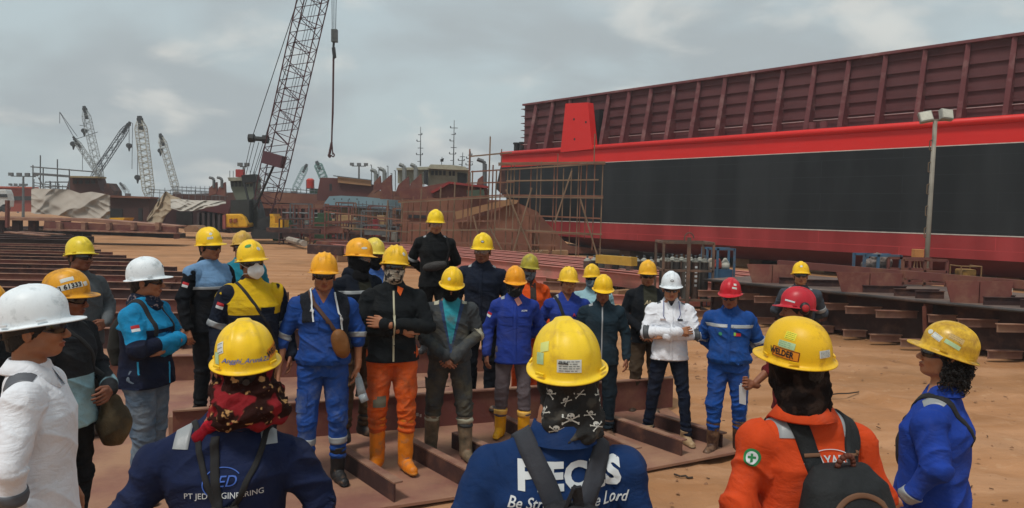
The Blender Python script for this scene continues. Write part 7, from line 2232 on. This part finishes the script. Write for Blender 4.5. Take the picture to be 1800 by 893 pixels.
# ship with beige superstructure
SUP = smat('beige_super', srgb('#8f8c78'), rough=.75, var=.15, sc=.3, dirt=srgb('#5d5646'), dscale=.5, damt=.35)
e = hull('tug under construction with beige wheelhouse and two tall masts', 60, [
    ('superstructure', [(752, 330), (752, 300), (760, 293), (800, 293), (824, 300), (824, 332), (790, 334)], 0, 6, SUP), ('roof', [(750, 296), (757, 289), (795, 290), (818, 293), (824, 299), (790, 298)], -.6, 7.5, smat('beige_roof', srgb('#a3a08c'), rough=.7)),
    ('side_house', [(699, 322), (699, 297), (750, 297), (750, 322)], 4, 5, SUP), ('side_roof', [(697, 295), (752, 293), (752, 298), (697, 299)], 3.5, 6, smat('beige_roof', srgb('#a3a08c')))], 'tug', 'tug')
windows(e, 60, 758, 786, 300, 308, 4); windows(e, 60, 789, 802, 301, 309, 2)
mb = MB(); PR(mb, [(804, 303), (821, 305), (821, 326), (804, 325)], 59.9, .1); sub(mb, 'doorway', BLACKM, e)
mb = MB(); PR(mb, [(745, 300), (752, 298), (752, 326), (745, 322)], 59.5, .3); sub(mb, 'open_frame', BLACKM, e)
def mast(px, y0, y1, D, arms, par):
    mb = MB(); a = P(px, y0, D); b = P(px + (1.5 if px > 760 else .5), y1, D); mb.cone(a, b, .055, .02, 6)
    for k in range(arms):
        t = .12 + .85 * k / arms; q = a.lerp(b, t); w_ = .26 * (1 - t * .3) + .08 * (k % 2)
        mb.bar(q - Vector((w_, 0, 0)), q + Vector((w_ * (k % 3) / 2, 0, 0)), .05); mb.box(q + Vector((-w_, 0, .07)), (.08, .08, .13)) if k % 2 else None
        if k % 3 == 1: mb.box(q + Vector((w_ * (k % 3) / 2, 0, .07)), (.08, .08, .13))
    sub(mb, 'mast', GREYM, par)
mast(739, 292, 223, 62, 5, e); mast(797, 292, 211, 60, 6, e); mast(812, 292, 268, 60, 3, e); mast(826, 300, 266, 58, 5, e)
mb = MB(); mb.bar(P(776, 292, 60), P(777, 276, 60), .05, n=4); PR(mb, [(774, 280), (780, 278), (779, 284), (774, 284)], 60, .2); sub(mb, 'radar', BLACKM, e)
# red fins and vent pipes along the bulwark
e = hull('row of pointed red bulwark plates with bent vent pipes before the beige wheelhouse', 56, [('plate', [(656, 340), (657, 321), (668, 309), (670, 332)], 0, .4, RUST), ('plate', [(668, 350), (670, 322), (687, 307), (690, 350)], -1, .4, RUST), ('plate', [(693, 345), (700, 325), (718, 310), (721, 345)], 0, .4, RUST), ('plate', [(716, 342), (722, 322), (740, 305), (743, 338)], -1, .4, RUST), ('deck_house', [(640, 352), (655, 335), (770, 338), (770, 362), (640, 362)], 1, 5, BROWNH)], 'bulwark plates', 'bulwark_plates')
for x, y in ((661, 299), (676, 297), (711, 290), (731, 290)):
    mb = MB(); mb.tube([P(x, y + 28, 57), P(x, y + 6, 57), P(x - 2, y + 2, 57), P(x - 9, y - 1, 57)], .16, 6); sub(mb, 'vent_pipe', smat('pipe_pale', srgb('#7d817e'), rough=.5), e)
for x, y in ((653, 290), (666, 294), (682, 292), (689, 305), (745, 304), (695, 300)):
    mb = MB(); mb.bar(P(x, y + 35, 57), P(x, y, 57), .06, n=4); mb.bar(P(x, y, 57), P(x - 2.5, y, 57), .06, n=4); sub(mb, 'pole', GREYM, e)
# big brown block with curved sheer
e = hull('big brown hull block with curved plywood sheer inside the scaffolding', 37.5, [
    ('plating', [(705, 352), (760, 348), (790, 350), (900, 352), (945, 372), (962, 392), (1000, 432), (1050, 437), (1060, 446), (705, 444)], 2, 6, BROWNH),
    ('lower_plating', [(715, 395), (760, 392), (820, 388), (870, 373), (905, 352), (925, 368), (935, 388), (935, 446), (715, 440)], 0, 2, smat('brown_hull2', srgb('#7a4c3c'), rough=.8, var=.15, sc=.25, dirt=srgb('#93684e'), dscale=.3)),
    ('plywood_sheer', [(800, 372), (850, 360), (895, 350), (912, 352), (908, 358), (870, 366), (830, 378), (802, 386)], -.3, .5, TOPW),
    ('upper_plating', [(703, 336), (735, 330), (790, 320), (800, 322), (855, 330), (858, 352), (760, 352), (703, 348)], 3, 5, RUST),
    ('cap', [(756, 337), (788, 319), (858, 327), (858, 331), (790, 323), (760, 340)], 2.6, .5, smat('red_cap', srgb('#8a2f2c'), rough=.7)),
    ('dark_gap', [(715, 377), (760, 379), (760, 384), (715, 383)], 1.9, .3, BLACKM), ('green_tarp', [(820, 335), (850, 333), (852, 345), (822, 346)], 1.5, .3, smat('dull_green', srgb('#4a5648'), rough=.9)),
    ('fin', [(836, 333), (840, 315), (849, 308), (850, 334)], 3, .4, RUST), ('fin', [(876, 336), (878, 300), (888, 300), (890, 345)], 3, .5, RUSTD)])
posts(e, 37.5, 730, 1000, 440, 462, 8, WOOD, .8, 'support_block', 1.0)
# bent pipe over it
mb = MB(); mb.tube([P(852, 335, 46), P(852, 288, 46), P(850, 284, 46), P(839, 280, 46)], .13, 6); sub(mb, 'vent_pipe', GREYM, e)
# scaffold around it
sc1 = empty('scaffold', gz(800, 35.5)); tag(sc1, 'brown pole scaffolding round the big brown hull block', 'scaffold')
rnd = random.Random(3)
pm2 = [BAMBOO, smat('scaffold_rust', srgb('#7d5644'), rough=.8, var=.2)]
for i, (x, yt, yb) in enumerate(((708, 350, 440), (727, 345, 438), (741, 332, 436), (752, 345, 440), (775, 328, 440), (788, 345, 445), (800, 320, 445), (826, 262, 452), (831, 300, 448), (845, 330, 452), (862, 240, 450), (867, 290, 452), (873, 300, 455), (718, 350, 436), (682, 352, 452), (815, 345, 446))):
    mb = MB(); mb.bar(P(x - (yb - yt) * .02 - 2, yb, 35.5), P(x, yt, 35.5), .07, n=5); sub(mb, 'pole', pm2[i % 2], sc1)
for i, (a, b) in enumerate((((700, 354), (880, 343)), ((700, 356), (880, 346)), ((690, 392), (880, 388)), ((720, 405), (890, 404)), ((700, 426), (900, 428)), ((708, 372), (800, 372)), ((828, 302), (905, 297)), ((826, 275), (900, 268)), ((820, 322), (905, 320)), ((640, 425), (720, 436)), ((570, 372), (720, 388)), ((600, 400), (720, 408)))):
    mb = MB(); mb.bar(P(*a, 35.3), P(*b, 35.3), .09, .06); sub(mb, 'ledger', pm2[(i + 1) % 2], sc1)
# scaffold at the barge's end (nearer)
sc2 = empty('scaffold', gz(985, 33)); tag(sc2, 'tall brown pole scaffolding in front of the black barge end', 'scaffold')
DS = 33
for i, (x, yt, yb) in enumerate(((893, 296, 447), (905, 286, 447), (914, 295, 450), (934, 292, 452), (945, 285, 452), (952, 284, 448), (975, 285, 455), (981, 270, 440), (991, 296, 452), (1018, 285, 455), (1032, 286, 420), (1046, 287, 440), (1060, 288, 465), (1046, 235, 285), (1022, 290, 450), (882, 262, 400), (899, 290, 380), (1005, 296, 430))):
    mb = MB(); mb.bar(P(x - (yb - yt) * .035, yb, DS), P(x, yt, DS), .052, n=5); sub(mb, 'pole', pm2[(i // 2) % 2], sc2)
for i, (a, b) in enumerate((((876, 287), (1064, 285)), ((876, 290), (1064, 288)), ((890, 318), (1052, 316)), ((880, 343), (1060, 345)), ((880, 346), (1060, 348)), ((905, 378), (1055, 384)), ((870, 402), (1058, 412)), ((880, 405), (1040, 413)), ((895, 298), (1060, 287)), ((860, 428), (980, 432)))):
    mb = MB(); mb.bar(P(*a, DS - .1), P(*b, DS - .1), .10, .06); sub(mb, 'ledger', pm2[i % 2], sc2)
for a, b in (((889, 333), (938, 452)), ((900, 452), (935, 330)), ((1020, 350), (1050, 450)), ((885, 445), (860, 400)), ((832, 380), (850, 450)), ((1005, 300), (975, 392)), ((955, 440), (932, 455))):
    mb = MB(); mb.bar(P(*a, DS - .3), P(*b, DS - .3), .075, n=5); sub(mb, 'brace', BAMBOO, sc2)
# clutter before the boats: frames, boxes, wire baskets
rnd = random.Random(21)
cols = [GREYM, RUST, RUSTD, BROWNH, smat('green_thing', srgb('#3f5a3e'), rough=.7), smat('pale_thing', srgb('#8d8a80'), rough=.7), smat('tan_thing', srgb('#a08058'), rough=.8), smat('redwhite', srgb('#8a2c2c'), rough=.6)]
names = ['steel frame stand among the yard clutter before the boats', 'stacked box crate among the yard clutter before the boats']
for i in range(40):
    px = 500 + i * 5.6 + rnd.uniform(-4, 4); D = rnd.uniform(44, 52); h = rnd.uniform(.8, 2.6); w_ = rnd.uniform(.6, 1.6)
    c = gz(px, D); mb = MB()
    if i % 3:
        for x in (-w_ / 2, w_ / 2):
            for y in (0, .8): mb.bar(c + Vector((x, y, 0)), c + Vector((x, y, h)), .07)
        for z in (.3, h * .6, h): mb.bar(c + Vector((-w_ / 2, 0, z)), c + Vector((w_ / 2, 0, z)), .07); mb.bar(c + Vector((-w_ / 2, .8, z)), c + Vector((w_ / 2, .8, z)), .07)
        mb.box(c + Vector((0, .4, h * .4)), (w_ * .8, .6, .3 + .3 * rnd.random()))
        tag(mb.build('steel_stand', cols[i % 4]), names[0], 'frame', 'steel frames among the yard clutter')
    else:
        mb.box(c + UZ * h * .3, (w_, .8, h * .6)); mb.box(c + Vector((.1, 0, h * .65)), (w_ * .7, .6, h * .12)); mb.bar(c + Vector((-w_ / 2 - .03, -.42, h * .3)), c + Vector((w_ / 2 + .03, -.42, h * .3)), .06)
        tag(mb.build('crate', cols[4 + i % 4], bevel=.02), names[1], 'crate', 'crates among the yard clutter')
mb = MB(); PR(mb, [(655, 385), (663, 385), (661, 415), (667, 422), (648, 422), (655, 415)], 47, .6); tag(mb.build('red_post', smat('post_red', srgb('#8a3030'), rough=.6)), 'red post with a flared foot before the light blue boat', 'post')
# low walls of primed plate behind the men
for x0, x1, yt, yb, D, m, lb in ((555, 700, 424, 440, 33, RUST, 'low maroon plate wall behind the balaclava man'), (540, 600, 430, 446, 31, RUSTD, 'short dark plate edge left of the balaclava man'), (468, 560, 400, 408, 40, RUSTD, 'dark flat plate lying near the crane')):
    mb = MB(); PR(mb, [(x0, yt), (x1, yt + 3), (x1, yb + 3), (x0, yb)], D, .5); tag(mb.build('steel_plate', m), lb, 'steel plate')
for a, b, w_, lb, m in (((492, 417), (535, 428), .35, 'pale pipe lying on the sand right of the crane', smat('pale_pipe', srgb('#9a9084'), rough=.7)), ((500, 410), (540, 421), .25, 'second thin board lying beside the pale pipe', WOOD)):
    mb = MB(); mb.bar(G(*a, .3), G(*b, .3), w_, n=8); tag(mb.build('pipe', m), lb, 'pipe')
# platform and bar pile at the left
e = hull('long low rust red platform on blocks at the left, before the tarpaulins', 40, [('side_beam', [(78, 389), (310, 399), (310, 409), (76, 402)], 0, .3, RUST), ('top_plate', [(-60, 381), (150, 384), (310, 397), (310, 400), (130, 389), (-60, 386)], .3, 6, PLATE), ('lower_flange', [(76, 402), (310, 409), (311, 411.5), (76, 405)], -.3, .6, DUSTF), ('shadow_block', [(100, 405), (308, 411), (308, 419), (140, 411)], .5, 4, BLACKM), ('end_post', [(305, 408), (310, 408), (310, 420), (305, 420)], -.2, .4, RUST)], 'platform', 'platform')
posts(e, 39.9, 84, 300, 391, 404, 5, DUSTF, .2)
posts(e, 41, -40, 130, 386, 408, 6, RUSTD, .4)
mb = MB(); mb.bar(P(13, 400, 36), P(13, 352, 36), .22, n=6); sub(mb, 'upright_post', RUST, e)
rnd = random.Random(9)
for i in range(9):
    x0 = rnd.uniform(-5, 60); y0 = rnd.uniform(398, 410); mb = MB(); a = G(x0, y0, .45 + .04 * i); b = G(x0 + rnd.uniform(60, 110), y0 + rnd.uniform(-4, 8), .35 + .04 * i); mb.bar(a, b, .35, .05)
    tag(mb.build('plank', [WOOD, RUSTD, DUSTF][i % 3]), 'loose plank on the dark bar pile at the far left', 'plank', 'loose planks on the bar pile')
e = empty('bar_pile', G(30, 425)); tag(e, 'wide pile of dark steel bars at the left edge behind the men', 'bar pile')
for i in range(9):
    Y = 35 + i * 1.5; mb = MB(); z = .3 + .02 * i; mb.bar(Vector((-.72 * Y, Y, z)), Vector((-.575 * Y + (i % 3) * .5, Y + .2, z)), .14, .30); mb.bar(Vector((-.72 * Y, Y - .1, z + .16)), Vector((-.575 * Y + (i % 3) * .5, Y + .1, z + .16)), .3, .02); sub(mb, 'bar', RUSTD if i % 2 else smat('bar_dark', srgb('#332624'), rough=.7), e)
e = hull('small yellow skip between the tarpaulins', 50, [('tub', [(192, 383), (219, 383), (214, 391), (197, 391)], 0, 1.5, YELM)], 'skip', 'skip')
hull('white parked car roof visible between the tarpaulins', 56, [('body', [(226, 387), (228, 384), (240, 384), (243, 387), (243, 391), (226, 391)], 0, 3, smat('car_white', srgb('#a9adb0'), rough=.4)), ('window', [(229, 385), (239, 385), (241, 387), (228, 387)], -.05, .1, BLACKM)], 'car', 'car')
# far tree line and yard edge on the horizon
mb = MB()
HZ = smat('far_shore', srgb('#4a4f48'), rough=1, var=.3, sc=.02)
rnd = random.Random(4)
pts = []; x = -420
prev = 3
x = -300
while x < 300:
    prev = max(2.4, min(4.5, prev + rnd.uniform(-1.0, 1.0))); pts.append((x, prev)); x += rnd.uniform(6, 16)
for i in range(len(pts) - 1):
    a, b = pts[i], pts[i + 1]
    mb.prism([Vector((a[0], 290, -.3)), Vector((b[0], 290, -.3)), Vector((b[0], 290, b[1])), Vector((a[0], 290, a[1]))], (0, 25, 0))
o = mb.build('treeline', HZ); tag(o, 'low dark band of trees and roofs along the horizon', 'tree line', kind='stuff')
# ------------------------------------------------------------------ sky and sun
w = bpy.data.worlds.new('World'); S.world = w; w.use_nodes = True
nt = w.node_tree; L = nt.links
bg = nt.nodes['Background']
tc = nn(nt, 'ShaderNodeTexCoord')
sky = nn(nt, 'ShaderNodeTexSky', sky_type='NISHITA'); sky.sun_disc = False
SE, SA = R_(62), R_(215)      # sun high, a little behind and to the left
sky.sun_elevation = SE; sky.sun_rotation = SA; sky.air_density = 1.6; sky.dust_density = 4
sc = nn(nt, 'ShaderNodeVectorMath', operation='SCALE'); sc.inputs['Scale'].default_value = .9
L.new(sky.outputs[0], sc.inputs[0])
sep = nn(nt, 'ShaderNodeSeparateXYZ'); L.new(tc.outputs['Generated'], sep.inputs[0])
zz = nn(nt, 'ShaderNodeMath', operation='MAXIMUM'); zz.inputs[1].default_value = 0; L.new(sep.outputs[2], zz.inputs[0])
z2 = nn(nt, 'ShaderNodeMath', operation='ADD'); z2.inputs[1].default_value = .42; L.new(zz.outputs[0], z2.inputs[0])
dv = nn(nt, 'ShaderNodeVectorMath', operation='DIVIDE'); L.new(tc.outputs['Generated'], dv.inputs[0])
cb = nn(nt, 'ShaderNodeCombineXYZ'); [L.new(z2.outputs[0], cb.inputs[i]) for i in range(3)]; L.new(cb.outputs[0], dv.inputs[1])


def wnoise(scale, det, ro, off, dist=.25):
    mp = nn(nt, 'ShaderNodeMapping'); mp.inputs['Location'].default_value = off; mp.inputs['Scale'].default_value = (1, 1, 1.8)
    L.new(dv.outputs[0], mp.inputs[0])
    n = nn(nt, 'ShaderNodeTexNoise'); n.inputs['Scale'].default_value = scale; n.inputs['Detail'].default_value = det
    n.inputs['Roughness'].default_value = ro; n.inputs['Distortion'].default_value = dist
    L.new(mp.outputs[0], n.inputs['Vector']); return n.outputs['Fac']


def wmap(f, a, b, c, d):
    m = nn(nt, 'ShaderNodeMapRange'); m.interpolation_type = 'SMOOTHSTEP'
    for i, q in enumerate((a, b, c, d)): m.inputs[i + 1].default_value = q
    L.new(f, m.inputs[0]); return m.outputs[0]


def wmix(f, A, B):
    x = nn(nt, 'ShaderNodeMix', data_type='RGBA')
    if hasattr(f, 'links'): L.new(f, x.inputs[0])
    else: x.inputs[0].default_value = f
    for s_, q in ((6, A), (7, B)):
        if hasattr(q, 'links'): L.new(q, x.inputs[s_])
        else: x.inputs[s_].default_value = (*q, 1)
    return x.outputs[2]


# colours are radiance before the 0.1 strength
base = wmix(.86, sc.outputs[0], (3.7, 4.35, 4.55))
dark = wmix(wmap(wnoise(1.7, 5, .5, (3.1, 1.2, 0)), .42, .62, 0, 1), base, (2.95, 3.3, 3.45))
lite = wmix(wmap(wnoise(1.4, 5, .5, (7.7, 4.2, 0)), .50, .70, 0, .6), dark, (5.2, 5.4, 5.3))
puff = wmix(wmap(wnoise(3.6, 6, .5, (1.7, 9.2, 0)), .54, .72, 0, .6), lite, (5.6, 5.5, 5.1))
L.new(puff, bg.inputs[0]); bg.inputs[1].default_value = .1
sd = bpy.data.lights.new('sun', 'SUN'); sd.energy = 1.5; sd.angle = R_(10); sd.color = (1, .955, .89)
so = bpy.data.objects.new('sun', sd); C.objects.link(so)
# Nishita: rotation measured from +Y clockwise
d = Vector((math.sin(SA) * math.cos(SE), math.cos(SA) * math.cos(SE), math.sin(SE)))
so.rotation_euler = d.to_track_quat('Z', 'Y').to_euler()
S.view_settings.view_transform = 'Standard'; S.view_settings.look = 'None'; S.view_settings.exposure = .5; S.view_settings.gamma = 1
S.render.engine = 'CYCLES'
S.render.resolution_x = 1024; S.render.resolution_y = 508

# thin damp air over the yard
mb = MB(); mb.box((0, 180, 11), (860, 480, 26)); hz = mb.build('haze', None)
hm_ = bpy.data.materials.new('haze'); hm_.use_nodes = True; n_ = hm_.node_tree; n_.nodes.clear()
out = n_.nodes.new('ShaderNodeOutputMaterial'); pv = n_.nodes.new('ShaderNodeVolumePrincipled'); pv.inputs['Density'].default_value = .0010; pv.inputs['Color'].default_value = (.86, .91, .95, 1)
n_.links.new(pv.outputs[0], out.inputs['Volume']); hz.data.materials.clear(); hz.data.materials.append(hm_); hz['kind'] = 'stuff'; hz['label'] = 'thin grey haze hanging over the whole yard'; hz['category'] = 'haze'
S.cycles.volume_bounces = 0
